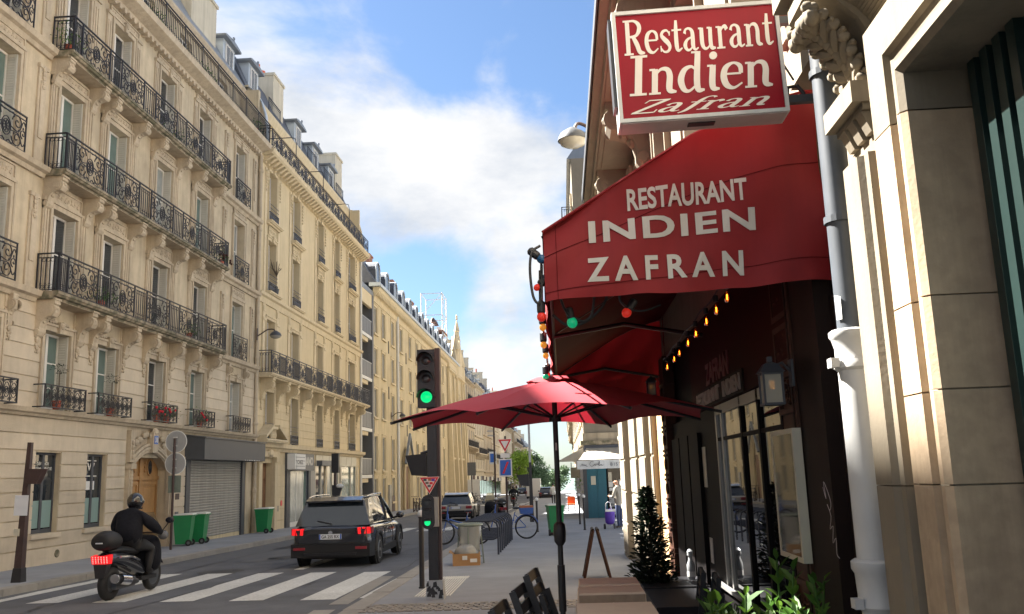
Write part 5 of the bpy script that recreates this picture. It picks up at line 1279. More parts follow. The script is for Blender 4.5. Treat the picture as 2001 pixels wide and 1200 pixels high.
sheet(lambda u, v: (top_fn(u, v)[0]+.004, AY0+.02+(AY1-AY0-.04)*v, top_fn(u, v)[2]-.016), 18, 40, 'roof_shade_sheet', 'shade_seam_maroon', AW); sheet(lambda u, v: (-.045+.012*math.sin(v*40)*(1-u), AY0+.02+(AY1-AY0-.04)*v, 2.48+.385*u+.012*math.sin(v*31)*(1-u)), 4, 60, 'valance_shade_sheet', 'shade_seam_maroon', AW)  # dark sheets added behind the cloth to paint the shade inside
g = G(); g.tube([(-.04, AY0+.03, 2.86), (-.04, AY1-.03, 2.86)], .022, 6)
for y in (AY0+.04, 8.5, AY1-.05):
    g.tube([(x, y, z-.02) for x, z in top], .016, 6); g.tube([(-.04, y, 2.84), (.65, y+.05, 2.95), (1.4, y, 2.80)], .022, 6)
g.build('frame', 'black_metal', AW)
g = G(); g.tube([(x, AY0-.012, z+.004) for x, z in top], .008, 5); g.build('piping', 'awning_red', AW)
fn_ = side_pt(AY0, -1)
for vv in (.115, .62): G().tube([(fn_(k/30, vv)[0], fn_(k/30, vv)[1]-.003, fn_(k/30, vv)[2]) for k in range(31)], .002, 4).build('stitched_seam', 'shade_seam_maroon', AW)
G().tube([(fn_(.045, k/14)[0], fn_(.045, k/14)[1]-.003, fn_(.045, k/14)[2]) for k in range(15)], .002, 4).build('stitched_seam', 'shade_seam_maroon', AW)
def aw_text(txt, x0, x1, z0, z1, tilt, bold, sp, par=AW, y=None):
    me = text_mesh(txt, x1-x0, z1-z0, 'letter_white', bold, .003, 0, sp)
    for v in me.vertices:      # follow the cloth
        x = x0+v.co.x; z = z0+v.co.y+tilt*v.co.x; u = (x+.055)/1.565; zb = 2.475+.055*u; vv = (z-zb)/(ztop(min(x, 1.52))-zb)
        yy = side_pt(AY0, -1)(max(0, min(1, u)), max(0, min(1, vv)))[1]
        v.co = (x, yy-.006-v.co.z*.4, z)
    return put('lettering', me, par)
aw_text('RESTAURANT', .425, 1.085, 2.975, 3.105, .03, .025, 1.0)
aw_text('INDIEN', .20, 1.12, 2.80, 2.925, .03, .026, 1.12)
aw_text('ZAFRAN', .18, 1.045, 2.572, 2.71, .012, .028, 1.5)
for t, a, b, c, d in (('RESTAURANT', .5, 1.2, 3.0, 3.12), ('INDIEN', .3, 1.25, 2.82, 2.95), ('ZAFRAN', .3, 1.2, 2.58, 2.70)):
    putm('lettering', text_mesh(t, b-a, d-c, 'letter_white', .03), AW, face_py(b, AY1+.07, c))
# warm bulb string along the wall
sl = thing('string_light', 'row of warm filament bulbs hanging under the awning', 'string light', (1.0, 6.6, 2.55)); INV[sl.name] = Matrix.Translation((-1.0, -6.6, -2.55))
bme = G().lathe([(.012, .05), (.014, .03), (.028, .0), (.030, -.02), (.020, -.045), (.003, -.05)], 10).mesh('bulb', M['amber_glass'], True)
ys = [5.11, 5.48, 5.87, 6.35, 6.76, 7.27, 7.62, 8.14]
for y in ys:
    z = 2.52-.018*(y-5.1); b = put('bulb', bme, sl, loc=(1.0, y, z), scale=(.64, .64, .64)); G().tube([(0, 0, -.025), (0, 0, .025)], .006, 4).build('filament', 'filament', b)
    G().lathe([(.016, .05), (.016, .09)], 8).build('socket', 'black_metal', sl, loc=(1.0, y, z))
G().tube([(1.0, y, 2.62-.018*(y-5.1)-.01*math.sin(y*8)) for y in [4.9+.1*k for k in range(36)]], .006, 5).build('cable', 'black_metal', sl)
# coloured festoon at the outer corner
fe = thing('festoon_light', 'loop of black cable with coloured bulbs at the awning corner', 'string light', (-.08, 4.9, 2.4)); INV[fe.name] = Matrix.Translation((.08, -4.9, -2.4))
def cbulb(p, m, d=(0, 0, -1), r=.026):
    q = Vector(d).to_track_quat('-Z', 'Y').to_euler()
    s = G().lathe([(.014, .07), (.024, .06), (.024, .01), (.02, 0)], 10).build('socket', 'black_metal', fe, loc=p, rot=q)
    G().ball((0, 0, -.02), r, 12, 8, (1, 1, 1.1)).build('bulb', m, s, smooth=True)
cable = lambda pts, r=.008: G().tube(catmull(pts, 6), r, 5).build('cable', 'black_metal', fe)
cable([(-.075, 4.80, 2.80), (-.12, 4.78, 2.76), (-.135, 4.78, 2.66), (-.125, 4.78, 2.52), (-.10, 4.78, 2.47), (-.08, 4.79, 2.50), (-.075, 4.8, 2.6), (-.07, 4.80, 2.70)])
cable([(-.08, 4.81, 2.66), (-.085, 4.82, 2.5), (-.085, 4.83, 2.42)]); cable([(-.07, 4.85, 2.70), (-.09, 5.6, 2.50), (-.085, 6.6, 2.45), (-.09, 7.6, 2.42), (-.085, 8.6, 2.4)])
cbulb((-.085, 4.80, 2.735), 'bulb_blue', (.6, 0, -.5)); cbulb((-.082, 4.83, 2.42), 'bulb_red'); cbulb((-.085, 4.82, 2.58), 'bulb_red', (-.5, 0, -.5), .02)
cbulb((-.105, 7.05, 2.32), 'bulb_green'); cbulb((-.095, 6.0, 2.43), 'bulb_amber', (0, 0, -1), .022); cbulb((-.09, 6.5, 2.42), 'bulb_amber', (0, 0, -1), .022); cbulb((-.09, 7.4, 2.38), 'bulb_red', (0, 0, -1), .02); cbulb((-.088, 5.5, 2.47), 'bulb_amber', (0, 0, -1), .022); cbulb((-.07, 7.9, 2.34), 'bulb_amber', (0, 0, -1), .022)
cable([(.03, 4.86, 2.50), (.05, 4.9, 2.45), (.085, 4.95, 2.40)]); cbulb((.085, 4.95, 2.40), 'bulb_green', (.2, 0, -1), .030)
cable([(.085, 4.95, 2.42), (.15, 4.95, 2.385), (.20, 4.95, 2.42), (.22, 4.93, 2.52)]); cable([(-.02, 4.95, 2.43), (.06, 4.96, 2.37), (.16, 4.96, 2.38), (.26, 4.94, 2.46), (.30, 4.92, 2.54)])
cable([(.36, 4.9, 2.54), (.37, 4.95, 2.49), (.42, 5.0, 2.45)]); cbulb((.415, 5.0, 2.45), 'bulb_red', (-.5, 0, -.7), .028); cable([(.42, 5.0, 2.45), (.5, 5.0, 2.44), (.6, 5.0, 2.47)], .006)

# hanging light-box sign -----------------------------------------------------------------------------------
SG = thing('hanging_sign', 'red light box sign reading Restaurant Indien Zafran in white serif letters', 'sign', (.81, 4.35, 3.33), rot=(0, rad(-1.2), 0)); 
W_, H_, T_ = .875, .625, .17
hw = W_/2
G().box(-hw+.015, hw-.015, .012, T_-.012, .015, H_-.015).build('face_panel', 'sign_red', SG)
for a in ((-hw, hw, 0, T_, 0, .020), (-hw, hw, 0, T_, H_-.020, H_), (-hw, -hw+.020, 0, T_, .020, H_-.020), (hw-.020, hw, 0, T_, .020, H_-.020)): G().box(*a).build('frame', 'sign_frame', SG)
G().box(-hw+.012, hw-.012, .01, T_-.01, -.006, -.001).build('underside', 'sign_under', SG)
G().box(-hw-.018, -hw-.002, .03, .15, .10, .60).build('cable_box', 'black_metal', SG); G().box(-hw+.36, -hw+.50, .05, .10, -.012, -.0065).build('peeling_strip', 'black_metal', SG)
G().box(hw+.002, hw+.22, .06, .10, .07, .11).build('bracket_arm', 'anthracite', SG); G().box(hw+.002, hw+.22, .06, .10, .52, .56).build('bracket_arm', 'anthracite', SG); G().tube([(hw, .08, .33), (hw+.06, .08, .20)], .006, 4).build('stay', 'black_metal', SG)
G().tube([(hw+.02, .1, .10), (hw+.03, .1, .17), (hw+.08, .1, .175), (hw+.11, .1, .13), (hw+.10, .1, .10)], .011, 6).build('cable', 'black_metal', SG)
# hand-cut serif letters
TH, tn = .17, .055
GL = {
 'R': (.86, [[(.20, 0, TH), (.20, 1, TH)], [(.03, .028, .055), (.40, .028, .055)], [(.03, .972, .055), (.40, .972, .055)], [(.2, .965, .06), (.48, .965, .07), (.66, .85, .15), (.67, .70, .16), (.52, .54, .09), (.2, .51, .06)], [(.40, .53, .12), (.55, .30, .17), (.66, .08, .15), (.86, .03, .05)]]),
 'e': (.60, [[(.12, .38, .05), (.52, .38, .05)], [(.52, .38, .10), (.49, .56, .11), (.33, .645, .06), (.15, .55, .13), (.09, .34, .16), (.16, .12, .15), (.34, .03, .07), (.55, .14, .04)]]),
 's': (.50, [[(.44, .60, .04), (.42, .48, .05)], [(.43, .53, .05), (.33, .63, .06), (.17, .60, .09), (.11, .49, .12), (.22, .38, .15), (.36, .27, .15), (.42, .15, .12), (.34, .04, .08), (.18, .03, .06), (.06, .14, .05)], [(.06, .20, .05), (.06, .03, .04)]]),
 't': (.44, [[(.22, .90, .10), (.20, .60, .15), (.20, .16, .16), (.27, .04, .09), (.42, .10, .04)], [(.03, .62, .05), (.42, .62, .05)]]),
 'a': (.64, [[(.10, .50, .12), (.15, .61, .07), (.29, .64, .07), (.41, .54, .14), (.42, .30, .16), (.42, .14, .15), (.50, .03, .07), (.63, .08, .04)], [(.42, .40, .05), (.20, .32, .08), (.10, .17, .15), (.17, .04, .09), (.30, .04, .06), (.42, .16, .05)]]),
 'u': (.70, [[(.15, .63, .15), (.15, .20, .16), (.23, .05, .10), (.36, .05, .06), (.50, .18, .05)], [(.50, .63, .15), (.50, .10, .15), (.68, .03, .05)], [(.02, .615, .05), (.16, .615, .05)], [(.37, .615, .05), (.5, .615, .05)]]),
 'r': (.52, [[(.18, .63, .15), (.18, .02, .15)], [(.03, .025, .05), (.36, .025, .05)], [(.03, .615, .05), (.18, .615, .05)], [(.18, .42, .05), (.28, .58, .07), (.40, .62, .12), (.46, .53, .14)]]),
 'n': (.72, [[(.16, .63, .15), (.16, .02, .15)], [(.02, .025, .05), (.31, .025, .05)], [(.02, .615, .05), (.16, .615, .05)], [(.16, .46, .05), (.30, .61, .07), (.46, .60, .12), (.53, .44, .15), (.53, .10, .15), (.70, .03, .05)]]),
 'I': (.50, [[(.25, .0, .18), (.25, 1, .18)], [(.04, .03, .06), (.46, .03, .06)], [(.04, .97, .06), (.46, .97, .06)]]),
 'd': (.70, [[(.48, .52, .05), (.34, .63, .07), (.17, .55, .13), (.09, .32, .16), (.16, .09, .13), (.30, .03, .07), (.48, .17, .05)], [(.50, 1.0, .14), (.50, .12, .15), (.68, .03, .05)], [(.34, .98, .05), (.5, .98, .05)]]),
 'i': (.36, [[(.18, .63, .15), (.18, .10, .15), (.35, .03, .05)], [(.04, .615, .05), (.18, .615, .05)], 'dot']),
 'Z': (.70, [[(.05, .96, .08), (.64, .96, .08)], [(.58, .95, .15), (.10, .06, .15)], [(.05, .04, .08), (.66, .04, .08)], [(.08, .98, .05), (.05, .76, .04)], [(.64, .24, .04), (.66, .03, .05)]]),
 'f': (.46, [[(.58, .88, .10), (.48, .97, .06), (.34, .93, .08), (.27, .74, .14), (.23, .30, .15), (.18, .0, .13), (.06, -.14, .06)], [(.05, .61, .05), (.46, .61, .05)]]),
}
def glyph(ch, sx, sz, shear, x0, z0, tilt, name, parent):
    adv, strokes = GL[ch]; g = G(); lay = 0
    for st in strokes:
        if st == 'dot': pts = [Vector((.19, .80, .14)), Vector((.19, .93, .14))]; st = None; g2 = [(.19+.10*math.cos(a), .865+.10*math.sin(a)) for a in [2*math.pi*k/14 for k in range(14)]]; poly = [g2]; 
        else:
            P = catmull([(a, b, w) for a, b, w in st], 7) if len(st) > 2 else [Vector(p) for p in st]
            L_, R__ = [], []
            for k, p in enumerate(P):
                t = P[min(k+1, len(P)-1)]-P[max(k-1, 0)]; n_ = Vector((-t.y, t.x)); n_.normalize(); w = max(p.z, .02)/2
                L_.append((p.x+n_.x*w, p.y+n_.y*w)); R__.append((p.x-n_.x*w, p.y-n_.y*w))
            poly = [[L_[k], L_[k+1], R__[k+1], R__[k]] for k in range(len(P)-1)]
        lay += 1
        for q in poly:
            i = len(g.v)
            for (a, b) in q: g.v.append((x0+(a+shear*b)*sx, .0095-lay*.0004, z0+b*sz+tilt*(x0+a*sx)))
            g.f.append(tuple(range(i, i+len(q))))
    g.build(name, 'sign_white', parent); return adv*sx
def word(txt, x0, x1, z0, cap, shear, tilt=0.0, grow=1.0):
    tot = sum(GL[c][0] for c in txt)+shear*.8; sx = (x1-x0)/tot; x = x0
    for c in txt: x += glyph(c, sx, cap*(1), shear, x, z0, tilt, 'letter', SG)
word('Restaurant', -hw+.05, hw-.035, .375, .20, 0.03)
word('Indien', -hw+.055, hw-.05, .145, .225, .10)
word('Zafran', -hw+.05, hw-.04, .045, .072, .55)

# =============================================================== right: cream house beyond the restaurant
R3 = thing('apartment_building', 'sunlit cream house with bracketed upper balcony beyond the restaurant', 'building', (1.45, 0, 0), math.pi, off=(0, -16, -.3))
def wR(y): return -y
hsR = [(-y-.55, -y+.55, z, z+2.3) for y in (14.0, 18.4) for z in (3.9, 9.6, 12.4)]
wall(R3, 'stoneR3', -20.4, -12.06, 3.2, 7.0, [h for h in hsR if h[2] < 7], depth=.3); wall(R3, 'stoneR_bounce', -20.4, -12.06, 7.0, 15.5, [h for h in hsR if h[2] > 7], depth=.3)
for a, b, c, d in hsR: window(R3, (a+b)/2, c, 1.05, d-c, o=-.25, pane='pane_curtain'); surround(R3, (a+b)/2, c, 1.1, d-c, 'stoneR3', True)
G().box(-.2, .0, -20.4, -12.06, -1, 3.2).build('ground_wall', 'stoneR3', R3)
G().box(0, .03, -13.3, -12.06, -.6, 3.0).build('ochre_panel', 'plaster_ochre', R3)
for y0, y1, o in ((13.3, 13.62, .10), (13.75, 14.0, .05), (14.25, 15.4, .13), (15.65, 15.9, .05), (16.1, 17.5, .12), (18.9, 20.3, .14)):
    p = G().box(0, o, -y1, -y0, -.9, 3.2)
    for z in (-.2, .45, 1.1, 1.75, 2.4, 3.0): p.box(o, o+.02, -y1+.02, -y0-.02, z-.62, z-.02)
    p.build('pilaster', 'stoneR3', R3)
moulding(R3, 'stoneR3', -20.4, -12.5, [(0, 3.1), (.2, 3.15), (.3, 3.3), (.3, 3.45), (0, 3.45)])
for z in (12.0,): moulding(R3, 'stoneR3', -20.4, -12.06, [(0, z), (.12, z+.03), (.18, z+.2), (0, z+.2)], 'string_course')
bR = G().prism([(0, 6.85), (.66, 6.85), (.68, 6.93), (.73, 6.96), (.78, 6.99), (.80, 7.15), (0, 7.15)], -17.6, -4.0, 'y').build('balcony', 'stoneR3', R3)
for y in (6.3, 9.3, 12.4, 15.4, 17.3): bracket(R3, -y, 6.85, .60, 1.0, .42, 'stoneR3', False)
for y0, y1 in ((6.6, 9.0), (9.6, 12.1), (12.7, 15.1), (15.7, 17.0)):
    g = G(); g.box(.12, .54, -y1+.12, -y0-.12, 6.80, 6.825); g.box(.06, .62, -y1, -y0, 6.825, 6.85); g.build('soffit_panel', 'stoneR3', R3)
G().box(.80, .82, -17.6, -4.0, 7.02, 7.2).build('gutter_edge', 'anthracite', R3)
G().prism([(.1, 15.5), (-1.5, 18), (-7, 18.5), (-7, 15.5)], -20.4, -12.06, 'y').build('roof', 'zinc', R3)
cube('end_wall', 'stoneR3', R3, -7.5, -.01, -20.4, -20.2, -1, 15.5); cube('back_wall', 'interior', R3, -1.3, -1.2, -20.3, -12.1, -1, 15.4)
g = G().tube([(.10, -20.25, -.6), (.10, -20.25, 6.8)], .06, 8); g.build('downpipe', 'cream_frame', R3)
for z in (.2, .7, 1.2, 2.2): G().lathe([(.075, 0), (.085, .05), (.075, .1)], 10).build('pipe_collar', 'cream_frame', R3, loc=(.10, -20.25, z))

# café on the far corner ------------------------------------------------------------------------------------
CX, CY = 1.05, 42.3
CF = thing('cafe_building', 'corner cafe house with teal panels across the side street', 'building', (CX, CY, -.7)); INV[CF.name] = Matrix.Translation((-CX, -CY, .7))
G().box(CX, 12, CY, 75, 3.0, 17).build('upper_wall', 'stoneR3', CF); G().box(CX+.05, 12, CY+.03, 75, -1.5, 3.0).build('ground_wall', 'rest_black', CF)
G().box(CX-.15, 12, CY-.18, 75, 2.75, 2.95).build('string_course', 'stone_mossy', CF); G().box(CX-.05, 12, CY-.08, 75, 2.95, 3.3).build('stone_band', 'stone4', CF); G().box(CX-.02, 12, CY-.05, CY, 2.3, 2.74).build('awning_box', 'slate', CF)
for a, b in ((1.12, 1.56), (1.57, 2.02)):
    G().box(a, b, CY-.06, CY+.02, -1.0, 2.3).build('teal_panel', 'teal', CF); G().box(a+.07, b-.07, CY-.085, CY-.06, -.7, .2).build('panel_moulding', 'teal', CF); G().box(a+.07, b-.07, CY-.085, CY-.06, .35, 2.1).build('panel_moulding', 'teal', CF)
G().box(.95, 1.12, CY-.1, CY+.1, -1, 2.3).build('corner_post', 'anthracite', CF)
cube('poster', 'cream_frame', CF, 1.30, 1.52, CY-.095, CY-.088, .90, 1.30); 
G().box(2.10, 5, CY-.02, CY+.02, -1, 2.3).build('glass_door', 'rest_glass', CF); G().box(2.04, 2.10, CY-.06, CY+.02, -1, 2.3).build('door_post', 'rest_black', CF)
for k, (x, z, w, h) in enumerate(((2.12, 1.05, .16, .40), (2.12, .78, .20, .24), (2.14, .60, .20, .14), (2.6, .85, .35, .25), (2.7, 1.1, .2, .2))): cube('notice', ('orange', 'label_white', 'label_white', 'label_white', 'menu_paper')[k] if k else 'cream_frame', CF, x, x+w, CY-.035, CY-.028, z, z+h)
for f in range(4):
    for k in range(9):
        y = 44.2+k*3.4; z = 3.9+f*3.1
        cube('window_surround', 'stone2_carved', CF, CX-.09, CX, y-.75, y+.75, z-.15, z+2.35); w_ = cube('window', 'white_wood', CF, CX-.11, CX-.05, y-.55, y+.55, z, z+2.15); cube('pane', 'pane_dark', CF, CX-.115, CX-.11, y-.48, y-.04, z+.1, z+2.05); cube('pane', 'pane_dark', CF, CX-.115, CX-.11, y+.04, y+.48, z+.1, z+2.05)
    for k in range(3):
        x = 2.6+k*2.8; z = 3.9+f*3.1
        cube('window_surround', 'stone2_carved', CF, x-.75, x+.75, CY-.09, CY, z-.15, z+2.35); cube('window', 'white_wood', CF, x-.55, x+.55, CY-.11, CY-.05, z, z+2.15); cube('pane', 'pane_dark', CF, x-.48, x-.04, CY-.115, CY-.11, z+.1, z+2.05); cube('pane', 'pane_dark', CF, x+.04, x+.48, CY-.115, CY-.11, z+.1, z+2.05)
for z in (6.6, 9.7, 12.8): cube('string_course', 'stone2_carved', CF, CX-.16, 12, CY-.16, 75, z, z+.16)
cb = G().box(.45, CX, CY, 70, 13.3, 13.5).build('balcony', 'stoneR3', CF)
for k in range(3): put('railing_panel', rail_bars(2.0, 1.0, 'iron', 9), cb, loc=(.5, CY+2*k, 13.5))
put('railing_panel', rail_bars(.55, 1.0, 'iron', 4), cb, loc=(.5, CY+.02, 13.5), rot=(0, 0, rad(-90)))
G().prism([(CX-.2, 17), (3, 20), (12, 20), (12, 17)], CY, 75, 'y').build('roof', 'zinc', CF)
for f in range(3):
    for k in range(4): bracket(CF, 0, 0, .4, .6, .3, 'stoneR3', False).matrix_basis = Matrix.Translation((CX, 44+k*5+2*f, 9+f*2)) @ Matrix.Rotation(math.pi, 4, 'Z')
ca = thing('cafe_awning', 'cream cafe awning with white scripted valance reading BISTROT', 'awning', (2.5, 41, 1.7)); INV[ca.name] = Matrix.Translation((-2.5, -41, -1.7))
sheet(lambda u, v: (1.15+.0*v+5.5*u-(1-v)*.42*(1-u), CY-.08-(1-v)*1.25, 2.05+.55*v-.03*math.sin(v*3.1)), 14, 6, 'canopy', 'awning_cream', ca)
sheet(lambda u, v: (.66+6*u, 41.0+.02*math.sin(u*30), 1.63+.40*v), 24, 2, 'valance', 'white_metal', ca)
G().box(.66, 6.6, 41.0, 41.05, 2.02, 2.06).build('front_bar', 'rest_brown', ca)
putm('lettering', text_mesh('BISTROT', 1.05, .15, 'grey_metal', .01, .004, 0, 1.4), ca, face_y(2.18, 40.965, 1.74)); putm('lettering', text_mesh('SZLO', .42, .14, 'shutter_grey', .0, .004), ca, Matrix.Translation((1.85, 41.42, 2.33)) @ Matrix.Rotation(rad(24), 4, 'X'))
g = G()
for pts in ([(.82, 1.76), (.90, 1.86), (.92, 1.78), (.98, 1.84), (1.0, 1.78), (1.08, 1.83), (1.06, 1.77), (1.14, 1.75)], [(1.42, 1.94), (1.30, 1.95), (1.24, 1.84), (1.32, 1.74), (1.44, 1.80), (1.48, 1.85), (1.50, 1.77), (1.58, 1.86), (1.62, 1.80), (1.70, 1.97), (1.66, 1.76), (1.76, 1.82), (1.78, 1.77), (1.88, 1.80)]):
    g.tube([(p[0], 40.96, p[1]) for p in catmull([(a, b, 0) for a, b in pts], 4)], .011, 4)
g.build('script_lettering', 'ink', ca)
cs = thing('side_awning', 'cream awning on the street side of the corner cafe', 'awning', (.3, 44, 2)); INV[cs.name] = Matrix.Translation((-.3, -44, -2))
sheet(lambda u, v: (CX-.05-(1-v)*1.25, 41.9+8*u+(1-v)*.02, 2.02+.62*v), 10, 4, 'canopy', 'awning_cream', cs)
G().box(-.30, -.22, 41.9, 49.9, 1.93, 2.02).build('front_bar', 'rest_brown', cs); G().tri((CX-.05, 41.9, 2.64), (-.28, 41.9, 2.0), (CX-.05, 41.9, 2.0)).build('end_panel', 'awning_cream', cs)
sg2 = thing('shop_banner', 'pale pink hanging banner beside the corner cafe awning', 'sign', (.45, 47, 1.2)); G().box(-.05, .45, -.02, .02, 0, .55).build('banner_board', 'cream_frame', sg2); G().box(-.02, .02, -.015, .015, .55, .8).build('hanger', 'rest_brown', sg2)
far_house(1.3, 1, 76, 96, 15, 'stone5', 'pale stone house after the corner cafe', 6, 4, -1.5)
far_house(1.6, 1, 96, 120, 15.5, 'stone4', 'brown stone house farther down beyond the cafe', 7, 4, -1.8)
far_house(2.5, 1, 120, 160, 14, 'stone5', 'long pale house far down the cafe side', 10, 4, -2.2)
far_house(4.0, 1, 162, 215, 13, 'stone4', 'dim house at the far end of the cafe side', 10, 4, -3)
# lamp brackets
def wall_lamp(loc, rz, label, s=1.0, arm=.95):
    L = thing('wall_street_lamp', label, 'street lamp', loc, rz); L.scale = (s, s, s)
    G().box(0, .06, -.07, .07, -.35, .35).build('wall_plate', 'brown_metal', L)
    G().tube(catmull([(.03, 0, -.12), (.3, 0, .05), (.62, 0, .26), (arm*.92, 0, .28), (arm, 0, .17)], 6), .04, 7).build('arm', 'brown_metal', L, smooth=True)
    G().lathe([(.06, .20), (.12, .16), (.28, .05), (.34, -.06), (.35, -.12), (.33, -.12)], 18, (arm+.05, 0, 0)).build('shade', 'anthracite', L, smooth=True)
    G().lathe([(.32, -.12), (.28, -.21), (.16, -.27), (.02, -.29)], 18, (arm+.05, 0, 0)).build('lens', 'lamp_glass', L, smooth=True)
    return L
wall_lamp((XL+.18, 36.6, 7.75), rad(8), 'dark bracket street lamp on the downpipe between the stone houses', .72, arm=1.05)
wall_lamp((XL+.05, 67.3, 6.2), 0, 'dark bracket street lamp on the long cream building', .7, arm=1.2)
wall_lamp((1.42, 19.3, 9.15), math.pi, 'grey globe street lamp on an arm from the cream house', arm=.82)
# =============================================================== vehicles (local axes: y forward, x right, z up, origin on the road)
def smooth_mesh(g, name, m, lev=2):
    """subdivide once or twice through a temporary object and keep the plain mesh"""
    me = g.mesh(name, m); o = bpy.data.objects.new('tmp', me); COL.objects.link(o)
    bm = bmesh.new(); bm.from_mesh(me); bmesh.ops.remove_doubles(bm, verts=bm.verts, dist=1e-4); bmesh.ops.recalc_face_normals(bm, faces=bm.faces); bm.to_mesh(me); bm.free()
    md = o.modifiers.new('s', 'SUBSURF'); md.levels = lev; md.render_levels = lev
    dg = bpy.context.evaluated_depsgraph_get(); dg.update()
    r = bpy.data.meshes.new_from_object(o.evaluated_get(dg)); bpy.data.objects.remove(o)
    for p in r.polygons: p.use_smooth = True
    r.name = name; return r
def wheel_mesh(r=.34, w=.22):
    t = G().lathe([(r*.66, -w/2), (r*.93, -w/2), (r, -w/2+.03), (r, w/2-.03), (r*.93, w/2), (r*.66, w/2)], 26, axis='x')
    rim = G(); rim.lathe([(r*.66, -.01), (r*.66, .05), (r*.60, .06), (r*.58, 0)], 26, axis='x')
    rim.lathe([(.065, .0), (.06, .05), (.02, .06)], 12, axis='x')
    for k in range(5):
        a = 2*math.pi*k/5
        for d in (-.10, .10):
            c0, s0 = math.cos(a+d*1.6), math.sin(a+d*1.6); c1, s1 = math.cos(a+d), math.sin(a+d); n_ = Vector((0, -math.sin(a), math.cos(a)))*.017
            p = [Vector((.03, .05*c0, .05*s0)), Vector((.05, r*.62*c1, r*.62*s1))]
            rim.hexa([p[0]-n_-Vector((.02, 0, 0)), p[0]-n_+Vector((.02, 0, 0)), p[0]+n_+Vector((.02, 0, 0)), p[0]+n_-Vector((.02, 0, 0)), p[1]-n_-Vector((.02, 0, 0)), p[1]-n_, p[1]+n_, p[1]+n_-Vector((.02, 0, 0))])
    disc = G().lathe([(r*.6, -.05), (r*.6, -.03)], 20, axis='x')
    return t.mesh('wheel', 'rubber', True), rim.mesh('rim', 'alloy'), disc.mesh('brake_disc', 'black_metal')
WM = wheel_mesh()
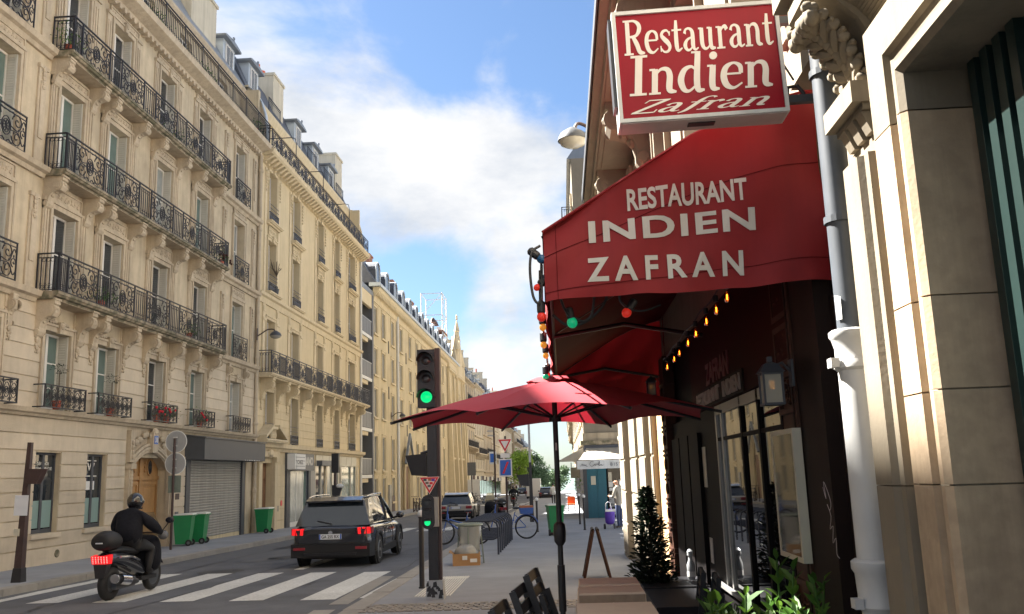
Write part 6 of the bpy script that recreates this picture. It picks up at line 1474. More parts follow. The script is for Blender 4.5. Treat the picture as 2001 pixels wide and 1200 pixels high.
def car(name, label, loc, rz, L=4.64, Wd=1.86, Ht=1.64, paint='car_black', plate_txt=None, group=None, lamps='peugeot', detail=True, glass='car_glass', van=False):
    T = thing(name, label, 'car', loc, rz, group)
    h = Wd/2; y0, y1 = -L/2, L/2; belt = Ht*.60
    def ring(y, w, zb, zt, wt, bul=1.0):
        pts = [(-w*.80, zb), (-w*.96, zb+.06), (-w*bul, zb+(zt-zb)*.30), (-w*1.0, zb+(zt-zb)*.62), (-w*.975, zt-.08), (-wt, zt), (0, zt+.02), (wt, zt), (w*.975, zt-.08), (w*1.0, zb+(zt-zb)*.62), (w*bul, zb+(zt-zb)*.30), (w*.96, zb+.06), (w*.80, zb)]
        return [(x, y, z) for x, z in pts]
    fz = belt-.02
    rings = [ring(y0+.02, h*.86, .42, belt-.10, h*.80), ring(y0+.03, h*.90, .34, belt-.06, h*.84), ring(y0+.16, h*.97, .26, belt, h*.89), ring(y0+.5, h*1.0, .22, belt+.01, h*.91), ring(y0+1.2, h, .22, belt, h*.91), ring(0, h, .22, belt-.03, h*.91),
             ring(y1-1.5, h, .22, belt-.05, h*.90), ring(y1-.95, h*.99, .22, fz-.02, h*.86), ring(y1-.35, h*.95, .24, fz-.14, h*.78), ring(y1-.08, h*.84, .30, fz-.28, h*.66), ring(y1, h*.74, .38, fz-.40, h*.58)]
    g = G().loft(rings)
    put('body', smooth_mesh(g, 'body', paint, 2), T)
    if van: rr = [(y0+.03, belt-.05, h*.93, h*.93), (y0+.10, Ht-.08, h*.9, h*.9), (y1-1.7, Ht-.05, h*.9, h*.9), (y1-.95, belt-.02, h*.88, h*.88)]
    # glasshouse: base and roof outlines
    ry0, ry1 = y0+.12, y1-1.30
    base = [(-h*.90, ry0, belt-.02), (h*.90, ry0, belt-.02), (h*.91, y0+1.3, belt-.02), (h*.91, 0, belt-.05), (h*.86, ry1+.25, belt-.08), (-h*.86, ry1+.25, belt-.08), (-h*.91, 0, belt-.05), (-h*.91, y0+1.3, belt-.02)]
    tz = Ht-.05
    roof = [(-h*.70, y0+.42, tz-.06), (h*.70, y0+.42, tz-.06), (h*.74, y0+1.3, tz), (h*.73, 0, tz), (h*.66, ry1-.62, tz-.07), (-h*.66, ry1-.62, tz-.07), (-h*.73, 0, tz), (-h*.74, y0+1.3, tz)]
    g = G(); n = 8
    mid = [tuple(Vector(a)*.48+Vector(b)*.52+Vector((math.copysign(.025, a[0]), 0, 0))) for a, b in zip(base, roof)]
    g.loft([base, mid, roof]); g.build('glasshouse', glass if not van else paint, T, smooth=True)
    # roof skin
    top = [(p[0]*.92, p[1]*.99+.02, p[2]+.055) for p in roof]; low = [(p[0]*1.02, p[1]-(.05 if p[1] < y0+1 else 0), p[2]-.005) for p in roof]
    rg = G().loft([low, [(p[0]*1.0, p[1], p[2]+.03) for p in low], top]); put('roof', smooth_mesh(rg, 'roof', paint, 1), T)
    # pillars
    def bar(a, b, r_, m=paint, nm='pillar'): G().tube([a, tuple((Vector(a)+Vector(b))/2+Vector((math.copysign(.02, a[0]), 0, 0))), b], r_, 6).build(nm, m, T)
    for s in (-1, 1):
        bar((s*h*.87, ry1+.22, belt-.06), (s*h*.67, ry1-.62, tz-.05), .035)
        bar((s*h*.905, .05, belt-.03), (s*h*.735, .05, tz), .030, 'car_cladding')
        G().hexa([(s*h*.905, ry0+.02, belt-.02), (s*h*.93, ry0+.05, belt-.02), (s*h*.925, ry0+.62, belt-.02), (s*h*.90, ry0+.62, belt-.02), (s*h*.70, y0+.42, tz-.05), (s*h*.735, y0+.45, tz-.05), (s*h*.75, y0+.80, tz-.02), (s*h*.72, y0+.80, tz-.02)]).build('rear_pillar', paint, T)
        G().tube([(s*h*.74, y0+.7, tz+.02), (s*h*.75, y0+1.2, tz+.058), (s*h*.74, .1, tz+.058), (s*h*.69, ry1-.75, tz+.01)], .014, 6).build('roof_rail', 'chrome', T, smooth=True)
        G().tube([(s*h*.915, ry0+.5, belt-.01), (s*h*.93, y0+1.3, belt-.005), (s*h*.93, 0, belt-.03), (s*h*.88, ry1+.15, belt-.05)], .014, 5).build('beltline_trim', 'chrome', T)
        # mirror
        mg = G().ball((s*(h+.10), ry1-.02, belt+.06), .11, 10, 6, (1.0, .6, .78)); mg.tube([(s*(h*.9), ry1+.03, belt-.02), (s*(h+.06), ry1, belt+.03)], .03, 6); mg.build('wing_mirror', paint, T, smooth=True)
        # cladding arches and sills
        for yy in (y0+.93, y1-.90):
            ag = G(); pts = [(s*(h+.003), yy+.42*math.cos(a), .34+.42*math.sin(a)) for a in [math.pi*k/10 for k in range(11)]]; ag.tube(pts, .035, 6); ag.build('wheel_arch', 'car_cladding', T)
            G().lathe([(.405, -.02), (.405, .02)], 20, axis='x').build('arch_liner', 'interior', T, loc=(s*(h-.03), yy, .36))
            w_ = put('wheel', WM[0], T, loc=(s*(h-.085), yy, .34), rot=(0, 0, 0 if s > 0 else math.pi)); put('rim', WM[1], w_, loc=(.055, 0, 0)); put('brake_disc', WM[2], w_)
        G().box(s*h*.93-.03, s*h*.93+.06*s if s > 0 else s*h*.93+.03, y0+1.35, y1-1.32, .22, .38).build('sill', 'car_cladding', T)
        for yy in (-.35, .70): G().box(min(s*(h*1.0), s*(h*1.0+.018)), max(s*(h*1.0), s*(h*1.0+.018)), yy-.10, yy+.10, belt-.20, belt-.165).build('door_handle', paint, T)
        for yy in (-.62, .05+.42): G().box(s*h*1.0-.006, s*h*1.0+.006, yy-.004, yy+.004, .40, belt-.12).build('door_gap', 'interior', T)
    # tail
    G().hexa([(-h*.97, y0-.02, .26), (h*.97, y0-.02, .26), (h*.99, y0+.5, .24), (-h*.99, y0+.5, .24), (-h*.97, y0-.045, .56), (h*.97, y0-.045, .56), (h*1.005, y0+.5, .60), (-h*1.005, y0+.5, .60)]).build('rear_bumper', 'car_cladding', T)
    G().hexa([(-h*.62, y0-.05, .30), (h*.62, y0-.05, .30), (h*.62, y0, .30), (-h*.62, y0, .30), (-h*.66, y0-.06, .36), (h*.66, y0-.06, .36), (h*.66, y0, .36), (-h*.66, y0, .36)]).build('diffuser', 'black_metal', T)
    G().hexa([(-h*.76, y0-.004, .58), (h*.76, y0-.004, .58), (h*.76, y0+.08, .58), (-h*.76, y0+.08, .58), (-h*.86, y0-.012, belt-.10), (h*.86, y0-.012, belt-.10), (h*.86, y0+.08, belt-.06), (-h*.86, y0+.08, belt-.06)]).build('tailgate', paint, T)
    tb = G()
    tb.hexa([(-h*.72, y0+.135, belt+.0), (h*.72, y0+.135, belt+.0), (h*.72, y0+.2, belt+.0), (-h*.72, y0+.2, belt+.0), (-h*.58, y0+.385, tz-.16), (h*.58, y0+.385, tz-.16), (h*.58, y0+.43, tz-.16), (-h*.58, y0+.43, tz-.16)]); tb.build('rear_window', glass, T)
    G().hexa([(-h*.70, y0+.28, tz-.09), (h*.70, y0+.28, tz-.09), (h*.70, y0+.55, tz-.03), (-h*.70, y0+.55, tz-.03), (-h*.70, y0+.27, tz-.05), (h*.70, y0+.27, tz-.05), (h*.70, y0+.55, tz+.03), (-h*.70, y0+.55, tz+.03)]).build('spoiler', paint, T)
    G().tube([(.0, y0+.13, belt+.02), (-.35, y0+.17, belt+.10)], .014, 5).build('rear_wiper', 'black_metal', T)
    zl = belt-.14
    if lamps == 'peugeot':
        G().box(-h*.60, h*.60, y0-.02, y0+.05, zl-.05, zl+.05).build('lamp_band', 'black_metal', T)
        for s in (-1, 1):
            for k in range(3):
                x = s*(h*.93-.10*k); yb = y0-.03+.05*(2-k)*.5
                G().hexa([(x-.034, yb, zl-.07), (x+.034, yb, zl-.07), (x+.034, yb+.1, zl-.07), (x-.034, yb+.1, zl-.07), (x-.034-s*.012, yb, zl+.075), (x+.034-s*.012, yb, zl+.075), (x+.034-s*.012, yb+.1, zl+.075), (x-.034-s*.012, yb+.1, zl+.075)]).build('tail_light', 'red_lamp', T)
            G().box(min(s*h*.97, s*h*1.0), max(s*h*.97, s*h*1.0), y0+.08, y0+.30, zl-.06, zl+.08).build('tail_light', 'red_lamp_off', T)
    else:
        for s in (-1, 1): G().box(min(s*h*.60, s*h*.95), max(s*h*.60, s*h*.95), y0-.025, y0+.06, zl-.10, zl+.05).build('tail_light', 'red_lamp_off', T)
    for s in (-1, 1): G().box(min(s*h*.62, s*h*.90), max(s*h*.62, s*h*.90), y0-.06, y0-.03, .43, .49).build('reflector', 'red_lamp_off', T)
    p = G().box(-.26, .26, y0-.035, y0-.02, .66, .775).build('number_plate', 'plate', T)
    for s in (-1, 1): G().box(min(s*.225, s*.258), max(s*.225, s*.258), y0-.037, y0-.035, .662, .773).build('plate_band', 'plate_blue', p)
    if plate_txt: putm('lettering', text_mesh(plate_txt, .41, .072, 'ink', .02, .002), T, face_y(-.205, y0-.037, .682))
    eg = G().lathe([(.05, 0), (.045, .012), (.01, .016)], 12, (0, y0-.022, belt-.17), 'y'); eg.build('emblem', 'chrome', T)
    for s in (-1, 1): G().box(min(s*h*.40, s*h*.80), max(s*h*.40, s*h*.80), y1-.30, y1-.08, belt-.30, belt-.20).build('headlight', 'white_plastic', T)
    G().box(-h*.8, h*.8, y0+.3, y1-.3, .20, .30).build('underbody', 'interior', T)
    return T
def rdz(y): return gz(y)+RZ+.006
car('car', 'black SUV with glowing red claw tail lights on the crossing', (-5.42, 22.95, rdz(22.95)), rad(.6), L=4.64, Wd=1.88, Ht=1.62, plate_txt='GA 255 RX')
car('car', 'beige silver crossover with roof rails stopped beyond the traffic light', (-5.72, 49.6, rdz(49.6)), rad(-.3), L=4.16, Wd=1.78, Ht=1.50, paint='car_silver', lamps='c4')
car('car', 'black car seen from behind far down the street', (-2.35, 120, rdz(120)), 0, L=4.3, Wd=1.8, Ht=1.55, lamps='c4')
car('car', 'small dark car at the far crossing', (-7.8, 170, rdz(170)), 0, L=4.1, Wd=1.75, Ht=1.48, lamps='c4')
vt = thing('van', 'white box van ahead of the black car far down the street', 'van', (-4.2, 128, rdz(128)))
G().box(-1.0, 1.0, -2.6, 1.4, .35, 2.75).build('box_body', 'car_white', vt); G().prism([(1.42, .35), (2.6, .35), (2.75, .8), (2.6, 1.25), (2.1, 2.1), (1.42, 2.2)], -.95, .95, 'x').build('cab', 'car_white', vt); G().box(-.9, .9, -2.62, -2.6, .6, 2.6).build('rear_door', 'car_white', vt)
for s in (-1, 1):
    G().box(s*.95-.04, s*.95+.04, -2.64, -2.6, .7, 1.1).build('tail_light', 'red_lamp_off', vt)
    for yy in (-1.5, 1.9): put('wheel', WM[0], vt, loc=(s*.9, yy, .34))

# ---------------------------------------------------------------- figures grown from a skinned skeleton
def skin_figure(name, joints, edges, root, zone, mats, parent=None, lev=2):
    """joints: {key: (pos, radius)}; zone(co) -> material index"""
    keys = list(joints); idx = {k: i for i, k in enumerate(keys)}
    me = bpy.data.meshes.new(name); me.from_pydata([joints[k][0] for k in keys], [(idx[a], idx[b]) for a, b in edges], []); me.update()
    o = bpy.data.objects.new('tmp', me); COL.objects.link(o)
    o.modifiers.new('skin', 'SKIN')
    for k in keys:
        r = joints[k][1]; sv = me.skin_vertices[0].data[idx[k]]; sv.radius = (r, r) if not isinstance(r, tuple) else r; sv.use_root = (k == root)
    sd_ = o.modifiers.new('sub', 'SUBSURF'); sd_.levels = lev; sd_.render_levels = lev
    dg = bpy.context.evaluated_depsgraph_get(); dg.update()
    r = bpy.data.meshes.new_from_object(o.evaluated_get(dg)); bpy.data.objects.remove(o)
    r.materials.clear()
    for m in mats: r.materials.append(M[m])
    for p in r.polygons:
        p.use_smooth = True; p.material_index = zone(p.center)
    r.name = name
    return put(name, r, parent)

def scooter(loc, rz, name, label, s=1.0, lit=True):
    T = thing(name, label, 'scooter', loc, rz)
    def torus(y, z, R_, r_):
        n = 24; return G().tube([(0, y+R_*math.cos(2*math.pi*k/n), z+R_*math.sin(2*math.pi*k/n)) for k in range(n)], r_, 10, closed=True)
    for yy, R_, r_ in ((-.70, .205, .082), (.72, .23, .062)):
        w = torus(yy, R_+r_, R_, r_).build('wheel', 'rubber', T, smooth=True); G().lathe([(R_*.85, -.045), (R_*.85, .045)], 18, (0, yy, R_+r_), 'x').build('rim', 'anthracite', w)
    def shell(rings, nm, m, lev=1): 
        return put(nm, smooth_mesh(G().loft(rings), nm, m, lev), T)
    def ell(y, cx, cz, rx, rz_, n=10): return [(cx+rx*math.cos(2*math.pi*k/n), y, cz+rz_*math.sin(2*math.pi*k/n)) for k in range(n)]
    shell([ell(-1.02, 0, .70, .05, .05), ell(-.98, 0, .71, .13, .09), ell(-.80, 0, .71, .19, .14), ell(-.45, 0, .66, .20, .18), ell(-.1, 0, .56, .19, .20), ell(.15, 0, .44, .18, .16), ell(.25, 0, .38, .16, .10)], 'tail_body', 'car_black', 2)
    shell([ell(-.85, 0, .82, .12, .04), ell(-.60, 0, .84, .17, .07), ell(-.30, 0, .80, .17, .08), ell(0, 0, .76, .15, .07), ell(.12, 0, .72, .10, .04)], 'seat', 'leather', 2)
    shell([ell(-1.06, 0, .98, .13, .10), ell(-1.03, 0, .99, .20, .15), ell(-.86, 0, 1.01, .235, .19), ell(-.66, 0, .99, .22, .17), ell(-.60, 0, .97, .15, .11)], 'top_case', 'car_cladding', 2)
    G().box(-.06, .06, -1.075, -1.06, .965, .985).build('top_case_badge', 'plate', T)
    tl = G().hexa([(-.15, -1.00, .63), (.15, -1.00, .63), (.15, -.9, .63), (-.15, -.9, .63), (-.16, -1.03, .76), (.16, -1.03, .76), (.16, -.9, .78), (-.16, -.9, .78)]).build('tail_light', 'red_lamp' if lit else 'red_lamp_off', T)
    if lit:
        dm = G().ball((0, 0, 0), .012, 6, 4).mesh('led', 'red_lamp_hot')
        for i in range(6):
            for j in range(4): put('led', dm, tl, loc=(-.125+.05*i, -1.008-.007*j, .655+.03*j))
    G().box(-.10, .10, -1.05, -1.04, .42, .58).build('number_plate', 'plate', T, rot=(rad(-8), 0, 0)); putm('lettering', text_mesh('EB 418', .15, .05, 'ink', .02, .002), T, face_y(-.075, -1.0, .52)); putm('lettering', text_mesh('AL', .08, .05, 'ink', .02, .002), T, face_y(-.04, -1.0, .45))
    G().hexa([(-.08, -1.0, .40), (.08, -1.0, .40), (.08, -.9, .45), (-.08, -.9, .45), (-.12, -1.0, .62), (.12, -1.0, .62), (.12, -.85, .64), (-.12, -.85, .64)]).build('mudguard', 'black_metal', T)
    ex = G().tube([(.20, -.15, .26), (.24, -.45, .30), (.25, -.95, .38)], .065, 14, radii=[.04, .085, .075]); ex.build('muffler', 'black_metal', T, smooth=True); G().tube([(.26, -.55, .325), (.262, -.84, .37)], .088, 14, caps=False).build('heat_shield', 'chrome', T, smooth=True); G().lathe([(.078, 0), (.078, .02), (.04, .02)], 14, (.252, -.97, .385), 'y').build('exhaust_tip', 'chrome', T)
    G().tube([(.21, -.75, .72), (.215, -.4, .70), (.20, -.1, .62)], .022, 6).build('side_trim', 'chrome', T, smooth=True)
    G().box(.05, .14, -.72, -.1, .18, .34).build('engine', 'grey_metal', T); G().box(-.15, .15, .1, .62, .24, .31).build('footboard', 'car_cladding', T)
    # front apron wrapped in a rain cover
    shell([[( -.24, .30, .30), (.24, .30, .30), (.30, .62, .32), (.0, .80, .34), (-.30, .62, .32)], [(-.27, .22, .58), (.27, .22, .58), (.36, .55, .60), (0, .78, .62), (-.36, .55, .60)], [(-.30, .22, .86), (.30, .22, .86), (.36, .50, .88), (0, .70, .90), (-.36, .5, .88)], [(-.20, .32, 1.02), (.20, .32, 1.02), (.24, .48, 1.04), (0, .58, 1.05), (-.24, .48, 1.04)]], 'rain_apron', 'jacket', 2)
    G().tube([(-.36, .38, 1.03), (-.18, .48, 1.05), (.18, .48, 1.05), (.36, .38, 1.03)], .018, 7).build('handlebar', 'black_metal', T); 
    for sx in (-1, 1):
        G().ball((sx*.36, .42, 1.0), .10, 8, 6, (1, .9, .8)).build('hand_muff', 'grey_metal', T, smooth=True)
        G().tube([(sx*.30, .46, 1.06), (sx*.44, .44, 1.22)], .010, 5).build('mirror_stem', 'black_metal', T); G().ball((sx*.47, .43, 1.27), .075, 10, 6, (1.2, .35, .8)).build('mirror', 'black_metal', T, smooth=True); G().lathe([(.058, 0), (.056, .004)], 12, (0, 0, 0), 'y').build('mirror_glass', 'chrome', T, loc=(sx*.47, .397, 1.27), scale=(1.15, 1, .75))
    shell2 = G(); n = 8
    shell2.loft([[( -.22+.44*k/n, .56+.10*math.sin(math.pi*k/n), .98) for k in range(n+1)], [(-.24+.48*k/n, .48+.12*math.sin(math.pi*k/n), 1.20) for k in range(n+1)], [(-.17+.34*k/n, .40+.10*math.sin(math.pi*k/n), 1.42) for k in range(n+1)]], caps=False, closed=False)
    shell2.build('windscreen', M['screen_clear'], T, smooth=True)
    G().tube([(0, .55, .9), (0, .72, .36)], .05, 8).build('fork', 'black_metal', T); G().hexa([(-.09, .50, .52), (.09, .50, .52), (.09, .98, .46), (-.09, .98, .46), (-.09, .55, .60), (.09, .55, .60), (.09, .85, .60), (-.09, .85, .60)]).build('front_mudguard', 'car_black', T)
    return T
def rider(loc, rz, label, foot=True):
    P = thing('person', label, 'person', loc, rz)
    J = {'pelvis': ((0, -.22, .92), (.22, .20)), 'belly': ((0, -.22, 1.04), (.245, .21)), 'chest': ((0, -.14, 1.25), (.26, .22)), 'neckb': ((0, -.05, 1.44), (.15, .13)), 'neck': ((0, .0, 1.50), .07), 'head': ((0, .03, 1.60), .095),
         'ls': ((-.22, -.08, 1.36), .125), 'le': ((-.39, .08, 1.15), .10), 'lw': ((-.34, .34, 1.06), .05), 'lh': ((-.34, .42, 1.05), .045),
         'rs': ((.22, -.08, 1.36), .125), 're': ((.39, .08, 1.15), .10), 'rw': ((.34, .34, 1.06), .05), 'rh': ((.34, .42, 1.05), .045),
         'lk': ((-.21, .28, .80), .10), 'la': ((-.19, .22, .42), .06), 'lf': ((-.20, .36, .36), .05), 'rk': ((.21, .28, .80), .10), 'ra': ((.19, .22, .42), .06), 'rf': ((.20, .36, .36), .05), 'lp': ((-.11, -.10, .88), .12), 'rp': ((.11, -.10, .88), .12)}
    E_ = [('pelvis', 'belly'), ('belly', 'chest'), ('chest', 'neckb'), ('neckb', 'neck'), ('neck', 'head'), ('chest', 'ls'), ('ls', 'le'), ('le', 'lw'), ('lw', 'lh'), ('chest', 'rs'), ('rs', 're'), ('re', 'rw'), ('rw', 'rh'), ('pelvis', 'lp'), ('lp', 'lk'), ('lk', 'la'), ('la', 'lf'), ('pelvis', 'rp'), ('rp', 'rk'), ('rk', 'ra'), ('ra', 'rf')]
    skin_figure('body', J, E_, 'pelvis', lambda c: 0 if c.z > .95 else 1, ['jacket', 'leather'], P)
    hm = G().ball((0, .03, 1.63), .150, 18, 12, (.92, 1.08, 1.05)); hm.lathe([(.135, 0), (.13, -.03)], 18, (0, .03, 1.52)); he = hm.build('helmet', 'helmet', P, smooth=True)
    G().ball((0, .09, 1.63), .142, 14, 8, (.95, .85, .55)).build('visor', 'car_glass', he, smooth=True)
    for s in (-1, 1):
        g = G()
        for k in range(4): g.tube([(s*(.31+.022*k), .42, 1.075), (s*(.31+.022*k), .475, 1.075), (s*(.31+.022*k), .485, 1.035), (s*(.31+.022*k), .455, 1.02)], .011, 5)
        g.tube([(s*.30, .41, 1.05), (s*.29, .44, 1.02), (s*.30, .47, 1.01)], .012, 5); g.build('glove_fingers', 'leather', P)
    return P
sy_, sx_ = 15.95, -7.78
scooter((sx_, sy_, rdz(sy_)), rad(-3), 'scooter', 'black maxi scooter with lit red tail light and top case on the crossing')
rider((sx_, sy_, rdz(sy_)), rad(-3), 'rider in black jacket and black helmet on the near scooter')
ys2 = 78.0
scooter((-4.35, ys2, rdz(ys2)), rad(2), 'scooter', 'dark scooter riding away far down the street', lit=False)
rider((-4.35, ys2, rdz(ys2)), rad(2), 'distant rider in dark jacket on the far scooter')

# ---------------------------------------------------------------- man with purple shopping trolley
mx, my = 1.93, 32.0
mzz = gz(my)+.005
P = thing('person', 'bald man in beige jacket reading beside his purple shopping trolley', 'person', (mx, my, mzz), rad(55))
J = {'pelvis': ((0, 0, .90), (.145, .12)), 'belly': ((0, .01, 1.05), (.165, .135)), 'chest': ((0, .0, 1.25), (.19, .14)), 'neckb': ((0, .02, 1.43), (.10, .09)), 'neck': ((0, .05, 1.50), .055), 'head': ((0, .09, 1.585), (.085, .10)), 'crown': ((0, .085, 1.65), .075),
     'ls': ((-.19, 0, 1.37), .08), 'le': ((-.25, .06, 1.10), .062), 'lw': ((-.12, .28, 1.10), .042), 'lh': ((-.07, .35, 1.12), .034), 'rs': ((.19, 0, 1.37), .08), 're': ((.25, .06, 1.10), .062), 'rw': ((.12, .28, 1.10), .042), 'rh': ((.07, .35, 1.12), .034),
     'lp': ((-.09, 0, .86), .105), 'lk': ((-.10, .02, .47), .07), 'la': ((-.10, -.02, .08), .048), 'lf': ((-.10, .12, .045), .042), 'rp': ((.09, 0, .86), .105), 'rk': ((.10, .03, .47), .07), 'ra': ((.10, .0, .08), .048), 'rf': ((.11, .14, .045), .042)}
E_ = [('pelvis', 'belly'), ('belly', 'chest'), ('chest', 'neckb'), ('neckb', 'neck'), ('neck', 'head'), ('head', 'crown'), ('chest', 'ls'), ('ls', 'le'), ('le', 'lw'), ('lw', 'lh'), ('chest', 'rs'), ('rs', 're'), ('re', 'rw'), ('rw', 'rh'), ('pelvis', 'lp'), ('lp', 'lk'), ('lk', 'la'), ('la', 'lf'), ('pelvis', 'rp'), ('rp', 'rk'), ('rk', 'ra'), ('ra', 'rf')]
def zone(c):
    if c.z > 1.48: return 0
    if c.y > .29 and c.z > .9: return 0
    if c.z > .80: return 1
    if c.z > .09: return 2
    return 3
body = skin_figure('body', J, E_, 'pelvis', zone, ['skin', 'man_jacket', 'denim', 'shoe'], P)
g = G().ball((0, .185, 1.58), .018, 6, 5, (.8, 1, 1.4)); g.build('nose', 'skin', body)
for s in (-1, 1):
    G().ball((s*.092, .085, 1.585), .025, 6, 5, (.4, .8, 1.3)).build('ear', 'skin', body); G().ball((s*.035, .172, 1.605), .010, 6, 4).build('eye', 'ink', body)
    g = G()
    for k in range(4): g.tube([(s*(.085-.016*k), .36, 1.125), (s*(.075-.018*k), .40, 1.12), (s*(.05-.016*k), .425, 1.115)], .009, 5)
    g.tube([(s*.05, .35, 1.14), (s*.03, .38, 1.15)], .010, 5); g.build('fingers', 'skin', body)
    G().box(s*.10-.08 if s < 0 else .045, s*.10+.08 if s > 0 else -.045, -.06, .16, .0, .03)
G().tube([(-.06, .165, 1.555), (0, .172, 1.55), (.06, .165, 1.555)], .006, 4).build('mouth', 'rest_red', body)
G().hexa([(-.14, .0, .78), (.14, .0, .78), (.14, .10, .78), (-.14, .10, .78), (-.15, -.13, .80), (.15, -.13, .80), (.15, .13, .90), (-.15, .13, .90)])
ph = thing('mobile_phone', 'dark mobile phone in the hands of the bald man', 'phone', (mx-.345, my+.245, mzz+1.15), rad(55)); G().box(-.035, .035, -.005, .005, -.05, .07).build('case', 'ink', ph, rot=(rad(35), 0, 0))
tr = thing('shopping_trolley', 'purple fabric shopping trolley on two wheels', 'trolley', (mx-.36, my-.28, mzz), rad(10))
put('bag', smooth_mesh(G().loft([[(-.17, -.12, .14), (.17, -.12, .14), (.17, .12, .14), (-.17, .12, .14)], [(-.19, -.15, .3), (.19, -.15, .3), (.19, .14, .3), (-.19, .14, .3)], [(-.20, -.15, .58), (.20, -.15, .58), (.20, .14, .58), (-.20, .14, .58)], [(-.17, -.12, .70), (.17, -.12, .70), (.17, .10, .70), (-.17, .10, .70)]]), 'bag', 'purple', 1), tr)
G().box(-.18, .18, -.155, -.14, .60, .68).build('flap', 'white_plastic', tr)
G().tube([(-.10, .14, .10), (-.10, .16, .70), (-.08, .17, .88), (0, .17, .93), (.08, .17, .88), (.10, .16, .70), (.10, .14, .10)], .016, 6).build('handle', 'white_plastic', tr)
for s in (-1, 1): G().lathe([(.09, -.02), (.09, .02)], 16, (s*.17, .12, .09), 'x').build('wheel', 'rubber', tr); G().tube([(s*.10, -.10, .0), (s*.10, -.10, .16)], .012, 5).build('foot', 'galv', tr)

# =============================================================== wheelie bins
def bin_(loc, rz, label, s=1.0, group='green wheeled bins'):
    T = thing('wheeled_bin', label, 'bin', loc, rz, group)
    g = G().loft([[(-.19*s, -.20*s, .06), (.19*s, -.20*s, .06), (.19*s, .20*s, .06), (-.19*s, .20*s, .06)], [(-.22*s, -.24*s, .45*s), (.22*s, -.24*s, .45*s), (.22*s, .24*s, .45*s), (-.22*s, .24*s, .45*s)], [(-.245*s, -.28*s, .90*s), (.245*s, -.28*s, .90*s), (.245*s, .28*s, .90*s), (-.245*s, .28*s, .90*s)]])
    g.box(-.265*s, .265*s, -.30*s, .30*s, .885*s, .93*s); g.build('bin_body', 'bin_green', T)
    g = G().loft([[(-.27*s, -.31*s, .932*s), (.27*s, -.31*s, .932*s), (.27*s, .31*s, .932*s), (-.27*s, .31*s, .932*s)], [(-.26*s, -.30*s, .955*s), (.26*s, -.30*s, .955*s), (.26*s, .30*s, .975*s), (-.26*s, .30*s, .975*s)], [(-.14*s, -.18*s, .975*s), (.14*s, -.18*s, .975*s), (.14*s, .18*s, .99*s), (-.14*s, .18*s, .99*s)]]); g.build('lid', 'bin_lid', T)
    G().tube([(-.2*s, .34*s, .92*s), (.2*s, .34*s, .92*s)], .016, 6).build('handle', 'bin_green', T)
    for q in (-1, 1): w = G().lathe([(.10, -.025), (.10, .025)], 16, (q*.23*s, .20*s, .10), 'x').build('wheel', 'rubber', T); G().lathe([(.05, -.03), (.05, .03)], 10, (q*.23*s, .20*s, .10), 'x').build('hub', 'grey_metal', w)
    G().box(-.05, .05, -.262*s, -.255*s, .62*s, .72*s).build('emblem', 'label_white', T, rot=(rad(-4.5), 0, 0))
    return T
bin_((-12.42, 28.95, gz(28.95)+.01), rad(-80), 'green wheeled bin with pale lid, first of the pair before the rolling shutter', 1.05)
bin_((-12.40, 30.05, gz(30.05)+.01), rad(-85), 'green wheeled bin with pale lid, second of the pair before the rolling shutter', 1.05)
bin_((-12.35, 36.6, gz(36.6)+.01), rad(-95), 'green wheeled bin standing alone beside the brown entrance door', 1.05)
bin_((-.30, 28.8, gz(28.8)+.005), rad(-170), 'green wheeled bin on the pavement behind the umbrella pole', 1.0)

# =============================================================== traffic light post
TL = thing('traffic_light', 'black traffic light post showing green, with grey worn base', 'traffic light', (-1.90, 13.15, gz(13.15)+.003))
G().loft([[(-.13, -.12, 0), (.13, -.12, 0), (.13, .12, 0), (-.13, .12, 0)], [(-.115, -.11, .27), (.115, -.11, .27), (.115, .11, .27), (-.115, .11, .27)]]).build('base', 'galv', TL)
for k in range(16): a = rnd.uniform(-.10, .10); z = rnd.uniform(0, .12)+abs(rnd.gauss(0, .05)); w = rnd.uniform(.012, .035); G().quad((a-w, -.1225+.037*z, z), (a+w, -.1225+.037*z, z), (a+w*.6, -.1225+.037*(z+.06), z+rnd.uniform(.03, .09)), (a-w*.8, -.1225+.037*(z+.05), z+rnd.uniform(.02, .07))).build('worn_patch', 'black_metal', TL)
G().box(-.085, .06, -.075, .075, .27, 3.0).build('post', 'black_metal', TL); G().box(.062, .10, -.05, .05, .27, 3.52).build('post_channel', 'brown_metal', TL)
hd = G().box(-.20, .06, -.19, .02, 2.74, 3.60).build('signal_head', 'black_metal', TL)
G().box(.06, .13, -.16, .0, 2.72, 3.62).build('back_strip', 'brown_metal', TL)
for z, m in ((3.43, 'lens_dark'), (3.16, 'lens_dark'), (2.89, 'go_green')):
    G().lathe([(.085, -.012), (.085, 0), (.06, -.022), (.01, -.026)][::-1], 18, (-.065, -.195, z), 'y').build('lens', m, TL, smooth=True)
    n = 10; vis = G(); vis.loft([[(-.065+.118*math.cos(a), -.19, z+.118*math.sin(a)) for a in [rad(-10)+k*rad(200)/n for k in range(n+1)]], [(-.065+.125*math.cos(a), -.34-.05*math.sin(a), z+.122*math.sin(a)-.02) for a in [rad(5)+k*rad(170)/n for k in range(n+1)]]], caps=False, closed=False)
    vis.loft([[(-.065+.118*math.cos(a), -.19, z+.118*math.sin(a)+.006) for a in [rad(-10)+k*rad(200)/n for k in range(n+1)]], [(-.065+.128*math.cos(a), -.34-.05*math.sin(a), z+.126*math.sin(a)-.014) for a in [rad(5)+k*rad(170)/n for k in range(n+1)]]], caps=False, closed=False); vis.build('visor', 'black_metal', TL, smooth=True)
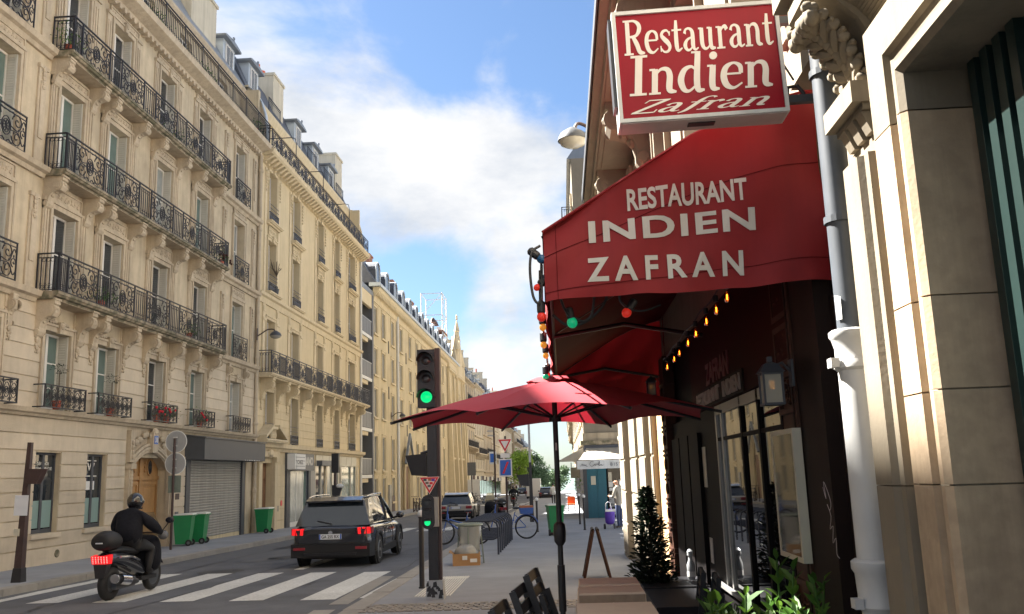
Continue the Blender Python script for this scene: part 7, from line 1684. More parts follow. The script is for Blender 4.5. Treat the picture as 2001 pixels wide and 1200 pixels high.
G().hexa([(-.33, -.02, 1.76), (-.10, -.06, 1.74), (-.10, .14, 1.74), (-.33, .14, 1.76), (-.42, -.02, 2.05), (-.10, -.08, 2.07), (-.10, .14, 2.07), (-.42, .14, 2.05)]).build('pedestrian_signal', 'black_metal', TL); G().tube([(-.2, .05, 2.07), (-.1, .05, 2.10), (-.02, .05, 2.10)], .025, 6).build('signal_bracket', 'black_metal', TL)
tri = [(-.205, 1.73), (.095, 1.73), (-.055, 1.48)]
def rtri(p, k): c = (sum(q[0] for q in p)/3, sum(q[1] for q in p)/3); return [(c[0]+(q[0]-c[0])*k, c[1]+(q[1]-c[1])*k) for q in p]
gw = G().prism(tri, -.098, -.09, 'y').build('give_way_plate', 'sign_white', TL); G().prism(rtri(tri, .92), -.101, -.0985, 'y').build('red_border', 'yield_red', gw); G().prism(rtri(tri, .66), -.104, -.1015, 'y').build('white_centre', 'sign_white', gw)
for k, (x, z, m) in enumerate(((-.12, 1.69, 'anthracite'), (-.05, 1.69, 'basket_brown'), (.0, 1.685, 'purple'), (-.09, 1.645, 'shoe'), (-.03, 1.64, 'yield_red'), (-.06, 1.60, 'grey_metal'))): cube('sticker', m, gw, x-.022, x+.026, -.106, -.1045, z-.018, z+.016)
rp = G(); n = 16; ov = [(.095*math.cos(2*math.pi*k/n), (.15+.095*math.sin(2*math.pi*k/n)) if math.sin(2*math.pi*k/n) > 0 else (-.15+.095*math.sin(2*math.pi*k/n))) for k in range(n)]
rp.prism([(-.075+a, 1.23+b) for a, b in ov], -.13, -.08, 'y'); rp.build('repeater_signal', 'black_metal', TL); G().box(.0, .075, -.12, -.07, 1.02, 1.44).build('repeater_bracket', 'shutter_grey', TL)
for z, m in ((1.37, 'lens_dark'), (1.23, 'lens_dark'), (1.08, 'go_green')):
    G().lathe([(.045, -.01), (.045, 0)], 12, (-.085, -.131, z), 'y').build('repeater_lens', m, TL); G().hexa([(-.14, -.20, z+.03), (-.03, -.20, z+.03), (-.02, -.13, z+.02), (-.15, -.13, z+.02), (-.13, -.20, z+.045), (-.04, -.20, z+.045), (-.03, -.13, z+.06), (-.14, -.13, z+.06)]).build('repeater_visor', 'black_metal', TL)
# bollards
def bollard(loc, label, h=1.05, r=.036, ball=True, m='black_metal'):
    T = thing('bollard', label, 'bollard', loc, group='slim pavement bollards')
    G().tube([(0, 0, 0), (0, 0, h)], r, 12).build('shaft', m, T, smooth=True); G().lathe([(r+.012, 0), (r+.012, .03)], 12).build('foot_ring', m, T)
    if ball: G().lathe([(r+.004, h-.02), (r+.008, h+.0)], 12).build('neck_ring', m, T); G().ball((0, 0, h+.05), .060, 14, 10).build('ball_head', 'white_plastic', T, smooth=True)
    return T
bollard((-2.33, 14.6, gz(14.6)), 'white-headed black bollard beside the traffic light post', 1.12, .042)
bollard((-.95, 31.2, gz(31.2)), 'white-headed black bollard between bicycle and green bin', 1.05)
bollard((.60, 36.2, gz(36.2)), 'white-headed black bollard by the side street, farther from the man', 1.1); bollard((.68, 31.6, gz(31.6)), 'white-headed black bollard by the side street, nearer the purple trolley', 1.1)
bollard((-3.05, 40.5, gz(40.5)), 'brown bollard with white head beside the striped sign pole', 1.0, .045, True, 'brown_metal')
for k in range(8): bollard((-10.75, 64.0+k*2.6, gz(64+k*2.6)), ['first', 'second', 'third', 'fourth', 'fifth', 'sixth', 'seventh', 'eighth'][k]+' slim brown kerb post past the narrow modern house', 1.0, .04, False, 'brown_metal')
rk = thing('pavement_railing', 'low crossed railing along the left kerb by the cream building', 'railing', (-10.7, 70, gz(70)))
g = G()
for k in range(9):
    y = -5+k*1.5; z = -.0148*y
    g.tube([(0, y, z), (0, y, z+.95)], .03, 6)
    if k < 8: g.tube([(0, y, z+.2), (0, y+1.5, z+.8)], .018, 5); g.tube([(0, y, z+.8), (0, y+1.5, z+.2)], .018, 5); g.tube([(0, y, z+.88), (0, y+1.5, z+.86)], .02, 5)
g.build('rails', 'brown_metal', rk)
# poles on the left
pl1 = thing('pedestrian_signal_post', 'leaning brown post with pedestrian signal and a taped notice at the left kerb', 'signal post', (-10.90, 17.65, gz(17.65)), rot=(rad(1), rad(1.6), 0))
G().loft([[(-.10, -.10, 0), (.10, -.10, 0), (.10, .10, 0), (-.10, .10, 0)], [(-.085, -.085, .28), (.085, -.085, .28), (.085, .085, .28), (-.085, .085, .28)]]).build('base', 'black_metal', pl1); G().loft([[(-.075, -.075, .28), (.075, -.075, .28), (.075, .075, .28), (-.075, .075, .28)], [(-.03, -.04, 2.75), (.05, -.04, 2.75), (.05, .04, 2.75), (-.03, .04, 2.75)]]).build('post', 'brown_metal', pl1)
G().hexa([(.06, -.1, 1.92), (.24, -.08, 1.92), (.24, .1, 1.92), (.06, .1, 1.92), (.06, -.12, 2.22), (.37, -.10, 2.22), (.37, .1, 2.22), (.06, .1, 2.22)]).build('signal_box', 'brown_metal', pl1)
G().box(-.16, .12, -.095, -.088, 1.30, 1.70).build('taped_notice', 'plate', pl1); G().box(-.12, -.02, -.11, -.05, .90, 1.04).build('push_button', 'cream_frame', pl1)
pl2 = thing('sign_post', 'brown post with two round road signs seen from behind beside the bins', 'road sign', (-11.95, 26.95, gz(26.95)))
G().tube([(0, 0, 0), (0, 0, 3.35)], .038, 8).build('post', 'brown_metal', pl2)
for z, r_ in ((3.25, .33), (2.58, .32)):
    d = G().lathe([(r_, -.008), (r_, .008)], 28, (.02, .06, z), 'y').build('sign_disc', 'galv', pl2, smooth=True); n = 28; G().tube([(.02+r_*math.cos(2*math.pi*k/n), .06, z+r_*math.sin(2*math.pi*k/n)) for k in range(n)], .014, 5, closed=True).build('rim', 'white_plastic', d)
    for dz in (-.13, .13): G().box(-.06, .06, .0, .05, z+dz-.015, z+dz+.015).build('clamp', 'white_metal', pl2)
G().box(-.18, .22, .04, .055, 1.70, 2.22).build('sub_plate', 'clear_green', pl2); 
pl3 = thing('traffic_light', 'black traffic signal seen from behind on the far kerb with a torn bag', 'traffic light', (-10.65, 41.5, gz(41.5)))
G().tube([(0, 0, 0), (0, 0, 2.6)], .07, 8).build('post', 'brown_metal', pl3); G().box(-.15, .18, -.12, .12, 2.45, 3.35).build('signal_head', 'black_metal', pl3); G().hexa([(-.12, -.1, 1.0), (.1, -.1, 1.0), (.1, .1, 1.0), (-.12, .1, 1.0), (-.12, -.12, 1.9), (.35, -.1, 1.9), (.35, .1, 1.9), (-.12, .12, 1.9)]).build('pedestrian_box', 'black_metal', pl3); G().ball((.25, -.12, 1.85), .16, 8, 6, (1.2, .6, .6)).build('torn_bag', 'label_white', pl3)
# sign poles further on
pA = thing('sign_post', 'dark red pole with a small blue parking plate', 'road sign', (-3.55, 46.9, gz(46.9))); G().tube([(0, 0, 0), (0, 0, 5.4)], .05, 8).build('post', 'brown_metal', pA); G().box(-.28, .1, -.02, .02, 2.75, 3.4).build('plate', 'white_plastic', pA); G().box(-.23, -.05, -.026, -.021, 2.85, 3.3).build('plate_symbol', 'blue_sign', pA); G().box(.0, .08, -.026, -.021, 2.9, 3.25).build('plate_symbol', 'clear_green', pA)
for z in (4.2, 4.45): G().box(-.35, .05, -.03, .03, z, z+.06).build('bracket', 'galv', pA)
pB = thing('sign_post', 'dark pole with red give way triangle and blue cycle lane plate', 'road sign', (-2.75, 43.5, gz(43.5))); G().tube([(0, 0, 0), (0, 0, 4.0)], .055, 8).build('post', 'brown_metal', pB)
t2 = [(-.36, 3.85), (.32, 3.85), (-.02, 3.2)]; tw = G().prism(t2, -.08, -.06, 'y').build('give_way_plate', 'sign_white', pB); G().prism(rtri(t2, .93), -.085, -.081, 'y').build('red_border', 'yield_red', tw); G().prism(rtri(t2, .58), -.09, -.086, 'y').build('white_centre', 'sign_white', tw)
G().box(-.25, .2, -.08, -.06, 2.95, 3.17).build('sub_plate', 'sign_white', pB); bp_ = G().box(-.34, .30, -.08, -.06, 2.05, 2.9).build('cycle_plate', 'sign_white', pB); G().box(-.28, .24, -.086, -.081, 2.11, 2.84).build('blue_field', 'blue_sign', bp_); G().hexa([(-.18, -.09, 2.2), (-.08, -.09, 2.2), (-.08, -.087, 2.2), (-.18, -.087, 2.2), (.05, -.09, 2.75), (.15, -.09, 2.75), (.15, -.087, 2.75), (.05, -.087, 2.75)]).build('red_bar', 'yield_red', bp_)
pC = thing('traffic_light', 'tall pole with the back of a black signal box near the far bollard', 'traffic light', (-1.45, 40.1, gz(40.1))); G().loft([[(-.09, -.09, 0), (.09, -.09, 0), (.09, .09, 0), (-.09, .09, 0)], [(-.06, -.06, 2.6), (.06, -.06, 2.6), (.06, .06, 2.6), (-.06, .06, 2.6)]]).build('post', 'black_metal', pC); G().box(-.05, .05, -.05, .05, 2.6, 5.2).build('upper_post', 'galv', pC); G().hexa([(-.45, -.12, 1.6), (-.08, -.12, 1.55), (-.08, .12, 1.55), (-.45, .12, 1.6), (-.62, -.12, 2.05), (-.08, -.12, 2.1), (-.08, .12, 2.1), (-.62, .12, 2.05)]).build('signal_box', 'black_metal', pC); G().lathe([(.07, 0), (.07, .06)], 10, (0, 0, 1.2)).build('white_band', 'white_plastic', pC)
# bicycle hoops
ORD = ['first', 'second', 'third', 'fourth', 'fifth', 'sixth', 'seventh', 'eighth', 'ninth']
hoopm = G(); hw_ = .44
hoopm.tube([(-hw_, 0, 0), (-hw_, 0, .62), (-hw_+.03, 0, .72), (-hw_+.12, 0, .78), (hw_-.12, 0, .78), (hw_-.03, 0, .72), (hw_, 0, .62), (hw_, 0, 0)], .024, 8); hoopm.tube([(-hw_, 0, .42), (-hw_+.1, 0, .36), (hw_-.1, 0, .36), (hw_, 0, .42)], .020, 8)
hoopm = hoopm.mesh('cycle_hoop', 'iron_blue', True)
for k in range(9):
    y = 21.4+k*.70; o = put('cycle_hoop', hoopm, None, loc=(-2.03, y, gz(y))); tag(o, ORD[k]+' dark steel cycle hoop of the row, counting from the litter bin', 'bike rack', 'row of cycle hoops on the pavement')
# litter bin with clear bag, and box
lb = thing('litter_bin', 'grey hoop litter bin with clear plastic bag', 'litter bin', (-2.02, 19.05, gz(19.05)))
for a in (rad(20), rad(160), rad(270)): G().tube([(.24*math.cos(a), .24*math.sin(a), .75), (.27*math.cos(a), .27*math.sin(a), .4), (.30*math.cos(a), .30*math.sin(a), .0)], .016, 6).build('leg', 'clear_green', lb)
n = 22; G().tube([(.27*math.cos(2*math.pi*k/n), .27*math.sin(2*math.pi*k/n), .80) for k in range(n)], .030, 8, closed=True).build('rim', 'clear_green', lb, smooth=True); G().tube([(.25*math.cos(2*math.pi*k/n), .25*math.sin(2*math.pi*k/n), .15) for k in range(n)], .014, 6, closed=True).build('lower_ring', 'clear_green', lb)
bagp = G(); rr_ = random.Random(2)
rings = [[((.20+.05*t+.018*rr_.uniform(-1, 1))*math.cos(2*math.pi*k/16), (.20+.05*t+.018*rr_.uniform(-1, 1))*math.sin(2*math.pi*k/16), .10+.70*t) for k in range(16)] for t in (0, .15, .3, .5, .75, 1.0)]
bagp.loft(rings); bagp.build('bag', M['clear_film'], lb, smooth=True)
put('bag_contents', smooth_mesh(G().loft([[((.17+.03*rr_.uniform(-1, 1))*math.cos(2*math.pi*k/10), (.17+.03*rr_.uniform(-1, 1))*math.sin(2*math.pi*k/10), z) for k in range(10)] for z in (.12, .22, .30, .36)]), 'bag_contents', 'film', 1), lb)
cbx = thing('cardboard_box', 'brown cardboard box with crumpled plastic film beside the litter bin', 'box', (-2.06, 18.78, gz(18.78)), rad(4))
g = G(); g.box(-.28, .28, -.20, .20, 0, .015); g.box(-.28, .28, -.20, -.19, .015, .24); g.box(-.28, .28, .19, .20, .015, .24); g.box(-.28, -.27, -.19, .19, .015, .24); g.box(.27, .28, -.19, .19, .015, .24); g.hexa([(-.28, -.2, .24), (-.27, -.2, .24), (-.27, .2, .24), (-.28, .2, .24), (-.36, -.2, .28), (-.35, -.2, .285), (-.35, .18, .30), (-.36, .18, .29)]); g.build('carton', 'cardboard', cbx)
G().box(-.08, .02, -.206, -.201, .12, .20).build('label_sticker', 'label_white', cbx); G().box(.08, .22, -.206, -.201, .07, .14).build('label_sticker', 'label_white', cbx)
put('plastic_film', smooth_mesh(G().loft([[((.26+.04*rr_.uniform(-1, 1))*math.cos(2*math.pi*k/14)*sx, (.17+.03*rr_.uniform(-1, 1))*math.sin(2*math.pi*k/14)*sx, z+.03*rr_.uniform(-1, 1)) for k in range(14)] for z, sx in ((.10, .9), (.24, 1.0), (.33, .85), (.40, .5), (.42, .15))]), 'plastic_film', 'film', 1), cbx)
# bicycles
def bicycle(loc, rz, label, m='bike_blue', basket=True, s=1.0):
    T = thing('bicycle', label, 'bicycle', loc, rz)
    for y in (-.54, .54):
        n = 28; w = G().tube([(0, y+.33*math.cos(2*math.pi*k/n), .35+.33*math.sin(2*math.pi*k/n)) for k in range(n)], .026, 7, closed=True).build('wheel', 'rubber', T, smooth=True)
        sp = G(); 
        for k in range(14): a = 2*math.pi*k/14; sp.tube([(0, y, .35), (0, y+.31*math.cos(a), .35+.31*math.sin(a))], .003, 3)
        sp.lathe([(.03, -.04), (.03, .04)], 8, (0, y, .35), 'x'); sp.build('spokes', 'galv', w)
    f = G()
    f.tube([(0, -.54, .35), (0, -.08, .32), (0, -.20, .80)], .018, 6); f.tube([(0, -.54, .35), (0, -.20, .72)], .014, 6); f.tube([(0, -.08, .32), (0, .38, .62), (0, .40, .85)], .026, 7); f.tube([(0, -.17, .55), (0, .38, .70)], .020, 6); f.tube([(0, .54, .35), (0, .43, .72), (0, .38, 1.05)], .018, 6); f.build('frame', m, T, smooth=True)
    G().tube([(-.28, .24, 1.08), (-.12, .36, 1.08), (.12, .36, 1.08), (.28, .24, 1.08)], .014, 6).build('handlebar', 'black_metal', T)
    for q in (-1, 1): G().tube([(q*.24, .27, 1.08), (q*.30, .20, 1.08)], .02, 6).build('grip', 'rubber', T)
    G().ball((0, -.24, .92), .10, 10, 6, (.8, 1.35, .35)).build('saddle', 'black_metal', T, smooth=True); G().tube([(0, -.2, .78), (0, -.23, .9)], .014, 6).build('seat_post', 'galv', T)
    if basket:
        g = G().hexa([(-.17, -.72, .74), (.17, -.72, .74), (.17, -.36, .74), (-.17, -.36, .74), (-.20, -.76, .92), (.20, -.76, .92), (.20, -.32, .92), (-.20, -.32, .92)]); g.build('rear_box', m, T); G().box(-.17, .17, -.74, -.34, .921, .98).build('box_insert', 'basket_brown', T)
        g = G(); g.tube([(0, -.54+.37*math.cos(a), .35+.37*math.sin(a)) for a in [rad(20)+k*rad(14) for k in range(11)]], .02, 5); g.build('mudguard', m, T)
    G().tube([(.05, -.08, .32), (.05, .05, .22)], .012, 5).build('crank', 'black_metal', T); G().box(.05, .14, .02, .10, .21, .23).build('pedal', 'black_metal', T)
    return T
bicycle((-1.70, 27.35, gz(27.35)), rad(97), 'blue rental bicycle with brown rear box parked at the last cycle hoop')
bicycle((-2.95, 25.6, gz(25.6)), rad(75), 'second blue bicycle with handlebars showing behind the cycle hoops', basket=False)
bicycle((-10.9, 66.0, gz(66)), rad(20), 'dark bicycle leaning at the low railing by the cream building', 'black_metal', False)
for k in range(6): bicycle((-10.9, 100+k*3.2, gz(100+k*3.2)), rad(60), 'dark bicycle in the row parked before the church', 'black_metal', False)['group'] = 'bicycles parked before the church'
mo = scooter((-3.35, 43.2, rdz(43.2)), rad(30), 'scooter', 'dark parked scooter covered in black beside the silver crossover', lit=False)

# =============================================================== terrace furniture
UM = thing('parasol', 'dark red market parasol on a black pole in front of the restaurant', 'parasol', (-.045, 7.2, gz(7.2)))
uz = -gz(7.2)
rim = [(1.35*math.cos(rad(22.5+45*k)), 1.35*math.sin(rad(22.5+45*k)), 1.965+uz) for k in range(8)]; apex = (0, 0, 2.30+uz)
for k in range(8):
    a, b = Vector(rim[k]), Vector(rim[(k+1) % 8]); ap = Vector(apex); nu = 8
    def fn(u, v, a=a, b=b, ap=ap):
        e = a+(b-a)*v; e = e*(1-.045*math.sin(math.pi*v)) + Vector((0, 0, .05*math.sin(math.pi*v)-(e.z*(-.045*math.sin(math.pi*v))))); p = ap+(e-ap)*(.0+u)
        sag = .022*math.sin(math.pi*u)*math.sin(math.pi*v); return p-Vector((0, 0, sag-.02*math.sin(math.pi*u)))
    sheet(fn, 10, 8, 'canopy_panel', 'umbrella_red', UM)
    G().tube([(0, 0, 2.275+uz), tuple(a*.5+Vector((0, 0, apex[2]-.02))*.5-Vector((0, 0, .0))), tuple(a-Vector((0, 0, .012)))], .012, 5).build('rib', 'black_metal', UM); m_ = a*.48+Vector((0, 0, apex[2]-.02))*.52; G().tube([(0, 0, 1.98+uz), tuple(m_)], .009, 5).build('strut', 'black_metal', UM)
cap = G(); n = 16
cap.loft([[(.21*math.cos(2*math.pi*k/n)*(1+.14*math.sin(k*4)), .21*math.sin(2*math.pi*k/n)*(1+.14*math.sin(k*4)), 2.268+uz+.016*math.sin(k*5)) for k in range(n)], [(.15*math.cos(2*math.pi*k/n), .15*math.sin(2*math.pi*k/n), 2.308+uz) for k in range(n)], [(.02*math.cos(2*math.pi*k/n), .02*math.sin(2*math.pi*k/n), 2.322+uz) for k in range(n)]]); cap.build('vent_cap', 'umbrella_red', UM, smooth=True)
G().tube([(0, 0, 0), (0, 0, 2.335+uz)], .022, 12).build('pole', 'black_metal', UM, smooth=True); G().lathe([(.026, 0), (.045, .03), (.05, .10), (.045, .16), (.026, .18)], 14, (0, 0, .98+uz)).build('crank_housing', 'black_metal', UM, smooth=True); G().lathe([(.030, 0), (.030, .35)], 12, (0, 0, .48+uz)).build('lower_sleeve', 'black_metal', UM); G().tube([(-.05, 0, 1.07+uz), (-.075, 0, 1.07+uz)], .012, 6).build('crank_knob', 'black_metal', UM); G().lathe([(.05, 0), (.05, .05)], 12, (0, 0, 1.95+uz)).build('hub', 'black_metal', UM); G().lathe([(.25, 0), (.25, .05), (.05, .08), (.04, .3)], 20).build('foot', 'black_metal', UM)
G().box(-.006, .006, -.0235, -.0225, 1.72+uz, 1.78+uz).build('brand_strip', 'label_white', UM)
for k, (y0, y1, x0, x1, z, lab) in enumerate(((6.66, 7.06, .085, .525, .74, 'tan clothed bistro table standing farthest along the terrace'), (6.20, 6.57, .07, .52, .74, 'tan clothed bistro table with darker patterned drop, middle of the row'), (5.05, 5.80, .045, .52, .735, 'tan clothed bistro table beside the green laurel plant'))):
    T = thing('bistro_table', lab, 'table', ((x0+x1)/2, (y0+y1)/2, gz(6)), group='clothed terrace tables'); zt = z-gz(6); hx, hy = (x1-x0)/2, (y1-y0)/2
    cl = G(); r5 = random.Random(k)
    per = [(-hx, -hy), (0, -hy), (hx, -hy), (hx, 0), (hx, hy), (0, hy), (-hx, hy), (-hx, 0)]
    cl.loft([[(x*1.10+r5.uniform(-.02, .02), y*1.03+r5.uniform(-.012, .012), zt-.32+r5.uniform(-.03, .03)) for x, y in per], [(x*1.02, y*1.005, zt-.10) for x, y in per], [(x, y, zt-.012) for x, y in per], [(x*.975, y*.975, zt) for x, y in per]]); cl.build('tablecloth', 'cloth_tan', T)
    if k == 1: G().box(-hx*.98, hx*.98, -hy-.014, -hy-.008, zt-.085, zt-.012).build('cloth_border', 'cloth_runner', T)
    G().tube([(.0, 0, 0), (0, 0, zt-.02)], .03, 8).build('leg', 'black_metal', T); G().lathe([(.22, 0), (.22, .02), (.04, .05)], 14).build('base', 'black_metal', T)
    G().box(-.004, .004, -hy*.97, hy*.97, zt+.0004, zt+.0016).build('fold_crease', 'cloth_tan', T)
def folded_chair(loc, rz, tilt, label, sc_=1.0):
    T = thing('folding_chair', label, 'chair', loc, group='folded black terrace chairs', rot=(rad(tilt), 0, rz)); T.scale = (1.0, 1.0, sc_)
    for x in (-.20, .20): G().hexa([(x-.013, -.02, 0), (x+.013, -.02, 0), (x+.013, .02, 0), (x-.013, .02, 0), (x-.013, -.02, .92), (x+.013, -.02, .92), (x+.013, .02, .92), (x-.013, .02, .92)]).build('side_rail', 'black_metal', T)
    for x in (-.165, .165): G().box(x-.012, x+.012, -.055, -.025, .02, .80).build('leg', 'black_metal', T)
    for z in (.66, .74, .82, .90): G().box(-.19, .19, -.010, .010, z-.025, z+.025).build('back_slat', 'black_metal', T)
    for z in (.26, .33, .40, .47): G().box(-.15, .15, -.075, -.057, z-.028, z+.028).build('seat_slat', 'black_metal', T)
    return T
for k, (x, y, t, lab) in enumerate(((.10, 5.75, -30, 'folded black chair leaning beside the tables, tallest of the stack'), (.05, 5.45, -31, 'folded black chair second in the stack by the parasol pole'), (-.02, 5.2, -33, 'folded black chair lowest and outermost in the stack by the parasol pole'))):
    folded_chair((x, y, gz(6)-.05*k), rad(84), t+12, lab, 1.17)
for k, (x, y) in enumerate(((.98, 7.6), (1.03, 7.2))): folded_chair((x, y, gz(7.4)-.08), rad(85), 8, ('folded dark chair beside the dark planter, farther one', 'folded dark chair beside the dark planter, nearer one')[k])
af = thing('a_board', 'dark red wooden A-board frame standing beyond the tables', 'sign board', (.50, 15.5, gz(15.5)))
for s in (-1, 1):
    for y in (-.26, .26): G().tube([(s*.22, y, 0), (s*.14, y, .35), (s*.035, y, .80)], .028, 6).build('leg', 'rest_wood', af)
    G().hexa([(s*.20-.006, -.25, .10), (s*.20+.006, -.25, .10), (s*.20+.006, .25, .10), (s*.20-.006, .25, .10), (s*.05-.006, -.25, .74), (s*.05+.006, -.25, .74), (s*.05+.006, .25, .74), (s*.05-.006, .25, .74)]).build('board', 'ink', af)
    G().tube([(s*.04, -.28, .80), (s*.04, .28, .80)], .028, 6).build('top_rail', 'rest_brown', af)

# =============================================================== plants
def leaf_mesh(l, w, m, fold=.25):
    g = G(); g.v = [(0, 0, 0), (w*.5, l*.35, fold*w), (0, l*.45, 0), (-w*.5, l*.35, fold*w), (w*.38, l*.72, fold*w*.6), (0, l*.75, -.02*l), (-w*.38, l*.72, fold*w*.6), (0, l, -.06*l)]
    g.f = [(0, 1, 2), (0, 2, 3), (1, 4, 5, 2), (2, 5, 6, 3), (4, 7, 5), (5, 7, 6)]
    return g.mesh('leaf', m, True)
def leaf_mat(pos, d, roll, s):
    q = Vector(d).to_track_quat('Y', 'Z').to_matrix().to_4x4()
    return Matrix.Translation(pos) @ q @ Matrix.Rotation(roll, 4, 'Y') @ Matrix.Scale(s, 4)
def whorl_plant(T, stems, lm, parent_name='stem', stemr=.006):
    for base, tip, nl, ls in stems:
        base, tip = Vector(base), Vector(tip); mid = (base+tip)/2+Vector((rnd.uniform(-.03, .03), rnd.uniform(-.03, .03), 0))
        P_ = catmull([base, mid, tip], 5); st = G().tube(P_, stemr, 5).build('stem', 'leaf', T)
        for k in range(nl):
            t = .30+.70*(k/(nl-1))**.8; p = P_[min(int(t*(len(P_)-1)), len(P_)-1)]; a = k*2.4+rnd.uniform(-.3, .3); up = .25+.9*t*rnd.uniform(.6, 1.3)
            putm('leaf', rnd.choice(lm), T, leaf_mat(p, (math.cos(a), math.sin(a), up), rnd.uniform(-.4, .4), ls*rnd.uniform(.75, 1.2)))
LB = [leaf_mesh(.10, .038, 'leaf_bright'), leaf_mesh(.115, .042, 'leaf'), leaf_mesh(.075, .030, 'leaf_bright', .4), leaf_mesh(.09, .030, 'leaf', .1)]
la = thing('laurel_plant', 'bright green laurel plant in a trough at the foot of the restaurant front', 'plant', (.92, 4.6, gz(4.6)))
G().box(-.32, .42, -.35, .75, 0, .42).build('trough', 'planter', la); G().box(-.29, .39, -.32, .72, .40, .43).build('soil', 'bark', la)
stems = []
for k in range(24):
    x = -.26+.56*rnd.random(); y = rnd.uniform(-.15, .62); hgt = rnd.uniform(.74, .90)
    stems.append(((x*.7, y, .42), (x, y, hgt+.02), 13, 1.05))
for (x, y, h_) in ((.30, .42, 1.05), (.36, .25, 1.0), (.26, .62, 1.09), (-.2, .1, .93), (.05, .5, .92), (-.1, .5, .88)): stems.append(((x*.8, y, .42), (x, y, h_), 16, 1.1))
whorl_plant(la, stems, LB)
sp = thing('laurel_sprig', 'small green sprig growing at the foot of the brown pier', 'plant', (1.30, 4.72, gz(4.6)))
G().lathe([(.08, 0), (.10, .5), (.10, .52)], 10).build('pot', 'planter', sp); whorl_plant(sp, [((0, 0, .5), (.0, .02, 1.03), 9, .9), ((0, 0, .5), (-.04, .05, 1.0), 7, .8)], LB)
sb = thing('shrub', 'dark leafy pointed shrub in a black planter against the cream house', 'plant', (.84, 9.0, gz(9.0)))
G().loft([[(-.08, -.34, 0), (.42, -.34, 0), (.42, .30, 0), (-.08, .30, 0)], [(-.13, -.40, .60), (.48, -.40, .60), (.48, .36, .60), (-.13, .36, .60)]]).build('planter', 'planter', sb); G().box(-.10, .45, -.37, .33, .56, .59).build('soil', 'bark', sb)
LD = [leaf_mesh(.060, .030, 'leaf_dark'), leaf_mesh(.070, .034, 'leaf_dark')]
far_leaf = G(); cnt = 0
g = G(); g.tube([(0, 0, .55), (-.01, 0, 1.0), (-.03, .02, 1.42)], .016, 6, radii=[.016, .012, .004]); g.build('trunk', 'bark', sb)
for k in range(1900):
    z = .60+.88*rnd.random()**1.5; t = (z-.60)/.88; R_ = .165*(1-t)**.7*(1+.45*math.sin(z*17+(k % 3)*1.7))+.012; a = rnd.uniform(0, 2*math.pi); r_ = R_*math.sqrt(rnd.random())
    p = (r_*math.cos(a)-.03*t, r_*math.sin(a), z); d = (math.cos(a)+rnd.uniform(-.4, .4), math.sin(a)+rnd.uniform(-.4, .4), rnd.uniform(-.2, 1.0)); mt = leaf_mat(p, d, rnd.uniform(-.8, .8), rnd.uniform(.7, 1.15))
    if k < 290: putm('leaf', rnd.choice(LD), sb, mt)
    else:
        i = len(far_leaf.v); me = LD[k % 2]; far_leaf.v += [tuple(mt @ v.co) for v in me.vertices]; far_leaf.f += [tuple(i+q for q in pl_.vertices) for pl_ in me.polygons]
fo = far_leaf.build('foliage', 'leaf_dark', sb); fo['kind'] = 'stuff'
dk = thing('planter_box', 'empty black planter standing beside the clothed tables', 'planter', (.92, 7.7, gz(8.0))); G().loft([[(-.18, -.25, 0), (.3, -.25, 0), (.3, .75, 0), (-.18, .75, 0)], [(-.22, -.30, .58), (.38, -.30, .58), (.38, .80, .58), (-.22, .80, .58)]]).build('box', 'planter', dk); G().box(-.19, .35, -.26, .76, .55, .57).build('soil', 'bark', dk)
dr_ = thing('drooping_plant', 'thin drooping plant in a grey pot between the chairs and laurel', 'plant', (1.02, 5.85, gz(5.8))); G().lathe([(.07, 0), (.10, .62), (.11, .64)], 12).build('pot', 'anthracite', dr_)
for k in range(12):
    a = rnd.uniform(0, 6.28); q = rnd.uniform(.06, .13); G().tube(catmull([(0, 0, .62), (q*.5*math.cos(a), q*.5*math.sin(a), .78), (q*math.cos(a), q*math.sin(a), .72), (q*1.15*math.cos(a), q*1.15*math.sin(a), rnd.uniform(.5, .62))], 5), .004, 4).build('blade', 'leaf', dr_)
vb = thing('spray_bottle', 'white and grey bottle standing on the dark planter rim', 'bottle', (1.22, 9.1, gz(9.0)+.60)); G().lathe([(.03, 0), (.04, .02), (.04, .14), (.02, .19), (.018, .22), (.03, .23), (.03, .27), (.01, .29)], 12).build('flask', 'galv', vb, smooth=True); G().lathe([(.041, .03), (.041, .08)], 12).build('label_band', 'label_white', vb)
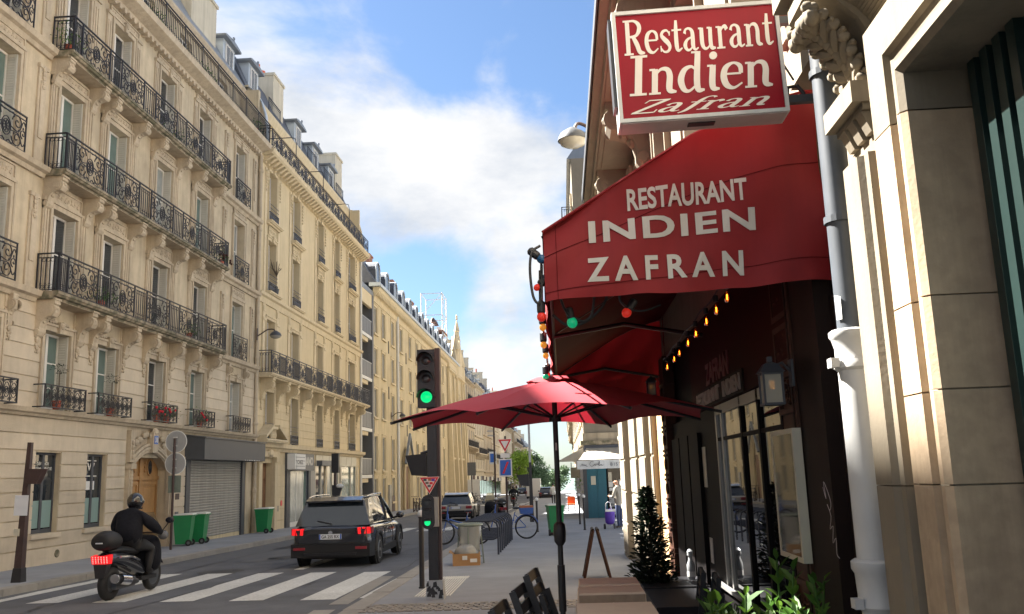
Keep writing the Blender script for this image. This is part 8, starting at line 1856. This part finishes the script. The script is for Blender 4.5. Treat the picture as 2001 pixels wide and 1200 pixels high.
# window plants on the carved house
def pot_plant(loc, label, kind):
    T = thing('potted_plant', label, 'plant', loc, group='plants on the balconies of the carved house')
    G().lathe([(.08, 0), (.12, .2), (.13, .22)], 10).build('pot', 'terracotta', T); g = G(); f = G(); lm = LB[1]
    if kind == 'topiary':
        G().tube([(0, 0, .2), (.02, .03, .6), (0, .05, .95)], .015, 5).build('stem', 'bark', T)
        for k in range(90):
            v = Vector((rnd.gauss(0, 1), rnd.gauss(0, 1), rnd.gauss(0, 1))).normalized()*.2*rnd.random()**.4; mt = leaf_mat(Vector((0, .05, 1.05))+Vector((v.x, v.y*1.2, v.z*.6)), v, 0, .55); i = len(g.v); g.v += [tuple(mt @ q.co) for q in lm.vertices]; g.f += [tuple(i+q for q in pl_.vertices) for pl_ in lm.polygons]
        o = g.build('foliage', 'leaf_dark', T)
    else:
        for k in range(150):
            v = Vector((rnd.gauss(0, .10), rnd.gauss(0, .28), abs(rnd.gauss(.12, .16)))); mt = leaf_mat(v+Vector((.05, 0, .15)), (rnd.gauss(0, 1), rnd.gauss(0, 1), .6), 0, .8); i = len(g.v); g.v += [tuple(mt @ q.co) for q in lm.vertices]; g.f += [tuple(i+q for q in pl_.vertices) for pl_ in lm.polygons]
        o = g.build('foliage', 'leaf' if kind != 'straw' else 'leaf_bright', T)
        if kind in ('geranium', 'red'):
            for k in range(7 if kind == 'geranium' else 16): f.ball((.12+rnd.uniform(-.04, .08), rnd.gauss(0, .34), .30+rnd.uniform(-.08, .16)), .045, 6, 4)
            f.build('blossoms', 'petal_red' if kind == 'geranium' else 'rest_wood', T)
    o['kind'] = 'stuff'
for (u, o, z, kd, lb_) in ((21.9, .16, 3.53, 'topiary', 'topiary bush at the first floor window above the first office window'), (24.6, .16, 3.53, 'topiary', 'topiary bush at the first floor window above the second office window'), (27.5, .18, 3.53, 'geranium', 'red geraniums at the first floor window above the oak door'), (28.2, .18, 3.53, 'geranium', 'trailing red geraniums at the same window above the oak door'), (30.9, .18, 3.53, 'geranium', 'few red geraniums at the first floor window above the shop fascia'), (31.75, .45, 9.60, 'red', 'dark red bush at the end of the middle balcony'), (23.3, .42, 6.40, 'green', 'low green plants at the lower balcony rail'), (29.2, .42, 6.40, 'green', 'green plants near the shop end of the lower balcony'), (21.1, .35, 12.9, 'straw', 'yellowish climbing plant at the highest long balcony'), (27.9, .3, 12.9, 'green', 'green tuft on the highest long balcony'), (26.2, .2, 16.43, 'straw', 'yellowish tall grass on the roof terrace near the chimney'), (30.5, .2, 16.43, 'straw', 'yellowish grass on the roof terrace'), (35.6, .3, 16.43, 'green', 'green plant at the end of the roof terrace')):
    pot_plant((XL+o, u, z), lb_, kd)
ct = thing('potted_plant', 'bare branching shrub on the upper sill of the pale house', 'plant', (XL+.1, 39.3, 9.98)); G().lathe([(.1, 0), (.15, .3)], 10).build('pot', 'anthracite', ct); g = G()
for k in range(18): a = rnd.uniform(0, 6.28); r_ = rnd.uniform(.15, .45); g.tube([(0, 0, .3), (0, .03, .9), (r_*.4*math.cos(a), r_*.5*math.sin(a), 1.2), (r_*.7*math.cos(a), r_*math.sin(a), 1.2+rnd.uniform(.1, .5))], .012, 4)
g.build('branches', 'bark', ct)
# street trees
def tree(loc, label, H_, R_, m, n=2600, seed=1, leaf=.32):
    r9 = random.Random(seed); T = thing('street_tree', label, 'tree', loc); tr_ = G(); tr_.tube([(0, 0, 0), (.1, .05, H_*.3), (.0, .1, H_*.6), (0, 0, H_*.85)], .2, 8, radii=[.24, .18, .12, .04])
    cl = []
    for k in range(16):
        a = r9.uniform(0, 6.28); rr = R_*r9.uniform(.25, .8); z = H_*r9.uniform(.42, .93); cl.append((Vector((rr*math.cos(a)*(1.1-abs(z/H_-.62)), rr*math.sin(a)*(1.1-abs(z/H_-.62)), z)), R_*r9.uniform(.28, .5)))
        tr_.tube([(0, .05, z*.62), tuple(cl[-1][0]*.5+Vector((0, 0, z*.42))), tuple(cl[-1][0])], .05, 5, radii=[.07, .05, .02])
    tr_.build('trunk', 'bark', T); g = G()
    for k in range(n):
        c, cr = r9.choice(cl); v = Vector((r9.gauss(0, 1), r9.gauss(0, 1), r9.gauss(0, .8))).normalized()*cr*r9.random()**.45; p = c+v
        d = Vector((r9.gauss(0, 1), r9.gauss(0, 1), r9.gauss(0, 1))).normalized(); e = d.orthogonal().normalized(); s = leaf*r9.uniform(.6, 1.2)
        g.quad(p-d*s*.5, p+e*s*.32, p+d*s*.5, p-e*s*.32)
    o = g.build('crown', m, T); o['kind'] = 'stuff'
    return T
tree((-9.9, 204, gz(204)), 'bright green young street tree beside the left pavement', 9.6, 4.2, 'leaf_tree', 3600, 3, .5)
tree((-9.0, 250, gz(250)), 'dull green street tree behind the bright one', 12.5, 5.0, 'leaf_far', 3000, 5, .6)
tree((-8.2, 285, gz(285)), 'far green street tree where the road dips', 13, 5.0, 'leaf_far', 2400, 8, .6)
tree((-2.5, 335, gz(335)), 'rounded green tree at the end of the street', 14, 7.0, 'leaf_far', 3000, 9, .8)
tree((-11, 345, gz(345)), 'broad green tree at the end of the street beside the rounded one', 13, 7.0, 'leaf_far', 3000, 10, .8)
hp = thing('hanging_plant', 'small bright green hanging plant on the corner cafe post', 'plant', (.72, 41.6, .55)); g = G(); lm = LB[0]
for k in range(60): v = Vector((rnd.gauss(0, .09), rnd.gauss(0, .09), rnd.gauss(.3, .22))); mt = leaf_mat(v, (rnd.gauss(0, 1), rnd.gauss(0, 1), .3), 0, 1.3); i = len(g.v); g.v += [tuple(mt @ q.co) for q in lm.vertices]; g.f += [tuple(i+q for q in pl_.vertices) for pl_ in lm.polygons]
o = g.build('foliage', 'leaf_bright', hp); o['kind'] = 'stuff'; G().tube([(0, 0, .3), (.05, .0, 1.1)], .01, 4).build('hook', 'iron', hp)
# pedestrians far off
def far_person(loc, label, mats):
    T = thing('person', label, 'person', loc); JJ = {k: v for k, v in J.items()}; JJ['lw'] = ((-.26, .05, .88), .042); JJ['lh'] = ((-.26, .08, .80), .036); JJ['rw'] = ((.26, .05, .88), .042); JJ['rh'] = ((.26, .08, .80), .036)
    skin_figure('body', JJ, E_, 'pelvis', lambda c: 0 if c.z > 1.48 else 1 if c.z > .8 else 2 if c.z > .09 else 3, mats, T, 1); G().ball((0, .06, 1.63), .10, 8, 6, (1, 1, .9)).build('hair', 'ink', T)
far_person((-.9, 78, gz(78)), 'pedestrian in white top and dark skirt far along the cafe pavement', ['skin', 'white_plastic', 'ink', 'ink'])
far_person((-6.2, 150, rdz(150)), 'dark-clothed cyclist figure at the far crossing', ['skin', 'denim', 'ink', 'ink'])
# cafe terrace bits and street advert
cc = thing('cafe_chair', 'orange-seated cafe chair on the pavement beyond the bollards', 'chair', (.42, 52, gz(52)))
for x in (-.2, .2):
    for y in (-.2, .2): G().tube([(x, y, 0), (x*.9, y*.9, .45)], .018, 5).build('leg', 'brown_metal', cc)
G().box(-.22, .22, -.22, .22, .45, .50).build('seat', 'orange', cc); G().hexa([(-.22, .18, .5), (.22, .18, .5), (.22, .22, .5), (-.22, .22, .5), (-.22, .26, .9), (.22, .26, .9), (.22, .30, .9), (-.22, .30, .9)]).build('backrest', 'orange', cc)
ad = thing('advert_panel', 'white street panel standing on the left pavement before the far houses', 'sign board', (-11.2, 112, gz(112))); G().box(-.75, .75, -.12, .12, .15, 2.6).build('panel', 'label_white', ad); G().box(-.6, .6, -.08, .08, 0, .15).build('foot', 'grey_metal', ad)
gb = thing('signal_board', 'grey blank board on a post by the left kerb beyond the church', 'sign board', (-10.6, 104, gz(104))); G().box(-.5, .5, -.05, .05, 3.0, 4.5).build('board', 'grey_metal', gb); G().tube([(0, 0, 0), (0, 0, 3.0)], .06, 6).build('post', 'brown_metal', gb)
